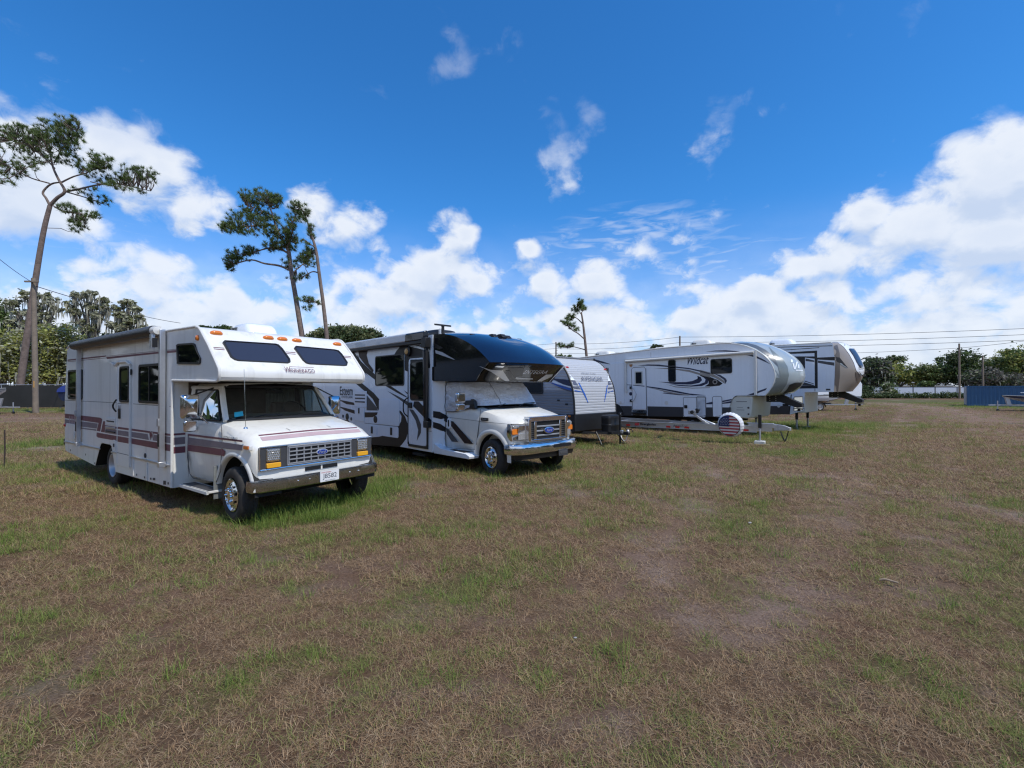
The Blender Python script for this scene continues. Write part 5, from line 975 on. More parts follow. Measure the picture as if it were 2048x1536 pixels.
# ================================================================ 3. corrugated travel trailer
Av = Veh(45, 2.893, 16.263); AS = -1.22
zG = zm(1040,690,1260,900,1609); z2 = zm(1180,670,1420,880,1755); z3 = zm(1400,660,1640,900,1536); z4 = zm(1540,660,1760,840,1877)
bluel = mat('bright_blue_decal', (.02, .10, .42), .35, coat=.3); navyd = mat('navy_decal', (.015, .02, .06), .35, coat=.3); greyd = mat('grey_decal', (.10, .10, .13), .35, coat=.3)
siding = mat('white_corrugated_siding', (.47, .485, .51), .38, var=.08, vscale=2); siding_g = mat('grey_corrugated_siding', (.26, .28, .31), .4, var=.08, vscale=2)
def travel_trailer():
    v = Av; T = thing('travel_trailer', 'corrugated white and grey travel trailer with rounded front and black gas bottle cover', 'travel trailer', 'parked towable campers'); v.place(T)
    sG = lambda x, y: v.Y(zG(x, y), AS); P = lambda pts: [(q.x, q.z) for q in (sG(*p) for p in pts)]
    prof = spl([Vector(p) for p in ((0, 1.03), (-.01, 1.25), (-.03, 1.52), (-.10, 1.92), (-.21, 2.19), (-.38, 2.50), (-.66, 2.78), (-1.06, 2.94), (-1.5, 2.99), (-7.5, 3.0))], 8)
    xf = lambda z: next((a.x + (b.x - a.x) * (z - a.y) / max(b.y - a.y, 1e-6) for a, b in zip(prof, prof[1:]) if a.y <= z <= b.y + 1e-6), -1.5)
    b = MB(); b.prism([(-7.6, .75), (-.02, .75), (-.02, 1.03)] + [(p.x, p.y) for p in prof[1:]] + [(-7.6, 2.95)], 'y', AS + .03, -AS - .03, siding); core = b
    for s in (-1, 1):                                   # ribbed side sheets
        z = .80; rib = .092
        while z < 2.9:
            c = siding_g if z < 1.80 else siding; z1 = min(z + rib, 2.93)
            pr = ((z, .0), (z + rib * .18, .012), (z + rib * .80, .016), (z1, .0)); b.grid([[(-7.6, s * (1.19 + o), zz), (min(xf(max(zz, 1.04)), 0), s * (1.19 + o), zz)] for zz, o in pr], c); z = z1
    # ribbed front sheet
    L = [0]; 
    for a, c in zip(prof, prof[1:]): L.append(L[-1] + (c - a).length)
    def along(d):
        for i in range(len(prof) - 1):
            if L[i] <= d <= L[i + 1]: t = (d - L[i]) / (L[i + 1] - L[i]); p = prof[i].lerp(prof[i + 1], t); tg = (prof[i + 1] - prof[i]).normalized(); return p, Vector((tg.y, -tg.x))
        return prof[-1], Vector((0, 1))
    rows = []; d = .0; fr = MB()
    while d < 3.3:
        for k, o in ((0, .0), (.2, .013), (.8, .017)): p, n = along(d + k * .092); q = p + n * (o + .004); rows.append([(q.x, y, q.y) for y in (-1.20, -.6, 0, .6, 1.20)])
        d += .092
    fr.grid(rows, siding); src = MB(); src.add(fr); fo = MB(); fo.add(fr)
    wd = lambda m, pts: wrap(v, src, [zG(*p) for p in pts], m, fo, .012, 3.0)
    for m, pts in ((white, [(665,355),(690,385),(800,518),(740,515)]), (white, [(1280,400),(1345,525),(1285,528)]), (greyd, [(742,520),(800,518),(825,560),(850,590),(760,580)]), (greyd, [(1288,530),(1348,528),(1362,578),(1288,585)]), (greyd, [(765,605),(860,612),(885,642),(770,632)]), (greyd, [(1286,622),(1372,615),(1378,632),(1284,645)]),
                   (bluel, [(775,655),(900,680),(915,698),(785,672)]), (bluel, [(1282,690),(1385,655),(1390,668),(1280,700)]), (bluel, [(848,552),(866,555),(950,715),(1000,850),(990,850),(930,720)]), (bluel, [(1268,590),(1282,590),(1262,720),(1232,840),(1228,840),(1248,700)])): wd(m, pts)
    up = Vector((-.42, 0, .9)).normalized(); text(fo, 'AVENGER', (-.165, -.62, 2.13), (0, 1, 0), Vector((-.35, 0, .94)), 1.26, .17, greyd, off=.035, spacing=1.15); text(fo, 'PRIME TIME', (-.28, -.45, 2.37), (0, 1, 0), Vector((-.55, 0, .84)), .80, .05, greyd, off=.035, spacing=1.4)
    for m, pts in ((navyd, [(455,485),(715,512),(745,605),(620,570)]), (white, [(430,510),(500,520),(640,580),(752,615),(750,640),(600,600),(430,530)]), (bluel, [(425,545),(520,565),(745,628),(757,668),(640,640),(520,590)]), (greyd, [(500,600),(650,640),(760,672),(765,690),(640,655)])): plateY(b, P(pts), -1.195, m, .022)
    for x, y in ((560,808),(678,866)): q = sG(x, y); b.prism(rr(q.x - .05, q.x + .05, q.z - .025, q.z + .025, .01), 'y', -1.225, -1.19, black)
    b.build('camper_body', T, sharp=25); fo.build('front_panel', T, sharp=25)
    m = MB()
    for s in (-1, 1): m.tube([(p.x + .01, s * 1.215, p.y) for p in prof], .032, black, 8); 
    m.build('edge_moulding', T)
    m = MB(); m.box(-7.6, .02, -1.23, 1.23, .76, .80, black); m.prism([(-7.6, .42), (-.06, .42), (.04, .48), (.03, 1.035), (-1.6, 1.035), (-7.6, 1.0)], 'y', -1.225, 1.225, black); m.build('lower_skirt', T, bevel=.015)
    a, c = sG(105, 560), sG(337, 718); window(T, rr(-3.0, c.x, c.z, 2.12, .06), AS, .05, .02, name='side_window'); 
    for y in (-.95, .95): q = v.hit(zG(682 if y < 0 else 1238, 335 if y < 0 else 367), (-.40, 0, 2.52), (.75, 0, .66)); marker(T, q + Vector((.02, 0, .02)), (.035, .08, .03), redl, rot=(0, R(48), 0))
    q = sG(722, 1040); marker(T, (q.x, AS - .004, q.z), (.06, .035, .03), amber, rot=(R(90), 0, 0))
    h = MB(); q = v.Y(zG(1280, 380), 1.24); h.box(q.x - .12, q.x + .0, 1.22, 1.34, q.z - .12, q.z + .12, black); h.build('awning_end', T, bevel=.03)
    # drawbar, gas cover, jack
    m = MB()
    for s in (-1, 1): m.tube([(-.4, s * .95, .42), (1.12, s * .06, .42)], .055, chassis, 4)
    m.box(.2, .85, -.35, .35, .40, .46, chassis); m.box(1.0, 1.28, -.06, .06, .37, .47, chassis); m.lathe([(.05, 0), (.055, .06), (.03, .10), (.001, .11)], (1.24, 0, .44), galv, 'z', 12); m.build('drawbar', T)
    m = MB(); rings = []
    for z, k in ((.46, .96), (.62, .97), (.63, 1.0), (.70, 1.0), (.71, .97), (.90, 1.0), (.93, 1.0), (.98, .95), (1.0, .80)): rings.append([(.58 + x * k * .20, y * k * .34, z) for x, y in rr(-1, 1, -1, 1, .5, 5)])
    m.grid(rings, black, True, True); m.build('gas_bottle_cover', T, sharp=35)
    m = MB(); m.tube([(.95, 0, .05), (.95, 0, 1.0)], .035, black); m.tube([(.95, 0, 1.0), (.95, 0, 1.10)], .055, black); m.tube([(.95, 0, .0), (.95, 0, .40)], .028, galv); m.lathe([(.09, 0), (.09, .015), (.001, .015)], (.95, 0, -.0), galv, 'z', 12); m.lathe([(.03, 0), (.03, .01), (.001, .01)], (.98, -.02, 1.05), silver, 'x', 8); m.build('tongue_jack', T)
    for x, y in ((.78, -.55), (.78, .55)): m = MB(); m.tube([(x - .4, y, .45), (x - .1, y * 1.2, .06)], .025, black); m.box(x - .18, x - .02, y * 1.2 - .06, y * 1.2 + .06, .0, .03, black); m.build('stabiliser', T)
    m = MB(); m.tube(spl([(1.0, -.06, .46), (1.10, -.16, .30), (1.2, -.12, .18), (1.26, -.05, .36)], 6), .010, galv, 6); m.build('safety_chain', T)
    m = MB(); m.tube(spl([(.2, .3, .5), (.7, .42, .62), (1.05, .3, .5), (1.3, .1, .55), (1.42, .02, .48)], 6), .012, black, 6); m.build('power_cable', T); m = MB(); m.box(1.02, 1.12, -.14, -.05, .42, .52, alu); m.build('junction_box', T, bevel=.01)
    for x in (-4.0, -4.85):
        for s in (-1, 1): wheel(T, x, s * 1.08, .34, .2, .19, 'flat', s)
    ac_unit(T, -4.0, 0, 3.0, white)
    m = MB(); rbox(m, -3.0, -2.6, -.5, -.1, 3.0, 3.10, .08, trimw, 'z'); m.build('roof_vent', T, bevel=.02)
travel_trailer()
# ================================================================ 4. white fifth-wheel trailer with blue and grey swirls
Cv = Veh(45, 6.5, 23.06, .8); CS = -1.22
dkskirt = mat('dark_grey_skirt', (.045, .047, .052), .4, var=.1, vscale=5); capgrey = mat('grey_green_cap', (.18, .215, .22), .25, var=.12, vscale=3, coat=.5); caplt = mat('pale_grey_cap', (.36, .42, .45), .22, var=.12, vscale=3, coat=.5); capdk = mat('slate_cap_band', (.10, .115, .13), .3, coat=.4)
taupe = mat('taupe_swirl', (.30, .27, .24), .35, coat=.3); offw = mat('offwhite_fibreglass', (.62, .63, .58), .35, dirt=(.46, .45, .40), var=.4, vscale=3); capblk = mat('near_black_cap_patch', (.03, .032, .033), .6)
def pin_box(T, x, z, L=1.2):
    m = MB(); m.prism([(x - .25, z + .12), (x + .30, z + .12), (x + L, z - .22), (x + L, z - .36), (x + L - .16, z - .38), (x + .25, z - .16), (x - .25, z - .16)], 'y', -.17, .17, black)
    for s in (-1, 1):
        for i in range(3): m.lathe([(.022, 0), (.02, -.012 * -s), (.001, -.014 * -s)], (x + .1 + i * .0, s * .17, z - .10 + i * .085), galv, n=8); m.lathe([(.022, 0), (.02, .012 * s), (.001, .014 * s)], (x - .12, s * .17, z - .10 + i * .085), galv, n=8)
    m.lathe([(.19, 0), (.19, .02), (.001, .02)], (x + L - .14, 0, z - .42), black, 'z', 20); m.lathe([(.05, -.1), (.05, 0), (.001, 0)], (x + L - .14, 0, z - .42), black, 'z', 12); m.build('pin_box', T, bevel=.012)
def landing_leg(T, x, y, z1, z0=0.0):
    m = MB(); m.box(x - .05, x + .05, y - .05, y + .05, z0 + .45, z1, chassis); m.box(x - .035, x + .035, y - .035, y + .035, z0 + .02, z0 + .5, galv); m.box(x - .11, x + .11, y - .11, y + .11, z0, z0 + .02, galv); m.build('landing_leg', T, bevel=.004)
def fifth_wheel():
    v = Cv; T = thing('fifth_wheel_trailer', 'long white fifth-wheel trailer with blue swirl graphics and a grey rounded nose', 'fifth-wheel trailer', 'parked towable campers'); v.place(T)
    c2 = lambda x, y: v.Y(z2(x, y), CS); c3 = lambda x, y: v.Y(z3(x, y), CS); P = lambda f, pts: [(q.x, q.z) for q in (f(*p) for p in pts)]
    seam_c = spl([Vector(p) for p in ((4.55, 3.64), (5.0, 3.53), (5.43, 3.33), (5.76, 3.08), (5.99, 2.80), (6.13, 2.42), (6.12, 2.12), (6.02, 1.85), (5.86, 1.62), (5.77, 1.53))], 4)
    nose_c = spl([Vector(p) for p in ((4.75, 3.76), (5.34, 3.66), (5.90, 3.43), (6.33, 3.15), (6.62, 2.86), (6.78, 2.52), (6.79, 2.18), (6.69, 1.93), (6.40, 1.65), (6.05, 1.53))], 4)
    b = MB(); side = [(-3.6, .62), (0, .62), (2.5, .62), (4.45, .68), (4.40, .95), (4.52, 1.35), (4.62, 1.48), (4.72, 1.53), (5.77, 1.53)] + [(p.x, p.y) for p in reversed(seam_c)] + [(4.0, 3.65), (1.7, 3.64), (-2.4, 3.50), (-6.0, 3.38), (-6.0, .62)]
    b.prism(side, 'y', CS, -CS, white)
    for m, pts in ((dkskirt, [(370,1038),(612,1040),(612,1180),(370,1180)]), (dkskirt, [(838,1042),(1362,1054),(1362,1196),(842,1188)]), (dkskirt, [(1700,1058),(1790,1058),(1790,1196),(1700,1196)])): plateY(b, P(c2, pts), CS, m, .003)
    for m, f, pts in [(dkskirt, c3, [(80,990),(160,990),(165,1110),(70,1110)]), (dkskirt, c3, [(285,990),(395,990),(390,1040),(385,1110),(285,1090)]),
        (navyd, c2, [(700,446),(850,430),(1010,432),(1150,448),(1150,470),(950,452)]), (navyd, c2, [(1250,460),(1450,482),(1600,515),(1755,560),(1755,575),(1600,535),(1450,500),(1250,478)]), (taupe, c2, [(930,484),(1150,482),(1450,510),(1600,555),(1755,600),(1755,622),(1600,585),(1450,540),(1250,508),(1150,500)]), (navyd, c2, [(1000,684),(1150,690),(1400,688),(1500,672),(1570,640),(1595,605),(1570,600),(1620,615),(1640,660),(1600,700),(1480,725),(1250,720)]),
        (navyd, c2, [(1150,715),(1300,730),(1480,738),(1600,720),(1680,690),(1690,650),(1660,620),(1620,600),(1680,610),(1735,660),(1720,710),(1640,745),(1480,755),(1300,745)]), (taupe, c2, [(1110,720),(1250,752),(1500,772),(1755,765),(1755,775),(1500,782),(1250,765)]),
        (char, c3, [(0,575),(130,600),(230,640),(290,685),(250,712),(130,725),(60,722),(110,690),(110,650),(70,610),(0,585)]), (taupe, c3, [(0,510),(120,540),(240,600),(310,650),(320,690),(290,670),(200,615),(80,575),(0,548)]), (navyd, c3, [(180,560),(260,575),(330,620),(345,650),(325,690),(310,640),(250,598)]),
        (navyd, c2, [(480,722),(615,728),(800,742),(800,752),(615,740),(540,730)]), (navyd, c2, [(830,748),(1000,770),(1250,815),(1450,855),(1700,882),(1500,882),(1250,840),(1060,800),(830,762)]), (taupe, c2, [(835,765),(1060,806),(1250,848),(1480,882),(1250,868),(1080,832),(1060,820)]), (navyd, c2, [(1060,852),(1085,842),(1300,868),(1480,884),(1300,880)]),
        (navyd, c2, [(1450,1012),(1676,1002),(1676,1014)]), (navyd, c3, [(0,945),(60,938),(60,950),(0,952)]), (navyd, c3, [(80,935),(160,918),(160,950),(80,950)]), (navyd, c3, [(172,915),(272,895),(272,945),(172,948)]), (navyd, c3, [(285,905),(405,882),(405,900),(285,925)]), (navyd, c3, [(285,932),(400,908),(400,935),(285,945)]),
        (navyd, c2, [(0,350),(60,352),(180,385),(320,432),(180,412),(60,375)]), (navyd, c2, [(380,920),(470,922),(380,926)]), (navyd, c3, [(70,280),(200,262),(330,258),(480,270),(560,285),(330,278),(200,275)]), (navyd, c3, [(590,318),(700,320),(740,340),(830,385),(905,440),(830,405),(740,365),(690,345)]), (navyd, c3, [(600,835),(750,780),(860,740),(840,770),(760,800),(690,832)])]: plateY(b, P(f, pts), CS, m, .004)
    a = c2(1430, 430); e = c2(1755, 430); e3 = c3(115, 430); text(b, 'Wildcat', (a.x, CS, a.z - .02), (1, 0, 0), (0, 0, 1), e3.x - a.x, .36, navyd, shear=.45, bold=.012, off=.006)
    b.lathe([(.10, 0), (.10, -.008), (.001, -.010)], (c3(192, 665).x, CS, c3(192, 665).z), taupe, n=14); b.lathe([(.06, 0), (.06, -.012), (.001, -.014)], (c3(192, 665).x, CS, c3(192, 665).z), char, n=14)
    for pts in ([(890,255),(894,255),(894,325),(890,325)],): plateY(b, P(c2, pts), CS, seam, .003)
    b.build('camper_body', T, bevel=.01, sharp=30)
    # nose
    n = MB(); cp = cap(seam_c, nose_c, 1.22, caplt, 20, 2.6); n.add(cp); src = MB(); src.add(cp)
    for m, pts in ((capdk, [(440,165),(600,165),(720,195),(840,255),(930,330),(990,420),(1000,470),(940,410),(850,320),(720,235),(600,190)]), (caplt, [(935,465),(1010,560),(1018,612),(985,545),(940,490)]), (capgrey, [(880,215),(960,290),(1060,370),(1120,470),(1138,580),(1110,690),(1040,790),(960,828),(830,826),(930,690),(960,600),(1010,615),(1022,570),(1000,480),(960,360)]), (capblk, [(1145,700),(1215,672),(1285,672),(1305,670),(1285,715),(1180,785),(1060,812),(1110,760)])):  # last shape: near-black patch low on the nose
        wrap(v, src, [z3(*p) for p in pts], m, n, .01, 4.0)
    n.face([(p.x, -1.22 + .0, p.y) for p in (seam_c[-1],)] + [(seam_c[-1].x + (nose_c[-1].x - seam_c[-1].x) * (1 - abs(u) ** 2.6), u * 1.22, 1.53) for u in [-1 + i / 10 for i in range(1, 20)]] + [(seam_c[-1].x, 1.22, 1.53)], offw)
    n.build('front_cap', T, sharp=40)
    n = MB(); q = v.Y(z3(1185, 500), -.45); 
    wrap(v, src, [z3(*p) for p in [(1160,378),(1178,378),(1190,400),(1180,418),(1162,415)]], white, n, .014, 4); wrap(v, src, [z3(*p) for p in [(1182,425),(1200,432),(1212,490),(1232,405),(1250,410),(1222,500),(1200,500)]], white, n, .014, 4); wrap(v, src, [z3(*p) for p in [(1225,510),(1312,515),(1312,524),(1225,522)]], white, n, .014, 4); wrap(v, src, [z3(*p) for p in [(1250,440),(1268,445),(1270,490),(1252,490)]], white, n, .014, 4)
    n.build('lettering', T)
    m = MB(); m.tube([(p.x, CS - .004, p.y) for p in seam_c], .018, trimw, 6); m.tube([(-6, CS, 3.40), (-2.4, CS, 3.52), (1.7, CS, 3.665), (4.0, CS, 3.675), (4.55, CS, 3.65)], .03, trimw, 6); m.tube([(-6, -CS, 3.40), (-2.4, -CS, 3.52), (1.7, -CS, 3.665), (4.55, -CS, 3.65)], .03, trimw, 6); m.build('edge_moulding', T)
    # front storage wall under the overhang
    m = MB(); m.prism([(4.42, .66), (5.16, .62), (5.24, .72), (5.32, 1.5), (4.75, 1.53), (4.58, 1.44), (4.45, 1.2)], 'y', -1.17, 1.17, offw)
    m.build('storage_front', T, bevel=.04)
    m = MB(); q = v.X(z3(460, 960), 5.0)
    for y, z, r in ((-1.175, 1.05, .04), (-1.175, .80, .035)): m.lathe([(r, 0), (r, -.01), (.001, -.012)], (5.15, y, z), dgrey, n=10)
    m.box(4.70, 5.10, -1.176, -1.168, 1.28, 1.30, dgrey); m.box(4.7, 5.0, -1.176, -1.168, .95, .965, dgrey); m.box(4.72, 4.95, -1.176, -1.168, 1.05, 1.06, dgrey); m.build('front_wall_fittings', T)
    # door, windows
    d = MB(); d.prism(rr(.02, .76, .90, 2.86, .10), 'y', CS - .015, CS + .01, white); plateY(d, P(c2, [(630,728),(800,742),(800,755),(630,738)]), CS, navyd, .018); do = d.build('entry_door', T, bevel=.008)
    window(do, rr(c2(658, 600).x, c2(775, 600).x, c2(700, 725).z, c2(700, 530).z, .03), CS - .015, .05, .015, fm=offw)
    h = MB(); p0, p1 = c2(600, 770), c2(602, 960); h.tube(spl([(p0.x, CS - .02, p0.z), (p0.x + .18, CS - .10, p0.z - .06), (p0.x + .32, CS - .12, p0.z - .25), (p0.x + .32, CS - .12, p1.z + .22), (p1.x + .2, CS - .1, p1.z + .03), (p1.x, CS - .02, p1.z)], 5), .018, alu); h.box(p0.x - .05, p0.x + .05, CS - .05, CS, p0.z - .06, p0.z + .06, black); h.box(p1.x - .05, p1.x + .05, CS - .05, CS, p1.z - .06, p1.z + .06, black); h.build('grab_handle', T)
    h = MB(); h.tube([(.05, CS - .01, .9), (.02, CS - .01, 2.78), (.12, CS - .012, 2.86), (.68, CS - .012, 2.86), (.76, CS - .01, 2.76), (.77, CS - .01, .9)], .014, seam, 6); h.box(.02, .78, CS + .0, CS + .3, .60, .88, chassis); h.build('door_frame', T)
    h = MB(); h.box(.03, .76, CS - .10, CS, .70, .76, chassis); h.build('folding_step', T, bevel=.01)
    window(T, rr(1.85, 2.20, 2.14, 3.11, .08), CS, .03, .02, name='side_window', bars=[(1.87, 2.18, CS - .018, CS - .008, 2.80, 2.86), (1.87, 2.18, CS - .018, CS - .008, 2.70, 2.735)]); window(T, rr(3.72, 4.58, 2.43, 3.04, .08), CS, .03, .02, name='side_window')
    for nm, a, c in (('storage_hatch', z2(1370, 1195), z2(1690, 910)), ('storage_hatch', z3(165, 1110), z3(280, 850)), ('storage_hatch', z3(-40, 1110), z3(75, 850))):
        a, c = v.Y(a, CS), v.Y(c, CS)
        if nm == 'storage_hatch': h = MB(); h.prism(rr(a.x, c.x, a.z, c.z, .06), 'y', CS - .012, CS - .002, white); h.tube([(x, CS - .012, z) for x, z in rr(a.x, c.x, a.z, c.z, .06)] + [(c.x, CS - .012, a.z + .06)], .009, seam, 5); h.build(nm, T)
    h = MB(); q = c2(1402, 1048); h.prism(rr(q.x - .07, q.x + .07, q.z - .07, q.z + .07, .02), 'y', CS - .03, CS, black); h.build('hatch_lock', T, bevel=.008)
    h = MB(); q = c2(602, 445); h.prism([(q.x - .08, q.z + .05), (q.x - .05, q.z - .04), (q.x, q.z - .08), (q.x + .05, q.z - .04), (q.x + .08, q.z + .05)], 'y', CS - .05, CS, mat('brown_lamp_lens', (.40, .18, .07), .3, coat=.4)); h.build('porch_light', T, bevel=.01)
    for x, y in ((450,985),(1118,992),(597,860)):
        q = c2(x, y); h = MB(); h.lathe([(.085, 0), (.085, -.012), (.06, -.014), (.06, -.02), (.001, -.022)], (q.x, CS, q.z), trimw if x > 600 or x < 500 else navyd, n=16); h.build('utility_port', T)
    a = MB(); a.tube([(-.25, CS - .09, 3.16), (5.42, CS - .09, 3.22)], .055, trimw, 12); a.box(-.25, 5.4, CS - .10, CS, 3.20, 3.26, trimw); ao = a.build('awning_roll', T)
    for x, z in ((-.27, 1.70), (5.46, 1.56)): a = MB(); awning_arm(a, x, CS - .02, z, 3.25, trimw, .045); a.build('awning_arm', ao)
    # slide-out bulge and rear wheel well
    s = MB(); s.prism(rr(-1.15, -.38, 1.15, 3.12, .05), 'y', CS - .02, CS, white); s.build('slide_out', T, bevel=.01)
    s = MB(); rings = [[(-.95 + r * math.cos(R(180 * i / 16)), CS - .012, .62 + r * math.sin(R(180 * i / 16))) for i in range(17)] for r in (.52, .55)]; s.grid(rings, gry); rings = [[(-.95 + r * math.cos(R(180 * i / 16)), CS - .006, .62 + r * math.sin(R(180 * i / 16))) for i in range(17)] for r in (.01, .52)]; s.grid(rings, chassis); s.build('wheel_arch', T)
    for x in (-.95, -1.9):
        for sd_ in (-1, 1): wheel(T, x, sd_ * 1.08, .38, .22, .2, 'flat', sd_)
    pin_box(T, 5.75, 1.42, 1.0); m = MB(); rings = [[(5.62 + x * k * .36, y * k * .5, z) for x, y in rr(-1, 1, -1, 1, .6, 5)] for z, k in ((1.53, .8), (1.58, 1), (1.64, 1), (1.70, .7))]; m.grid(rings, capgrey, True, True); m.build('hitch_fairing', T)
    for y in (-.95, .95): landing_leg(T, 4.75, y, .9, .07)
    m = MB(); m.box(-6, 4.5, -.7, -.55, .45, .66, chassis); m.box(-6, 4.5, .55, .7, .45, .66, chassis); m.build('chassis', T)
    # roof
    for x, y in ((-2.0, -.3), (2.9, 0.1)): ac_unit(T, x, y, 3.50 if x < 0 else 3.68, trimw, 1.0, .7, .32)
    m = MB(); rbox(m, .9, 1.4, -.6, -.2, 3.62, 3.78, .08, trimw, 'z'); m.build('roof_vent', T, bevel=.03); m = MB(); rbox(m, -.6, -.2, -.7, -.3, 3.55, 3.68, .08, trimw, 'z'); m.build('roof_vent', T, bevel=.03)
    m = MB(); m.tube([(-.3, -.9, 3.60), (.9, -.9, 3.72)], .02, dgrey); m.tube([(.9, -.9, 3.62), (.9, -.9, 3.74)], .05, dgrey); m.build('roof_antenna', T)
fifth_wheel()
# ================================================================ 5. white and tan fifth-wheel trailer behind it
Tv = Veh(45, 14.83, 21.36)
tan = mat('tan_cap', (.30, .265, .23), .3, var=.08, vscale=3, coat=.4); tanb = mat('brown_cap_band', (.115, .10, .09), .3, coat=.4); tan_d = mat('brown_skirt', (.075, .065, .06), .4)
def tan_trailer():
    v = Tv; S = -1.22; T = thing('fifth_wheel_trailer', 'pale fifth-wheel trailer with black frame stripes and a tan pointed nose with a slanted window', 'fifth-wheel trailer', 'parked towable campers'); v.place(T)
    s4 = lambda x, y: v.Y(z4(x, y), S); P = lambda pts: [(q.x, q.z) for q in (s4(*p) for p in pts)]
    b = MB(); b.prism([(-9.5, .68), (-2.5, .68), (-1.70, .68), (-1.16, .88), (-1.11, 1.71), (0, 1.73), (.05, 2.99), (-.03, 3.80), (-.1, 3.88), (-9.5, 3.92)], 'y', S, -S, white)
    for m, pts in ((black, [(60,290),(1065,262),(1070,275),(60,302)]), (black, [(200,340),(845,296),(845,306),(200,350)]), (black, [(200,385),(808,350),(808,470),(1110,458),(1110,520),(815,505),(815,995),(400,1000),(400,955),(765,950),(765,490),(600,470),(600,655),(575,665),(500,560),(420,450),(762,450),(762,395),(200,412)]),
                   (gry, [(610,485),(760,520),(760,545),(610,530)]), (gry, [(820,520),(1100,555),(1100,610),(820,560)]), (tan_d, [(-200,1295),(338,1297),(338,1440),(-200,1440)]), (black, [(565,855),(750,915),(750,925),(565,870)]), (gry, [(560,885),(750,940),(750,950),(540,950)]), (gry, [(762,995),(772,995),(772,1050),(762,1050)]), (black, [(355,1100),(372,1100),(338,1400),(325,1400)])): plateY(b, P(pts), S, m, .004)
    a = s4(955, 1030); text(b, 'Reflection', (a.x, S, a.z), (1, 0, 0), (0, 0, 1), s4(1030, 1030).x - a.x, .10, ink, bold=.03, off=.006) if False else b.box(a.x, s4(1030, 1030).x, S - .008, S, a.z, a.z + .07, dgrey)
    b.build('camper_body', T, bevel=.015, sharp=30)
    sc_ = spl([Vector(p) for p in ((-.10, 3.88), (-.03, 3.78), (.01, 3.4), (.04, 2.99), (.04, 2.5), (.02, 2.1), (0, 1.73))], 4); nc = spl([Vector(p) for p in ((-.05, 3.97), (.21, 3.90), (.51, 3.64), (.75, 3.17), (.89, 2.68), (.72, 2.18), (.42, 1.75))], 4)
    n = MB(); cp = cap(sc_, nc, 1.22, tan, 20, 2.6); n.add(cp); src = MB(); src.add(cp); W_ = lambda m, pts, o=.01: wrap(v, src, [z4(*p) for p in pts], m, n, o, 4.5)
    W_(tanb, [(1075,250),(1150,248),(1190,400),(1195,560),(1190,800),(1160,1050),(1090,1052),(1112,800),(1112,560),(1100,430)]); W_(black, [(1108,460),(1190,470),(1260,560),(1335,655),(1190,560),(1108,535)], .013); W_(caplt, [(1200,560),(1260,595),(1330,655),(1270,625),(1195,575)], .013)
    W_(white, [(1160,215),(1290,238),(1430,318),(1455,345),(1540,500),(1590,620),(1598,740),(1585,810),(1560,790),(1470,690),(1430,560),(1350,410),(1260,290)], .013); W_(tint_b, [(1340,322),(1430,325),(1500,440),(1560,560),(1580,630),(1530,640),(1480,560),(1420,440)], .04); W_(black, [(1500,600),(1530,645),(1585,648),(1585,660),(1520,655)], .055); W_(black, [(1500,690),(1540,750),(1582,775),(1582,800),(1530,765)], .04); W_(tanb, [(1450,710),(1500,740),(1580,815),(1490,920),(1470,830)], .013)
    n.face([(sc_[-1].x + (nc[-1].x - sc_[-1].x) * (1 - abs(u) ** 2.6), u * 1.22, 1.735) for u in [-1 + i / 10 for i in range(21)]], offw)
    n.build('front_cap', T, sharp=40)
    m = MB(); m.box(-1.70, -1.12, S + .01, -S - .01, .78, 1.72, offw); m.build('storage_front', T, bevel=.02); m = MB(); a, c = v.X(z4(400, 1345), -1.12), v.X(z4(545, 1125), -1.12); m.prism(rr(a.y, max(c.y, a.y + .3), .92, 1.52, .04), 'x', -1.125, -1.10, offw); m.tube([(-1.10, y, z) for y, z in rr(a.y, max(c.y, a.y + .3), .92, 1.52, .04)] + [(-1.10, max(c.y, a.y + .3), .96)], .014, black, 5); m.build('storage_hatch', T)
    pin_box(T, -.15, 1.62, 1.0); landing_leg(T, -1.5, -.95, .8); landing_leg(T, -1.5, .95, .8)
    h = MB(); q = s4(148, 1298); h.lathe([(.07, 0), (.07, -.015), (.001, -.02)], (q.x, S, q.z), trimw, n=14); h.build('utility_port', T); h = MB(); q = s4(265, 1278); h.box(q.x - .12, q.x + .12, S - .015, S, q.z - .05, q.z + .05, black); h.build('hatch_latch', T)
    ac_unit(T, -2.3, 0, 3.90, white, 1.15, .75, .36)
    for x in (-6.3, -7.3):
        for sd_ in (-1, 1): wheel(T, x, sd_ * 1.08, .38, .22, .2, 'flat', sd_)
    m = MB(); m.tube([(-9.5, S, 3.92), (-.1, S, 3.89)], .025, trimw, 6); m.build('edge_moulding', T)
tan_trailer()
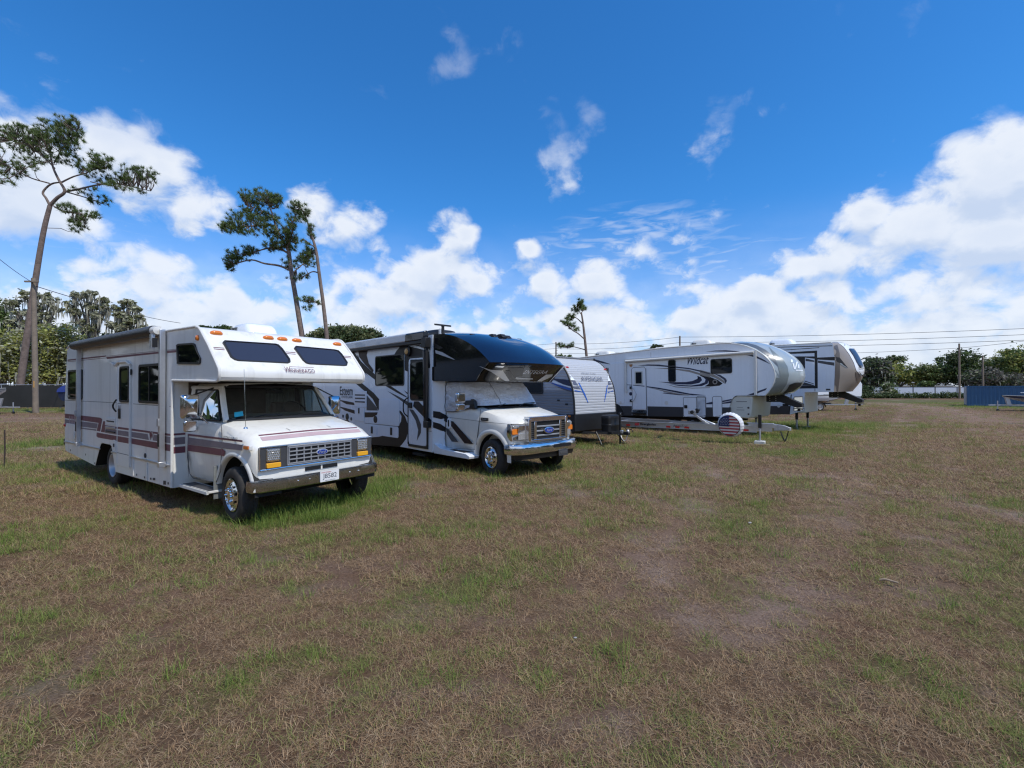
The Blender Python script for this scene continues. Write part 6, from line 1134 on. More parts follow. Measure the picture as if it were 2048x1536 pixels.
# ================================================================ boat trailer with flag-covered spare wheel
Bv = Veh(57, 8.4, 16.0)
flag_r = mat('flag_red', (.42, .03, .04), .6, var=.25, vscale=9, dirt=(.30, .10, .10)); flag_w = mat('flag_white', (.72, .70, .70), .6, var=.15, vscale=9); flag_b = mat('flag_blue', (.02, .035, .13), .6); coverw = mat('white_vinyl_cover', (.74, .75, .78), .5, var=.15, vscale=5, bump=.4, bscale=14)
wood = mat('weathered_wood', (.30, .22, .13), .8, var=.4, vscale=7); blockw = mat('white_block', (.66, .66, .62), .7, var=.25, vscale=9)
def wheel_set(T, pts, r=.33):
    for x, y in pts: wheel(T, x, y, r, .2, .19, 'flat', -1 if y < 0 else 1)
def boat_trailer():
    v = Bv; T = thing('boat_trailer', 'empty aluminium boat trailer with red reflectors and a flag-covered spare wheel', 'boat trailer', 'boat trailers'); v.place(T)
    P = lambda f, y0: (lambda a, b: v.Y(f(a, b), y0))
    n = MB(); n.prism([(-9.0, .40), (-.1, .40), (-.1, .595), (-9.0, .595)], 'y', -.05, .05, alu); n.box(-9, -.1, -.09, .05, .595, .603, alu); n.box(-9, -.1, -.09, .05, .395, .403, alu)
    n.grid([[(-9, y, z), (-6, y - .1, z), (-.3, .12, z)] for y, z in ((2.1, .42), (2.0, .42), (2.0, .62), (2.1, .62))] + [[(-9, 2.1, .42), (-6, 2.0, .42), (-.3, .12, .42)]], alu)
    n.box(-1.6, .35, -.02, .14, .44, .56, alu)
    for x in (-3.2, -5.2, -7.4, -8.8): n.box(x - .06, x + .06, 0, 2.05 * min(1, -x / 6), .45, .55, alu)
    s2 = P(z2, -.09); s3 = P(z3, -.09)
    def tx(f, s, x0, x1, y0, y1, m, **k):
        a, c = f(x0, y1), f(x1, y0); text(n, s, (a.x, -.09, .46), (1, 0, 0), (0, 0, 1), c.x - a.x, .10, m, off=.005, **k)
    tx(s2, 'Everglades', 735, 962, 1295, 1330, ink, bold=.03); tx(s2, 'AmeraTrail', 1215, 1420, 1315, 1340, dgrey)
    for f, x0, x1 in ((s2, 530, 585), (s2, 1112, 1175), (s2, 1246, 1308), (s2, 1378, 1445), (s3, 555, 620)):
        a, c = f(x0, 1340 if f is s2 else 1292), f(x1, 1340 if f is s2 else 1292); n.box(a.x, c.x, -.10, -.09, .43, .49, redl)
    a, c = s2(655, 1310), s2(715, 1310); n.box(a.x, c.x, -.098, -.09, .46, .55, flag_r)
    n.build('frame', T, bevel=.004)
    m = MB(); m.box(-.35, .45, -.05, .10, .56, .70, alu); m.box(-.40, .40, -.06, .11, .70, .715, alu); m.prism([(.40, .48), (.75, .50), (.86, .54), (.86, .60), (.72, .66), (.40, .70)], 'y', -.045, .085, galv); m.box(.78, .90, -.03, .07, .50, .60, yellow if False else trimw); m.build('coupler', T, bevel=.008)
    m = MB(); m.box(-.05, .05, -.17, -.07, .56, 1.0, black); m.tube([(0, -.12, .56), (0, -.12, .14)], .035, galv); m.tube([(0, -.12, .14), (0, -.12, .12)], .09, galv); m.build('tongue_jack', T, bevel=.006)
    for k in range(2): m = MB(); m.tube(spl([(.6, -.02 + k * .06, .46), (.66, -.08 + k * .1, .28), (.72, 0, .14 + k * .05), (.78, .05, .30), (.82, .02, .48)], 7), .016, black, 6); m.build('safety_chain', T)
    p0 = v.Y(z2(1720, 1300), .05); p1 = v.Y(z2(1510, 1150), .05); m = MB(); m.prism([(p0.x - .07, p0.z), (p0.x + .07, p0.z), (p1.x + .06, p1.z), (p1.x - .06, p1.z)], 'y', 0, .10, alu); m.tube([(p0.x + .25, .05, .60), ((p0.x + p1.x) / 2, .05, (p0.z + p1.z) / 2)], .03, alu); m.box(p1.x - .16, p1.x + .10, -.07, .17, p1.z - .02, p1.z + .12, galv); m.tube([(p1.x - .02, -.10, p1.z + .06), (p1.x - .02, .22, p1.z + .06)], .07, black); m.prism([(p1.x + .05, p1.z + .08), (p1.x + .16, p1.z + .02), (p1.x + .22, p1.z + .16), (p1.x + .10, p1.z + .20)], 'y', -.05, .15, black); m.build('winch_post', T, bevel=.008)
    q = v.Y(z3(385, 1215), -.22); sp = thing_part('spare_wheel', T); sp.location = (q.x, -.16, q.z); sp.rotation_euler = (R(8), 0, R(-12))
    c = MB(); rings = []; N = 48
    for r, o, w in ((.30, .14, 0), (.38, .13, 1), (.425, .06, 1), (.43, -.02, 1), (.40, -.10, .6), (.345, -.135, .2)): rings.append([((r + w * .008 * math.cos(t * 24)) * math.cos(t), o, (r + w * .008 * math.cos(t * 24)) * math.sin(t)) for t in [2 * math.pi * k / 96 for k in range(96)]])
    c.grid(rings, coverw, True); c.face(rings[0], coverw); c.build('wheel_cover', sp, sharp=60)
    f = MB(); r = .345; yo = -.137; hs = 2 * r / 13
    def strip(z0, z1, x0, x1, m, o=0.0):
        pts = []
        for k in range(13): z = z0 + (z1 - z0) * k / 12; w = math.sqrt(max(0, r * r - z * z)); pts.append((min(x1, w), z))
        L_ = []
        for k in range(13): z = z1 + (z0 - z1) * k / 12; w = math.sqrt(max(0, r * r - z * z)); L_.append((max(x0, -w), z))
        f.face([(x, yo - o - .03 * (1 - (x * x + z * z) / r / r), z) for x, z in pts + L_], m)
    for k in range(13): strip(-r + k * hs, -r + (k + 1) * hs, -1, 1, flag_r if k % 2 == 0 else flag_w)
    for k in range(6, 13): strip(-r + k * hs, -r + (k + 1) * hs, -1, .02, flag_b, .004)
    for a in range(6):
        for b_ in range(5):
            x, z = -.27 + a * .053 + (b_ % 2) * .022, .045 + b_ * .05
            if x * x + z * z < (r - .02) ** 2 and x < .0: f.face([(x + (.016 if k % 2 == 0 else .007) * math.sin(math.pi * k / 5), yo - .034, z + (.016 if k % 2 == 0 else .007) * math.cos(math.pi * k / 5)) for k in range(10)], flag_w)
    f.lathe([(r, yo), (r + .012, yo + .004), (r + .02, yo + .012)], (0, 0, 0), black, n=48)
    f.build('flag_face', sp, sharp=80)
    wheel_set(T, [(-6.4, -.12), (-7.3, -.12), (-6.4, 2.2), (-7.3, 2.2)], .34)
    b = MB(); b.box(-.16, .16, -.28, .04, .025, .125, blockw); o = b.build('jack_block', None, bevel=.012); v.place(o); tag(o, 'white block under the jack foot of the boat trailer', 'block')
    b = MB(); b.box(-.32, .30, -.42, .14, -.02, .022, wood); o = b.build('wooden_board', None, bevel=.004); v.place(o); o.location.z += .004; tag(o, 'short weathered board lying in the grass under the white block', 'board')
boat_trailer()
# ================================================================ boats
gel = mat('white_gelcoat', (.72, .74, .75), .25, coat=.5, var=.1, vscale=3); hullgrey = mat('grey_hull', (.20, .21, .23), .3, coat=.4, var=.15, vscale=3); hullnavy = mat('dark_blue_hull', (.012, .022, .06), .2, coat=.6); tarp = mat('blue_boat_cover', (.03, .065, .32), .55, var=.3, vscale=3, bump=.5, bscale=5); aqua = mat('tinted_boat_screen', (.10, .28, .28), .05, coat=.5)
def boat(name, label, loc, rz, L, B, D, hm, dm, cover=None, screen=True, rails=True, motor=None, top=None, group='boats on trailers'):
    T = thing(name, label, 'boat', group, loc); T.rotation_euler = (0, 0, rz); h = MB(); rings = []; rows2 = []; ng = []
    for i in range(15):
        t = i / 14; x = -L / 2 + L * t; w = B / 2 * (1 - max(0, (t - .40) / .60) ** 1.8); k = D * .62 * max(0, (t - .42) / .58) ** 1.9; sh = D * (.94 + .18 * t * t); w = max(w, .015)
        rings.append([(x, s * yy, k * 1.45 + (sh - k * 1.45) * zz) for s, yy, zz in ((-1, w, 1), (-1, w, .78), (-1, w * .94, .50), (-1, w * .80, .28), (1, 0, 0), (1, w * .80, .28), (1, w * .94, .50), (1, w, .78), (1, w, 1))]); ng.append((x, w, sh))
    n = len(rings[0])
    for j in range(n - 1): h.grid([[r[j] for r in rings], [r[j + 1] for r in rings]], gel if j in (0, n - 2) else hm if j in (1, 2, n - 3, n - 4) else dm)
    h.face(rings[0][::-1], hm); h.face([(x, -w * .96, sh) for x, w, sh in ng[9:]] + [(x, w * .96, sh) for x, w, sh in reversed(ng[9:])], gel); h.grid([[(x, -w * .9, sh - .02), (x, -w * .86, D * .45), (x, w * .86, D * .45), (x, w * .9, sh - .02)] for x, w, sh in ng[:10]], gel)
    h.build('hull', T, sharp=30)
    h = MB()
    for s in (-1, 1): h.tube([(x, s * (w + .01), sh - .05) for x, w, sh in ng], .025, black, 6)
    h.build('rub_rail', T)
    if cover:
        c = MB(); rows = []
        for i in range(15):
            x, w, sh = ng[i]; t = i / 14; hh = cover * (math.sin(math.pi * min(1, t * .9 + .12)) ** .7); rows.append([(x - (.06 if i == 0 else 0), w * 1.05 * math.cos(a), sh - .12 + (hh + .12) * max(0, math.sin(a)) ** .8 + .02 * math.sin(x * 5 + a * 3)) for a in [math.pi * k / 12 for k in range(13)]])
        c.grid(rows, tarp); c.face(rows[0], tarp); c.build('cover', T, sharp=60)
    if screen: c = MB(); c.grid([[(.25, y, D * 1.0), (-.05, y * .85, D * 1.42)] for y in (-B * .4, -B * .2, 0, B * .2, B * .4)], aqua); c.tube([(-.05, y * .85, D * 1.42) for y in (-B * .4, -B * .2, 0, B * .2, B * .4)], .018, alu, 6); c.build('windscreen', T); c = MB(); rbox(c, -.7, .1, -B * .3, B * .3, D * .45, D * 1.05, .06, gel, 'y'); c.build('console', T, bevel=.04)
    if rails:
        c = MB()
        for s in (-1, 1): c.tube([(x, s * w * .9, sh + .30) for x, w, sh in ng[8:]], .018, alu, 6); [c.tube([(x, s * w * .9, sh - .02), (x - .06, s * w * .9, sh + .30)], .014, alu, 6) for x, w, sh in ng[8:14:2]]
        c.build('bow_rail', T)
    if motor: c = MB(); x = -L / 2 - .28; rbox(c, x - .30, x + .16, -.19, .19, D * .85, D * .85 + .55, .12, motor, 'y'); o = c.build('outboard_motor', T, bevel=.05); c = MB(); c.prism([(x - .12, D * .9), (x + .12, D * .9), (x + .06, -.12), (x - .10, -.12)], 'y', -.06, .06, motor); c.prism([(x - .2, -.05), (x + .16, -.05), (x + .10, -.16), (x - .16, -.18)], 'y', -.07, .07, dgrey); c.build('lower_unit', o, bevel=.02)
    if top: c = MB(); rbox(c, -.75, .75, -.8, .8, top, top + .07, .2, gel, 'z'); o = c.build('hard_top', T, bevel=.02); c = MB(); [c.tube([(x, y, D * .6), (x * .9, y * .9, top)], .022, alu, 6) for x in (-.5, .5) for y in (-.6, .6)]; c.build('top_frame', o)
    return T
def trailer(label, loc, rz, L, B, wheels=1, m=galv, jack=True):
    T = thing('boat_trailer', label, 'boat trailer', 'boat trailers', loc); T.rotation_euler = (0, 0, rz); n = MB()
    for s in (-1, 1): n.tube([(-L * .45, s * B * .42, .50), (L * .22, s * B * .42, .50), (L * .52, 0, .50)], .055, m, 4); n.box(-L * .35, L * .1, s * .45 - .06, s * .45 + .06, .56, .66, black)
    for x in (-.4, -.1, .15): n.box(L * x - .04, L * x + .04, -B * .42, B * .42, .46, .53, m)
    n.box(L * .50, L * .66, -.05, .05, .46, .54, m); n.build('frame', T); n = MB(); n.prism([(L * .36, .5), (L * .42, .5), (L * .45, 1.15), (L * .40, 1.15)], 'y', -.05, .05, m); n.build('winch_post', T, bevel=.01)
    if jack: n = MB(); n.tube([(L * .56, .1, .05), (L * .56, .1, .85)], .035, m); n.tube([(L * .56, .06, .09), (L * .56, .16, .09)], .09, black, 12); n.build('tongue_jack', T)
    wheel_set(T, [(-L * .12 - .75 * k, s * B * .46) for k in range(wheels) for s in (-1, 1)], .31)
    for s in (-1, 1): n = MB(); rings = [[(-L * .12 - .375 * (wheels - 1) + (.44 + .37 * (wheels - 1)) * math.cos(R(a)), s * B * .46 + y, .31 + .42 * math.sin(R(a))) for a in range(0, 181, 15)] for y in (-.12, .12)]; n.grid(rings, black); n.build('mudguard', T)
    return T
l = at(-62, 812, 35); boat('boat', 'white and grey open boat with a metal bow rail in front of the screened fence', (l.x, 35, .62), R(-6), 6.2, 2.3, 1.15, hullgrey, gel, motor=black); trailer('low trailer under the white and grey boat by the screened fence', (l.x, 35, 0), R(-6), 6.4, 2.2)
l = at(137, 812, 38); boat('boat', 'dark boat under a bright blue cover with its stern towards the field', (l.x, 41, .62), R(98), 6.0, 2.3, 1.15, hullnavy, hullnavy, cover=.95, screen=False, rails=False, motor=black); trailer('dark trailer under the blue-covered boat', (l.x, 41, 0), R(98), 6.2, 2.2, 1, black)
l = at(2062, 812, 39); boat('boat', 'dark blue boat with white deck and small white top before the blue container', (l.x + .6, 39, .62), R(180), 6.0, 1.9, .62, hullnavy, gel, screen=False, rails=False, top=.86); trailer('trailer carrying the dark blue boat near the blue container', (l.x + .6, 39, 0), R(180), 6.2, 2.2)
l = at(1640, 812, 40); boat('boat', 'small white boat with outboard motor glimpsed beneath the tan-nosed trailer', (l.x + .3, 40.5, .60), R(-8), 4.4, 1.9, .75, gel, hullnavy, screen=False, rails=False, motor=gel); trailer('silver boat trailer with its tongue pointing out past the tan-nosed trailer', (l.x + .5, 40.5, 0), R(-8), 4.8, 1.8)
def far_camper():
    T = thing('travel_trailer', 'plain white travel trailer parked far behind the tan-nosed trailer', 'travel trailer', 'parked towable campers', (33.0, 52.5, 0)); T.rotation_euler = (0, 0, R(-6)); b = MB()
    b.prism([(-7.5, .85), (4.4, .85), (4.75, 1.1), (4.8, 2.3), (4.5, 2.85), (-7.5, 2.9)], 'y', -1.2, 1.2, white); b.box(-7.5, 4.7, -1.206, -1.2, .85, 1.02, capgrey); b.build('camper_body', T, bevel=.03)
    for x in (-4, .5): window(T, rr(x, x + 1.3, 1.6, 2.3, .08), -1.2, .04, .02, name='side_window')
    d = MB(); d.prism(rr(2.3, 3.0, .9, 2.7, .06), 'y', -1.215, -1.2, trimw); d.build('entry_door', T)
    for x in (-2.2, -3.1):
        for s in (-1, 1): wheel(T, x, s * 1.08, .34, .2, .19, 'flat', s)
    n = MB(); [n.tube([(4.5, s * .9, .75), (5.9, 0, .6)], .05, chassis, 4) for s in (-1, 1)]; n.build('drawbar', T)
far_camper()
# ================================================================ plants and trees
bark_p = mat('pine_bark', (.22, .165, .14), .9, dirt=(.10, .075, .062), var=.95, vscale=3.2, bump=1.0, bscale=6); bark_o = mat('oak_bark', (.13, .115, .095), .9, var=.5, vscale=2, bump=.8, bscale=6)
needles = leafmat('pine_needles', (.14, .20, .052), .45, .4); moss = leafmat('hanging_moss', (.48, .47, .38), .3, .3); greyleaf = leafmat('mossy_grey_foliage', (.46, .46, .32), .35, .4)
lf_yel = leafmat('yellow_green_leaves', (.42, .43, .12), .4, .4); lf_mid = leafmat('mid_green_leaves', (.12, .17, .045), .35, .4); lf_drk = leafmat('dark_green_leaves', (.075, .11, .038), .3, .4); lf_olv = leafmat('olive_leaves', (.24, .255, .11), .35, .4); lf_gry = leafmat('grey_brown_twigs', (.16, .15, .12), .3, .35)
def leaves(mb, blobs, n, size, m, seed, clump=.30, up=0.0, long=1.0):
    """leaf-sized faces gathered in clumps through ellipsoids (centre, radii)"""
    rd = np.random.default_rng(seed); vol = np.array([b[1][0] * b[1][2] for b in blobs]); cnt = (n * vol / vol.sum()).astype(int)
    for (c, r), k in zip(blobs, cnt):
        if k < 4: continue
        nc = max(4, k // 26); d = rd.normal(size=(nc, 3)); d /= np.linalg.norm(d, axis=1)[:, None]; d *= (.35 + .65 * rd.random((nc, 1)) ** .5); cc = np.array(c) + d * np.array(r)
        i = rd.integers(0, nc, k); s = clump * min(r) * (.5 + rd.random((nc, 1)))[i]; p = cc[i] + rd.normal(size=(k, 3)) * s * np.array([1, 1, .6])
        a = rd.normal(size=(k, 3)); a[:, 2] = a[:, 2] * .6 - up; a /= np.linalg.norm(a, axis=1)[:, None]; b = np.cross(a, rd.normal(size=(k, 3))); b /= np.linalg.norm(b, axis=1)[:, None]
        sz = size * (.55 + .9 * rd.random((k, 1))); A = a * sz * long; B = b * sz * .55
        q = np.stack([p - A, p - B * .9 + A * .1, p + A, p + B * .9 + A * .1], 1); i0 = len(mb.v); mb.v += [tuple(x) for x in q.reshape(-1, 3)]; j = mb.mi(m)
        mb.f += [[i0 + 4 * t, i0 + 4 * t + 1, i0 + 4 * t + 2, i0 + 4 * t + 3] for t in range(k)]; mb.m += [j] * k
def strands(mb, blobs, n, m, seed, l0=.5, l1=1.6, w=.07):
    rd = random.Random(seed)
    for i in range(n):
        c, r = rd.choice(blobs); u = Vector((rd.gauss(0, .5), rd.gauss(0, .5), rd.uniform(-.9, .3))); p = Vector(c) + Vector((u.x * r[0], u.y * r[1], u.z * r[2])); ln = rd.uniform(l0, l1); a = rd.uniform(0, 3.14); s = Vector((math.cos(a), math.sin(a), 0)) * w * rd.uniform(.6, 1.5)
        j = Vector((rd.gauss(0, .08), rd.gauss(0, .08), 0)); mb.grid([[p - s, p + s], [p - s * 1.1 + j - Vector((0, 0, ln * .5)), p + s * .9 + j - Vector((0, 0, ln * .5))], [p - s * .15 + j * .5 - Vector((0, 0, ln)), p + s * .15 + j * .5 - Vector((0, 0, ln))]], m)
def raw(mb, name, parent):                              # leaf meshes skip the merge step
    me = bpy.data.meshes.new(name); me.from_pydata(mb.v, [], mb.f)
    for m in mb.ms: me.materials.append(m)
    me.polygons.foreach_set('material_index', mb.m); me.update(); o = bpy.data.objects.new(name, me); C.objects.link(o); o.parent = parent; return o
def tree(name, label, ell, Z, lm, n, size, seed, group, cat='tree', mossn=0, base=None, trunk=.3, depth=.8, m2=None, ground_z=0.0):
    """ell: crown lobes as (photo x, y, rx, ry) seen at distance Z"""
    rd = random.Random(seed); k = Z / F; B = []
    for px, py, rx, ry in ell: c = at(px, py, Z); B.append((Vector((c.x, Z + rd.uniform(-.5, .5) * rx * k * depth, c.z)), (rx * k, rx * k * depth, ry * k)))
    bx = base if base is not None else sum(b[0].x for b in B) / len(B); T = thing(name, label, cat, group, (bx, Z, ground_z)); off = Vector((bx, Z, ground_z)); B = [(b[0] - off, b[1]) for b in B]
    t = MB(); low = min(b[0].z - b[1][2] for b in B); fork = Vector((rd.uniform(-.3, .3), 0, max(low * .75, .4) if low > 1.2 else max(.35, low + .3)))
    t.tube([(0, 0, -.1), (rd.uniform(-.15, .15), 0, fork.z * .5), fork], [trunk * 1.15, trunk * .95, trunk * .8], bark_o, 8)
    for c, r in B:
        for q in range(3 if len(B) < 5 else 2): e = c + Vector((rd.uniform(-.55, .55) * r[0], rd.uniform(-.5, .5) * r[1], rd.uniform(.0, .75) * r[2])); mid = fork.lerp(e, .5) + Vector((rd.uniform(-.3, .3), rd.uniform(-.3, .3), rd.uniform(-.1, .5))) * min(1, r[0] * .4); t.tube(spl([fork, mid, e], 4), [trunk * .55 * (1 - .1 * i) for i in range(9)], bark_o, 6)
    t.build('trunk', T, sharp=60); c = MB(); leaves(c, B, n, size, lm, seed)
    if m2: leaves(c, B, n // 2, size, m2, seed + 50)
    raw(c, 'crown', T)
    if mossn: c = MB(); strands(c, B, mossn, moss, seed + 9); raw(c, 'hanging_moss', T)
    return T
def pine(label, Z, trunk, limbs, tufts, seed, tl=.42, dn=1.0, base_z=0.0):
    """trunk / limbs: photo paths [(x, y, width)], tufts: (x, y, rx, ry, count), all at distance Z"""
    rd = random.Random(seed); k = Z / F; p0 = at(trunk[0][0], trunk[0][1], Z); T = thing('pine_tree', label, 'pine tree', 'tall bare-stemmed pines', (p0.x, Z, base_z)); off = Vector((p0.x, Z, base_z))
    t = MB(); pts = []; ty = {}
    wk = math.cos(math.atan((trunk[0][0] - 1024) / F)); k *= wk
    def path(pp, dy): return [at(x, y, Z) + Vector((0, dy * i / max(1, len(pp) - 1), 0)) - off for i, (x, y, w) in enumerate(pp)]
    tp = path(trunk, 0); S_ = spl(tp, 5); ws = [w for _, _, w in trunk]; rs = [(ws[min(i // 5, len(ws) - 1)] + (ws[min(i // 5 + 1, len(ws) - 1)] - ws[min(i // 5, len(ws) - 1)]) * (i % 5) / 5) * k / 2 for i in range(len(S_))]
    t.tube([S_[0] - Vector((0, 0, 0.05))] + S_, [rs[0]] + rs, bark_p, 10); t.build('trunk', T, sharp=70)
    for pp in limbs:
        dy = rd.uniform(-2.2, 2.2); q = spl(path(pp, dy), 4); w0, w1 = pp[0][2], pp[-1][2]; l = MB(); l.tube(q, [(w0 + (w1 - w0) * i / (len(q) - 1)) * k / 2 for i in range(len(q))], bark_p, 6); l.build('branch', T, sharp=80); pts += q[2:]
    pts += S_[-4:]; c = MB(); ni = c.mi(needles)
    for x, y, rx, ry, n in tufts:
        for _ in range(int(n * dn * 1.65)):
            a = rd.uniform(0, 6.28); r = math.sqrt(rd.random()); b = at(x + math.cos(a) * r * rx, y + math.sin(a) * r * ry, Z) - off; near_ = min(pts, key=lambda q: (q.x - b.x) ** 2 + (q.z - b.z) ** 2); b.y = near_.y + rd.gauss(0, .55) * rx * k * .6
            if rd.random() < .5: mid = near_.lerp(b, .5) + Vector((rd.gauss(0, .1), rd.gauss(0, .1), -.12)); c.tube([near_, mid, b], [.045, .03, .018], bark_p, 4, False)
            ax = Vector((rd.gauss(0, .5), rd.gauss(0, .5), .75)).normalized()
            for _j in range(38):
                d = Vector((rd.gauss(0, 1), rd.gauss(0, 1), rd.gauss(0, 1))).normalized() + ax * .75; d.normalize(); ln = tl * rd.uniform(.65, 1.2); s = d.orthogonal().normalized() * .0155 * (Z / 45); e = b + d * ln + Vector((0, 0, -.05)); i0 = len(c.v); c.v += [tuple(b - s), tuple(b + s), tuple(e)]; c.f.append([i0, i0 + 1, i0 + 2]); c.m.append(ni)
    raw(c, 'crown', T); return T
pine('tall leaning pine with a broad flat crown and forked top behind the screened fence', 47,
     [(35,818,18),(45,735,17),(58,640,16),(72,540,14),(85,460,12.5),(97,410,11)],
     [[(97,410,10),(112,395,9),(128,382,8),(117,360,6.5),(106,335,6),(100,305,4)], [(97,410,7),(88,395,6),(80,382,5),(95,365,5),(118,360,4)], [(128,382,6),(150,373,5),(178,362,5),(205,355,4),(240,360,3),(270,365,2)], [(120,363,5),(145,352,4),(172,345,3),(195,335,2)], [(95,365,4),(60,355,3),(30,340,3),(5,325,2)], [(106,335,4),(80,310,3),(50,290,3),(20,272,2)], [(104,325,4),(130,300,3),(160,280,3),(180,265,2)], [(100,408,4),(120,420,3),(150,425,2.5),(185,430,2)], [(88,455,2),(108,452,1.5)], [(128,382,4),(155,388,3),(178,395,2)], [(100,320,3),(70,335,2.5),(40,365,2),(10,370,2)], [(178,362,3),(215,372,2),(260,380,2)]],
     [(35,262,45,16,60),(110,262,55,18,75),(160,268,26,20,34),(60,285,60,16,50),(150,290,36,16,40),(10,262,18,14,18),(185,325,40,18,46),(130,318,30,12,20),(225,335,36,20,52),(262,335,22,18,28),(205,345,40,16,40),(250,375,30,9,18),(175,390,22,8,14),(20,335,26,20,26),(65,335,28,14,22),(5,355,14,14,10),(35,372,18,8,8),(140,420,22,8,14),(155,440,20,14,22),(185,430,14,8,12),(128,412,18,6,8),(150,455,14,8,8),(-40,300,45,40,40),(90,300,50,14,26),(165,378,30,8,10)], 11)
pine('dark full-crowned pine leaning towards the thinner pine beside it', 48,
     [(612,720,12),(600,650,11),(590,590,10),(582,545,9),(577,505,8),(572,470,7)],
     [[(577,505,6),(565,480,5),(552,455,4.5),(545,430,4),(535,405,3)], [(580,540,5),(555,530,4),(525,525,4),(498,517,4),(470,522,3),(452,528,2)], [(574,505,5),(555,495,4),(535,493,4),(512,497,3),(480,505,2)], [(575,495,4),(590,470,3),(600,450,2)], [(550,450,4),(525,455,3),(500,462,3),(475,468,2)], [(545,432,3),(520,420,3),(500,415,2)], [(572,475,3),(590,445,3),(605,425,2)], [(585,545,3),(592,530,3),(600,515,2)]],
     [(525,398,34,16,70),(500,402,14,8,14),(552,400,14,10,22),(510,430,30,14,44),(535,440,25,16,40),(495,448,20,12,20),(485,470,24,10,30),(475,465,14,8,12),(520,465,28,12,34),(560,475,30,18,56),(585,460,20,16,30),(548,490,26,10,26),(590,490,20,14,28),(470,505,28,12,36),(455,518,18,10,20),(490,498,20,8,18),(595,440,20,16,24),(600,515,18,14,24),(585,555,14,8,10),(575,525,14,14,14),(452,532,9,6,8)], 12)
pine('thin lone pine with a curved bare stem and a low tuft on one side', 46,
     [(658,720,9),(652,660,8.5),(645,600,7.5),(638,550,7),(632,505,6),(624,475,5),(616,450,3.5)],
     [[(648,610,3),(635,606,2.5),(622,604,2)], [(633,510,3),(622,500,2.5),(612,492,2)], [(636,545,3),(620,541,2.5),(600,548,2)], [(624,475,3),(612,460,2.5),(602,448,2)], [(630,495,2.5),(618,486,2)], [(616,450,3),(612,430,2.5),(608,418,2)]],
     [(620,602,14,6,14),(630,608,10,6,8),(622,618,8,5,6),(610,425,14,10,24),(598,420,12,8,12),(615,455,10,14,16),(622,470,6,8,8),(615,500,15,12,24),(605,512,14,10,14),(600,548,10,8,10),(612,440,14,10,12)], 13, dn=.75)
pine('small distant pine with sparse one-sided branches above the grey travel trailer', 62,
     [(1175,730,6),(1172,700,5.5),(1169,670,5),(1166,645,4),(1163,625,3)],
     [[(1171,680,2.5),(1155,668,2),(1145,664,2),(1132,655,1.5)], [(1166,648,2.5),(1158,638,2),(1152,632,1.5)], [(1172,700,2.2),(1160,696,2),(1147,692,1.5)], [(1163,625,2),(1170,618,1.5),(1176,615,1)], [(1164,630,2),(1155,620,1.5),(1152,612,1)]],
     [(1155,615,10,8,20),(1168,612,12,7,20),(1148,626,9,8,16),(1140,634,8,6,12),(1160,605,8,4,8),(1127,648,9,5,14),(1140,654,10,6,12),(1150,660,8,5,8),(1122,690,9,4,10),(1137,692,10,4,10),(1147,688,4,4,4)], 14, dn=.9, tl=.42)
OAK = 'mossy oaks beyond the screened fence'
tree('oak_tree', 'spreading mossy oak whose pale crown rises behind the leaning pine trunk', [(28,606,16,8),(52,591,18,8),(80,589,16,7),(102,601,14,8),(114,618,9,7),(40,624,16,8),(70,614,15,8),(92,632,13,8),(22,645,14,9),(60,646,16,9),(98,656,14,9)], 60, greyleaf, 2900, .19, 21, OAK, mossn=230, trunk=.4, m2=lf_olv, depth=.6)
tree('oak_tree', 'tall open mossy oak with the highest crown between pine trunk and motorhome', [(139,607,12,7),(158,591,16,7),(181,589,16,7),(201,601,14,7),(213,616,9,7),(150,624,13,8),(178,613,14,7),(197,632,13,8),(160,647,14,9),(186,657,14,9)], 58, greyleaf, 2700, .18, 22, OAK, mossn=230, trunk=.4, m2=lf_olv, depth=.6)
tree('oak_tree', 'rounded grey-green mossy oak just above the motorhome awning', [(233,613,11,7),(251,605,14,7),(269,618,12,7),(281,636,9,7),(240,631,14,8),(262,641,14,8),(249,657,18,9),(226,651,11,9),(286,657,10,6)], 57, greyleaf, 2500, .18, 23, OAK, mossn=200, trunk=.35, m2=lf_olv, depth=.6)
tree('broadleaf_tree', 'plain green tree at the edge of the picture beside the mossy oaks', [(2,640,24,40),(-40,650,50,60),(8,690,22,40)], 62, lf_mid, 4500, .22, 24, OAK, trunk=.4)
tree('broadleaf_tree', 'dark low tree line crown filling in behind the awning of the cream motorhome', [(255,675,50,10),(300,672,28,6),(190,700,60,26),(100,715,80,30)], 70, lf_drk, 6000, .24, 25, OAK, trunk=.4)
SHR = 'shrubs along the screened fence'
for i, (e, m, lab, mm) in enumerate([([(20,705,40,36),(0,745,40,26)], lf_yel, 'pale yellowish mossy thicket nearest the boat with the bow rail', 120), ([(80,690,38,36),(70,740,40,30)], lf_yel, 'yellow-green thicket behind the utility pole', 90), ([(122,680,36,34),(112,735,34,34)], lf_yel, 'bright yellow-green thicket beside the end of the cream motorhome', 80), ([(150,715,40,40),(55,720,30,30)], lf_olv, 'olive mossy thicket partly hidden by the cream motorhome', 80)]):
    tree('shrub', lab, e, 51 + i * .8, m, 4200, .16, 31 + i, SHR, 'shrub', mossn=mm, trunk=.12, m2=greyleaf)
tree('oak_tree', 'dark rounded oak crown showing between the two motorhome roofs', [(690,676,66,20),(645,676,28,12),(735,672,30,14),(700,664,42,13),(665,664,26,10)], 64, lf_drk, 7500, .20, 41, 'far trees on the skyline', trunk=.45, m2=lf_olv)
tree('broadleaf_tree', 'leafy tree top just showing over the cream motorhome roof', [(425,662,36,9),(455,664,26,8),(395,662,16,7)], 66, lf_drk, 2200, .22, 42, 'far trees on the skyline', m2=lf_mid)
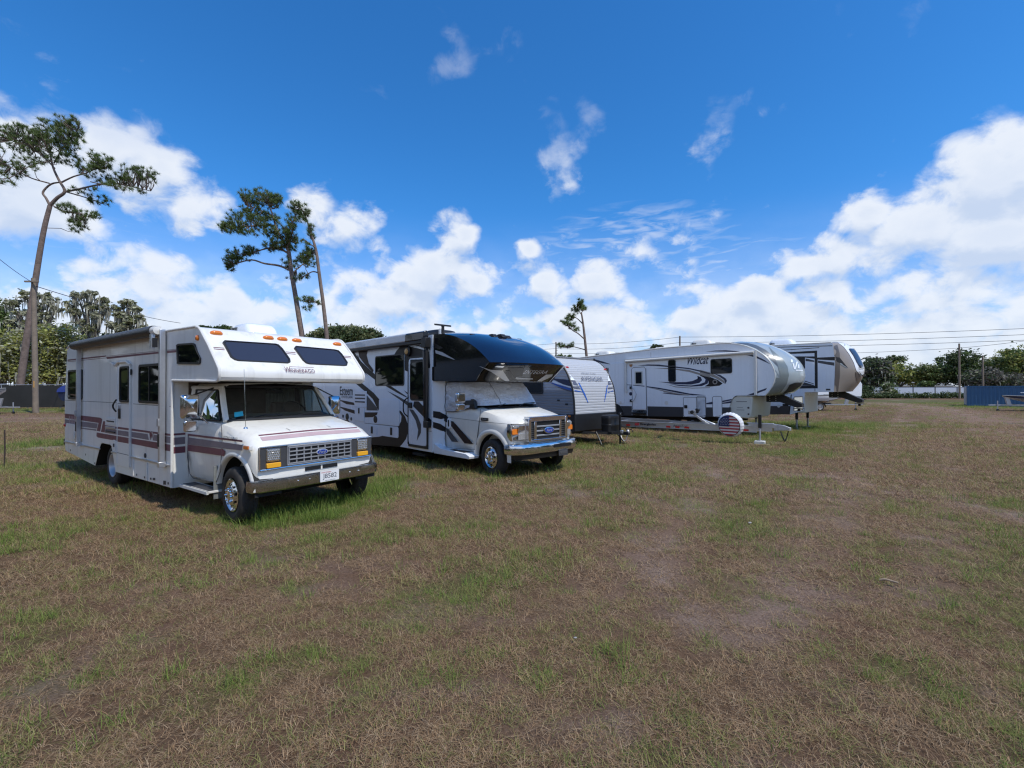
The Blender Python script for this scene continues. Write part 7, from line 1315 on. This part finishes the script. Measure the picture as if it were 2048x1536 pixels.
tree('broadleaf_tree', 'pair of small round tree tops above the grey travel trailer', [(1121,715,9,5),(1134,716,9,5)], 90, lf_mid, 900, .22, 43, 'far trees on the skyline')
tree('broadleaf_tree', 'leafy twig ends peeping over the roof of the long white trailer', [(1316,694,12,5),(1304,697,8,4)], 70, lf_drk, 320, .18, 44, 'far trees on the skyline')
RT = 'trees beyond the white fence'
for i, (e, Z, m, m2, n, lab, ms) in enumerate([
    ([(1748,738,26,20),(1733,762,18,26),(1766,760,18,22),(1750,752,26,24)], 97, lf_drk, lf_gry, 4200, 'dark mossy oak close beside the tan trailer nose', 150),
    ([(1792,719,17,8),(1745,722,16,7),(1770,726,24,8)], 118, lf_drk, lf_mid, 2400, 'thin tree with flat layered top rising behind the dark mossy oak', 0),
    ([(1800,746,26,18),(1818,756,22,14),(1785,752,18,18)], 108, lf_yel, lf_mid, 3600, 'yellow-green tree above the grey house roof', 0),
    ([(1850,748,26,18),(1880,752,22,15),(1864,756,30,14)], 106, lf_mid, lf_olv, 3600, 'mid green bushy tree between the roofs and the taller dark tree', 0),
    ([(1880,722,6,9),(1881,738,9,8)], 120, lf_drk, None, 700, 'slim pointed tree standing above the tree line', 0),
    ([(1925,718,32,17),(1912,742,24,22),(1948,736,22,20),(1930,752,34,18)], 104, lf_drk, lf_mid, 5200, 'tallest dark green tree right behind the wooden pole', 0),
    ([(1958,757,34,18),(1998,762,32,16),(2030,765,26,14)], 98, lf_gry, lf_drk, 4200, 'dull grey-brown scrubby trees above the blue container', 120),
    ([(1978,728,16,11),(1985,742,20,14)], 110, lf_olv, lf_mid, 2000, 'small olive tree between the dark tree and the bright green one', 0),
    ([(2030,718,28,20),(2012,740,26,18),(2060,725,36,30),(2045,748,30,18)], 100, lf_mid, lf_yel, 4600, 'bright green tree at the far edge beyond the container', 0)]):
    tree('broadleaf_tree', lab, e, Z, m, n, .27, 60 + i, RT, mossn=ms, trunk=.32, m2=m2)
tree('shrub', 'pale grey-green spiky shrub at the end of the white fence', [(1772,778,12,14),(1780,788,12,10),(1765,790,10,9)], 90, lf_mid, 1500, .2, 80, 'shrubs by the hedge', 'shrub', trunk=.08, m2=greyleaf)
tree('shrub', 'low dark rounded bush beside the pale spiky shrub', [(1735,780,17,8),(1728,786,12,8)], 91, lf_drk, 1500, .2, 81, 'shrubs by the hedge', 'shrub', trunk=.08)
tree('shrub', 'dark bush growing over the fence beneath the house roof', [(1850,768,12,7),(1845,776,12,8)], 95, lf_mid, 1000, .2, 82, 'shrubs by the hedge', 'shrub', trunk=.08, m2=lf_drk)
h = MB(); B = []; rd = random.Random(9)
for i in range(60): px = 1700 + i * 4.4; q = at(px, 794, 86); B.append((Vector((q.x, 86 + rd.uniform(-.2, .2), .42 + rd.uniform(-.05, .14))), (.55, .6, .52)))
leaves(h, B, 7500, .13, lf_drk, 90, .4); leaves(h, B, 2600, .13, lf_mid, 91, .45); hd = raw(h, 'hedge', None); tag(hd, 'long low clipped dark hedge in front of the white fence', 'hedge')
# woodland behind the viewer, seen only as reflections in windows and paint
h = MB(); B = []
for i in range(44): a = R(62 + i * 5.58); d = rd.uniform(36, 50); hh = rd.uniform(4, 7); B.append((Vector((math.sin(a) * d, math.cos(a) * d, hh * .75)), (4.6, 3.2, hh)))
leaves(h, B, 11000, .75, lf_drk, 92, .35); leaves(h, B, 5000, .7, lf_mid, 93, .35); o = raw(h, 'woodland', None); setting(o, 'stuff'); tag(o, 'dense green woodland edge mirrored in the dark windows', 'woodland')
# ================================================================ fences, poles, wires, container, house
screen = mat('black_mesh_screen', (.012, .012, .012), .9, dirt=(.035, .036, .036), var=.8, vscale=.5); polew = mat('weathered_pole_wood', (.25, .20, .15), .9, dirt=(.13, .105, .085), var=.8, vscale=2, bump=.7, bscale=8); wirem = mat('dark_cable', (.02, .02, .022), .6)
F_ = thing('screened_fence', 'tall chain fence hung with black mesh screen in front of the mossy trees', 'fence', None, (-44, 43.5, 0)); 
s = MB(); rows = []
for i in range(121): x = -40 + i * .55; rows.append([(x, .05 * math.sin(x * 2.3) + .03 * math.sin(x * 7), z) for z in (.12, .5, .9, 1.3, 1.7, 2.15)])
s.grid(rows, screen); s.build('mesh_screen', F_, sharp=80)
s = MB(); s.tube([(-40, .04, 2.2), (26, .04, 2.2)], .03, galv, 6); s.build('top_rail', F_)
for i in range(22): s = MB(); s.tube([(-40 + i * 3.0 + .35, .08, 0), (-40 + i * 3.0 + .35, .08, 2.28)], .045, galv, 8); s.build('fence_post', F_)
wf = mat('pale_fence_panel', (.44, .49, .58), .5, var=.12, vscale=.4); W_ = thing('white_fence', 'pale white panel fence with thin dark posts behind the clipped hedge', 'fence', None, (at(1690, 790, 92).x, 92, 0)); L_ = 32
s = MB(); s.box(0, L_, -.02, .02, .05, 2.08, wf); s.build('fence_panel', W_)
for i in range(8): s = MB(); x = at(1738 + i * 44, 790, 92).x - W_.location.x; s.box(x - .06, x + .06, -.08, -.02, 0, 2.14, dgrey); s.build('fence_post', W_)
s = MB(); s.box(0, L_, -.06, -.02, 2.06, 2.12, dgrey); s.build('top_rail', W_)
def pole(label, px, top, Z, r, lean=0.0, arm=None, name='utility_pole'):
    b = at(px, 800, Z); T = thing(name, label, 'utility pole', 'utility poles', (b.x, Z, 0)); zt = at(px, top, Z).z; m = MB(); m.tube([(0, 0, -.1), (lean * .5, 0, zt * .5), (lean, 0, zt)], [r, r * .9, r * .78], polew, 10); m.build('pole_shaft', T, sharp=60)
    if arm: m = MB(); za = at(px, arm[0], Z).z; m.box(lean - arm[1], lean + arm[2], -r - .12, -r, za - .06, za + .06, polew); m.build('crossarm', T, bevel=.01)
    return T, Vector((b.x + lean, Z, zt))
T, pL = pole('mottled wooden pole with a short crossarm standing in front of the leaning pine', 72, 556, 36, .19, -.25, (564, .42, .62))
m = MB(); m.box(.02, .06, -.205, -.19, at(72, 775, 36).z, at(72, 762, 36).z, yellow); m.build('marker_strip', T)
_, pA = pole('plain wooden pole standing before the tallest dark tree', 1919, 687, 84, .17); _, pB = pole('shorter brown pole above the blue container', 1966, 711, 88, .17)
T, pC = pole('distant pole with insulators seen above the grey travel trailer', 1112, 684, 118, .22)
m = MB(); [m.box(-.05, .45, -.05, .05, pC.z - 1.2 - k * .9, pC.z - 1.1 - k * .9, dgrey) for k in range(3)]; m.build('insulator_arm', T)
_, pD = pole('thin dark pole rising behind the roof of the long white trailer', 1360, 672, 95, .20)
def wire(label, pts, r, sag=0.0):
    o = []
    for a, b in zip(pts, pts[1:]):
        n = 16
        for i in range(n): t = i / n; o.append(a.lerp(b, t) - Vector((0, 0, sag * 4 * t * (1 - t))))
    m = MB(); m.tube(o + [pts[-1]], r, wirem, 5); w = m.build('power_line', None, sharp=80); tag(w, label, 'power line', 'overhead power lines'); return w
wire('sagging cable running off from the mottled pole out of the picture towards the sky', [at(66, 566, 36), at(-90, 440, 25)], .018, .25); wire('faint cable leaving the mottled pole over the cream motorhome', [at(70, 572, 36), at(360, 646, 62)], .028, .3)
wire('topmost power line crossing above the long white trailer', [at(700, 704, 140), at(1112, 687, 118), at(1360, 674, 95), at(2400, 640, 62)], .033, .55)
wire('second power line from the top crossing above the long white trailer', [at(700, 712, 140), at(1112, 697, 118), at(1360, 685, 95), at(2400, 652, 62)], .033, .6)
wire('third power line from the top passing the plain pole tip', [at(700, 718, 140), at(1112, 706, 118), at(1360, 694, 95), at(2400, 664, 62)], .033, .6)
wire('lower line rising from the tan trailer past the plain pole', [at(1480, 708, 100), at(1919, 696, 84), at(2300, 640, 60)], .030, .4)
bluec = mat('faded_blue_container_paint', (.022, .095, .225), .5, dirt=(.055, .13, .235), var=.7, vscale=1.2)
def container():
    q = at(1934, 812, 50); T = thing('shipping_container', 'faded blue corrugated shipping container beyond the grass', 'container', None, (q.x, 50, 0)); T.rotation_euler = (0, 0, R(-38)); b = MB(); L_, Wd, Hc = 12.0, 2.4, 2.12
    def corr(y, s):
        rows = []; x = .15
        while x < L_ - .2:
            for dx, o in ((0, 0), (.07, .036), (.14, .036), (.21, 0)): rows.append([(x + dx, y - s * o, .16), (x + dx, y - s * o, Hc - .10)])
            x += .28
        b.grid(rows, bluec)
    corr(-.0, -1); corr(Wd, 1); b.box(.0, .1, 0, Wd, .1, Hc - .05, bluec); b.box(L_ - .1, L_, 0, Wd, .1, Hc, bluec); b.box(0, L_, .03, Wd - .03, Hc - .06, Hc - .02, bluec)
    b.build('container_walls', T, sharp=20); b = MB()
    for y in (-.02, Wd - .08): b.box(0, L_, y, y + .1, .02, .16, bluec); b.box(0, L_, y, y + .1, Hc - .12, Hc, bluec); b.box(0, .14, y, y + .12, .02, Hc, bluec); b.box(L_ - .14, L_, y, y + .12, .02, Hc, bluec)
    b.build('frame', T, bevel=.01); b = MB()
    for k in range(5): b.tube([(-.03, .3 + k * .42, .15), (-.03, .3 + k * .42, Hc - .1)], .025, galv, 6)
    b.build('locking_bars', T)
container()
roofm = mat('grey_shingle_roof', (.20, .205, .21), .8, var=.3, vscale=3); wall = mat('pale_house_wall', (.55, .55, .52), .7, var=.15, vscale=.6)
q = at(1778, 790, 112); T = thing('house', 'low pale house with a long grey roof behind the white fence', 'house', None, (q.x, 112, 0)); b = MB(); b.box(0, 15.2, 0, 7, 0, 2.35, wall); b.build('wall', T); b = MB(); b.prism([(-.5, 2.2), (3.5, 3.55), (7.5, 2.2), (7.5, 2.32), (3.5, 3.68), (-.5, 2.32)], 'x', -.5, 15.6, roofm); b.build('roof', T)
for x in (2, 6, 11): b = MB(); b.box(x, x + 1.6, -.03, 0, 1.0, 2.0, tint); b.build('window', T)
# ================================================================ small things on the ground
g = gp(10, 935); b = MB(); b.tube([(0, 0, -.1), (.01, 0, .45), (.0, 0, .90)], .014, mat('rusty_steel', (.05, .035, .03), .8, var=.4, vscale=20), 6); o = b.build('metal_stake', None); o.location = g; tag(o, 'thin dark metal stake stuck upright in the grass', 'stake')
def stone(px, py, s, label, m):
    b = MB(); bm_ = bmesh.new(); bmesh.ops.create_icosphere(bm_, subdivisions=2, radius=1); rd2 = random.Random(int(px)); 
    for w in bm_.verts: w.co *= 1 + .35 * mnoise.noise(w.co * 1.4 + Vector((px, py, 0))); w.co = Vector((w.co.x * s, w.co.y * s * .7, w.co.z * s * .45))
    b.v = [tuple(w.co) for w in bm_.verts]; b.f = [[w.index for w in f.verts] for f in bm_.faces]; b.m = [b.mi(m)] * len(b.f); bm_.free(); o = b.build('stone', None, sharp=50); o.location = gp(px, py) + Vector((0, 0, .03)); o.rotation_euler = (0, 0, px); tag(o, label, 'stone')
pale = mat('pale_stone', (.36, .35, .34), .8, var=.3, vscale=30); stone(1150, 1281, .012, 'small pale stone lying alone in the dry foreground grass', pale); stone(1499, 1049, .026, 'flat whitish stone beside a green grass patch', pale)
g = gp(1775, 1168); b = MB(); b.tube(spl([(-.06, .04, .01), (-.02, .015, .025), (.02, -.015, .02), (.055, -.045, .015)], 5), [.011] * 16, mat('peeled_wood', (.36, .27, .19), .7, var=.3, vscale=20), 7); o = b.build('stick', None); o.location = g + Vector((0, 0, .02)); tag(o, 'short peeled tan stick lying on a sandy patch', 'stick')
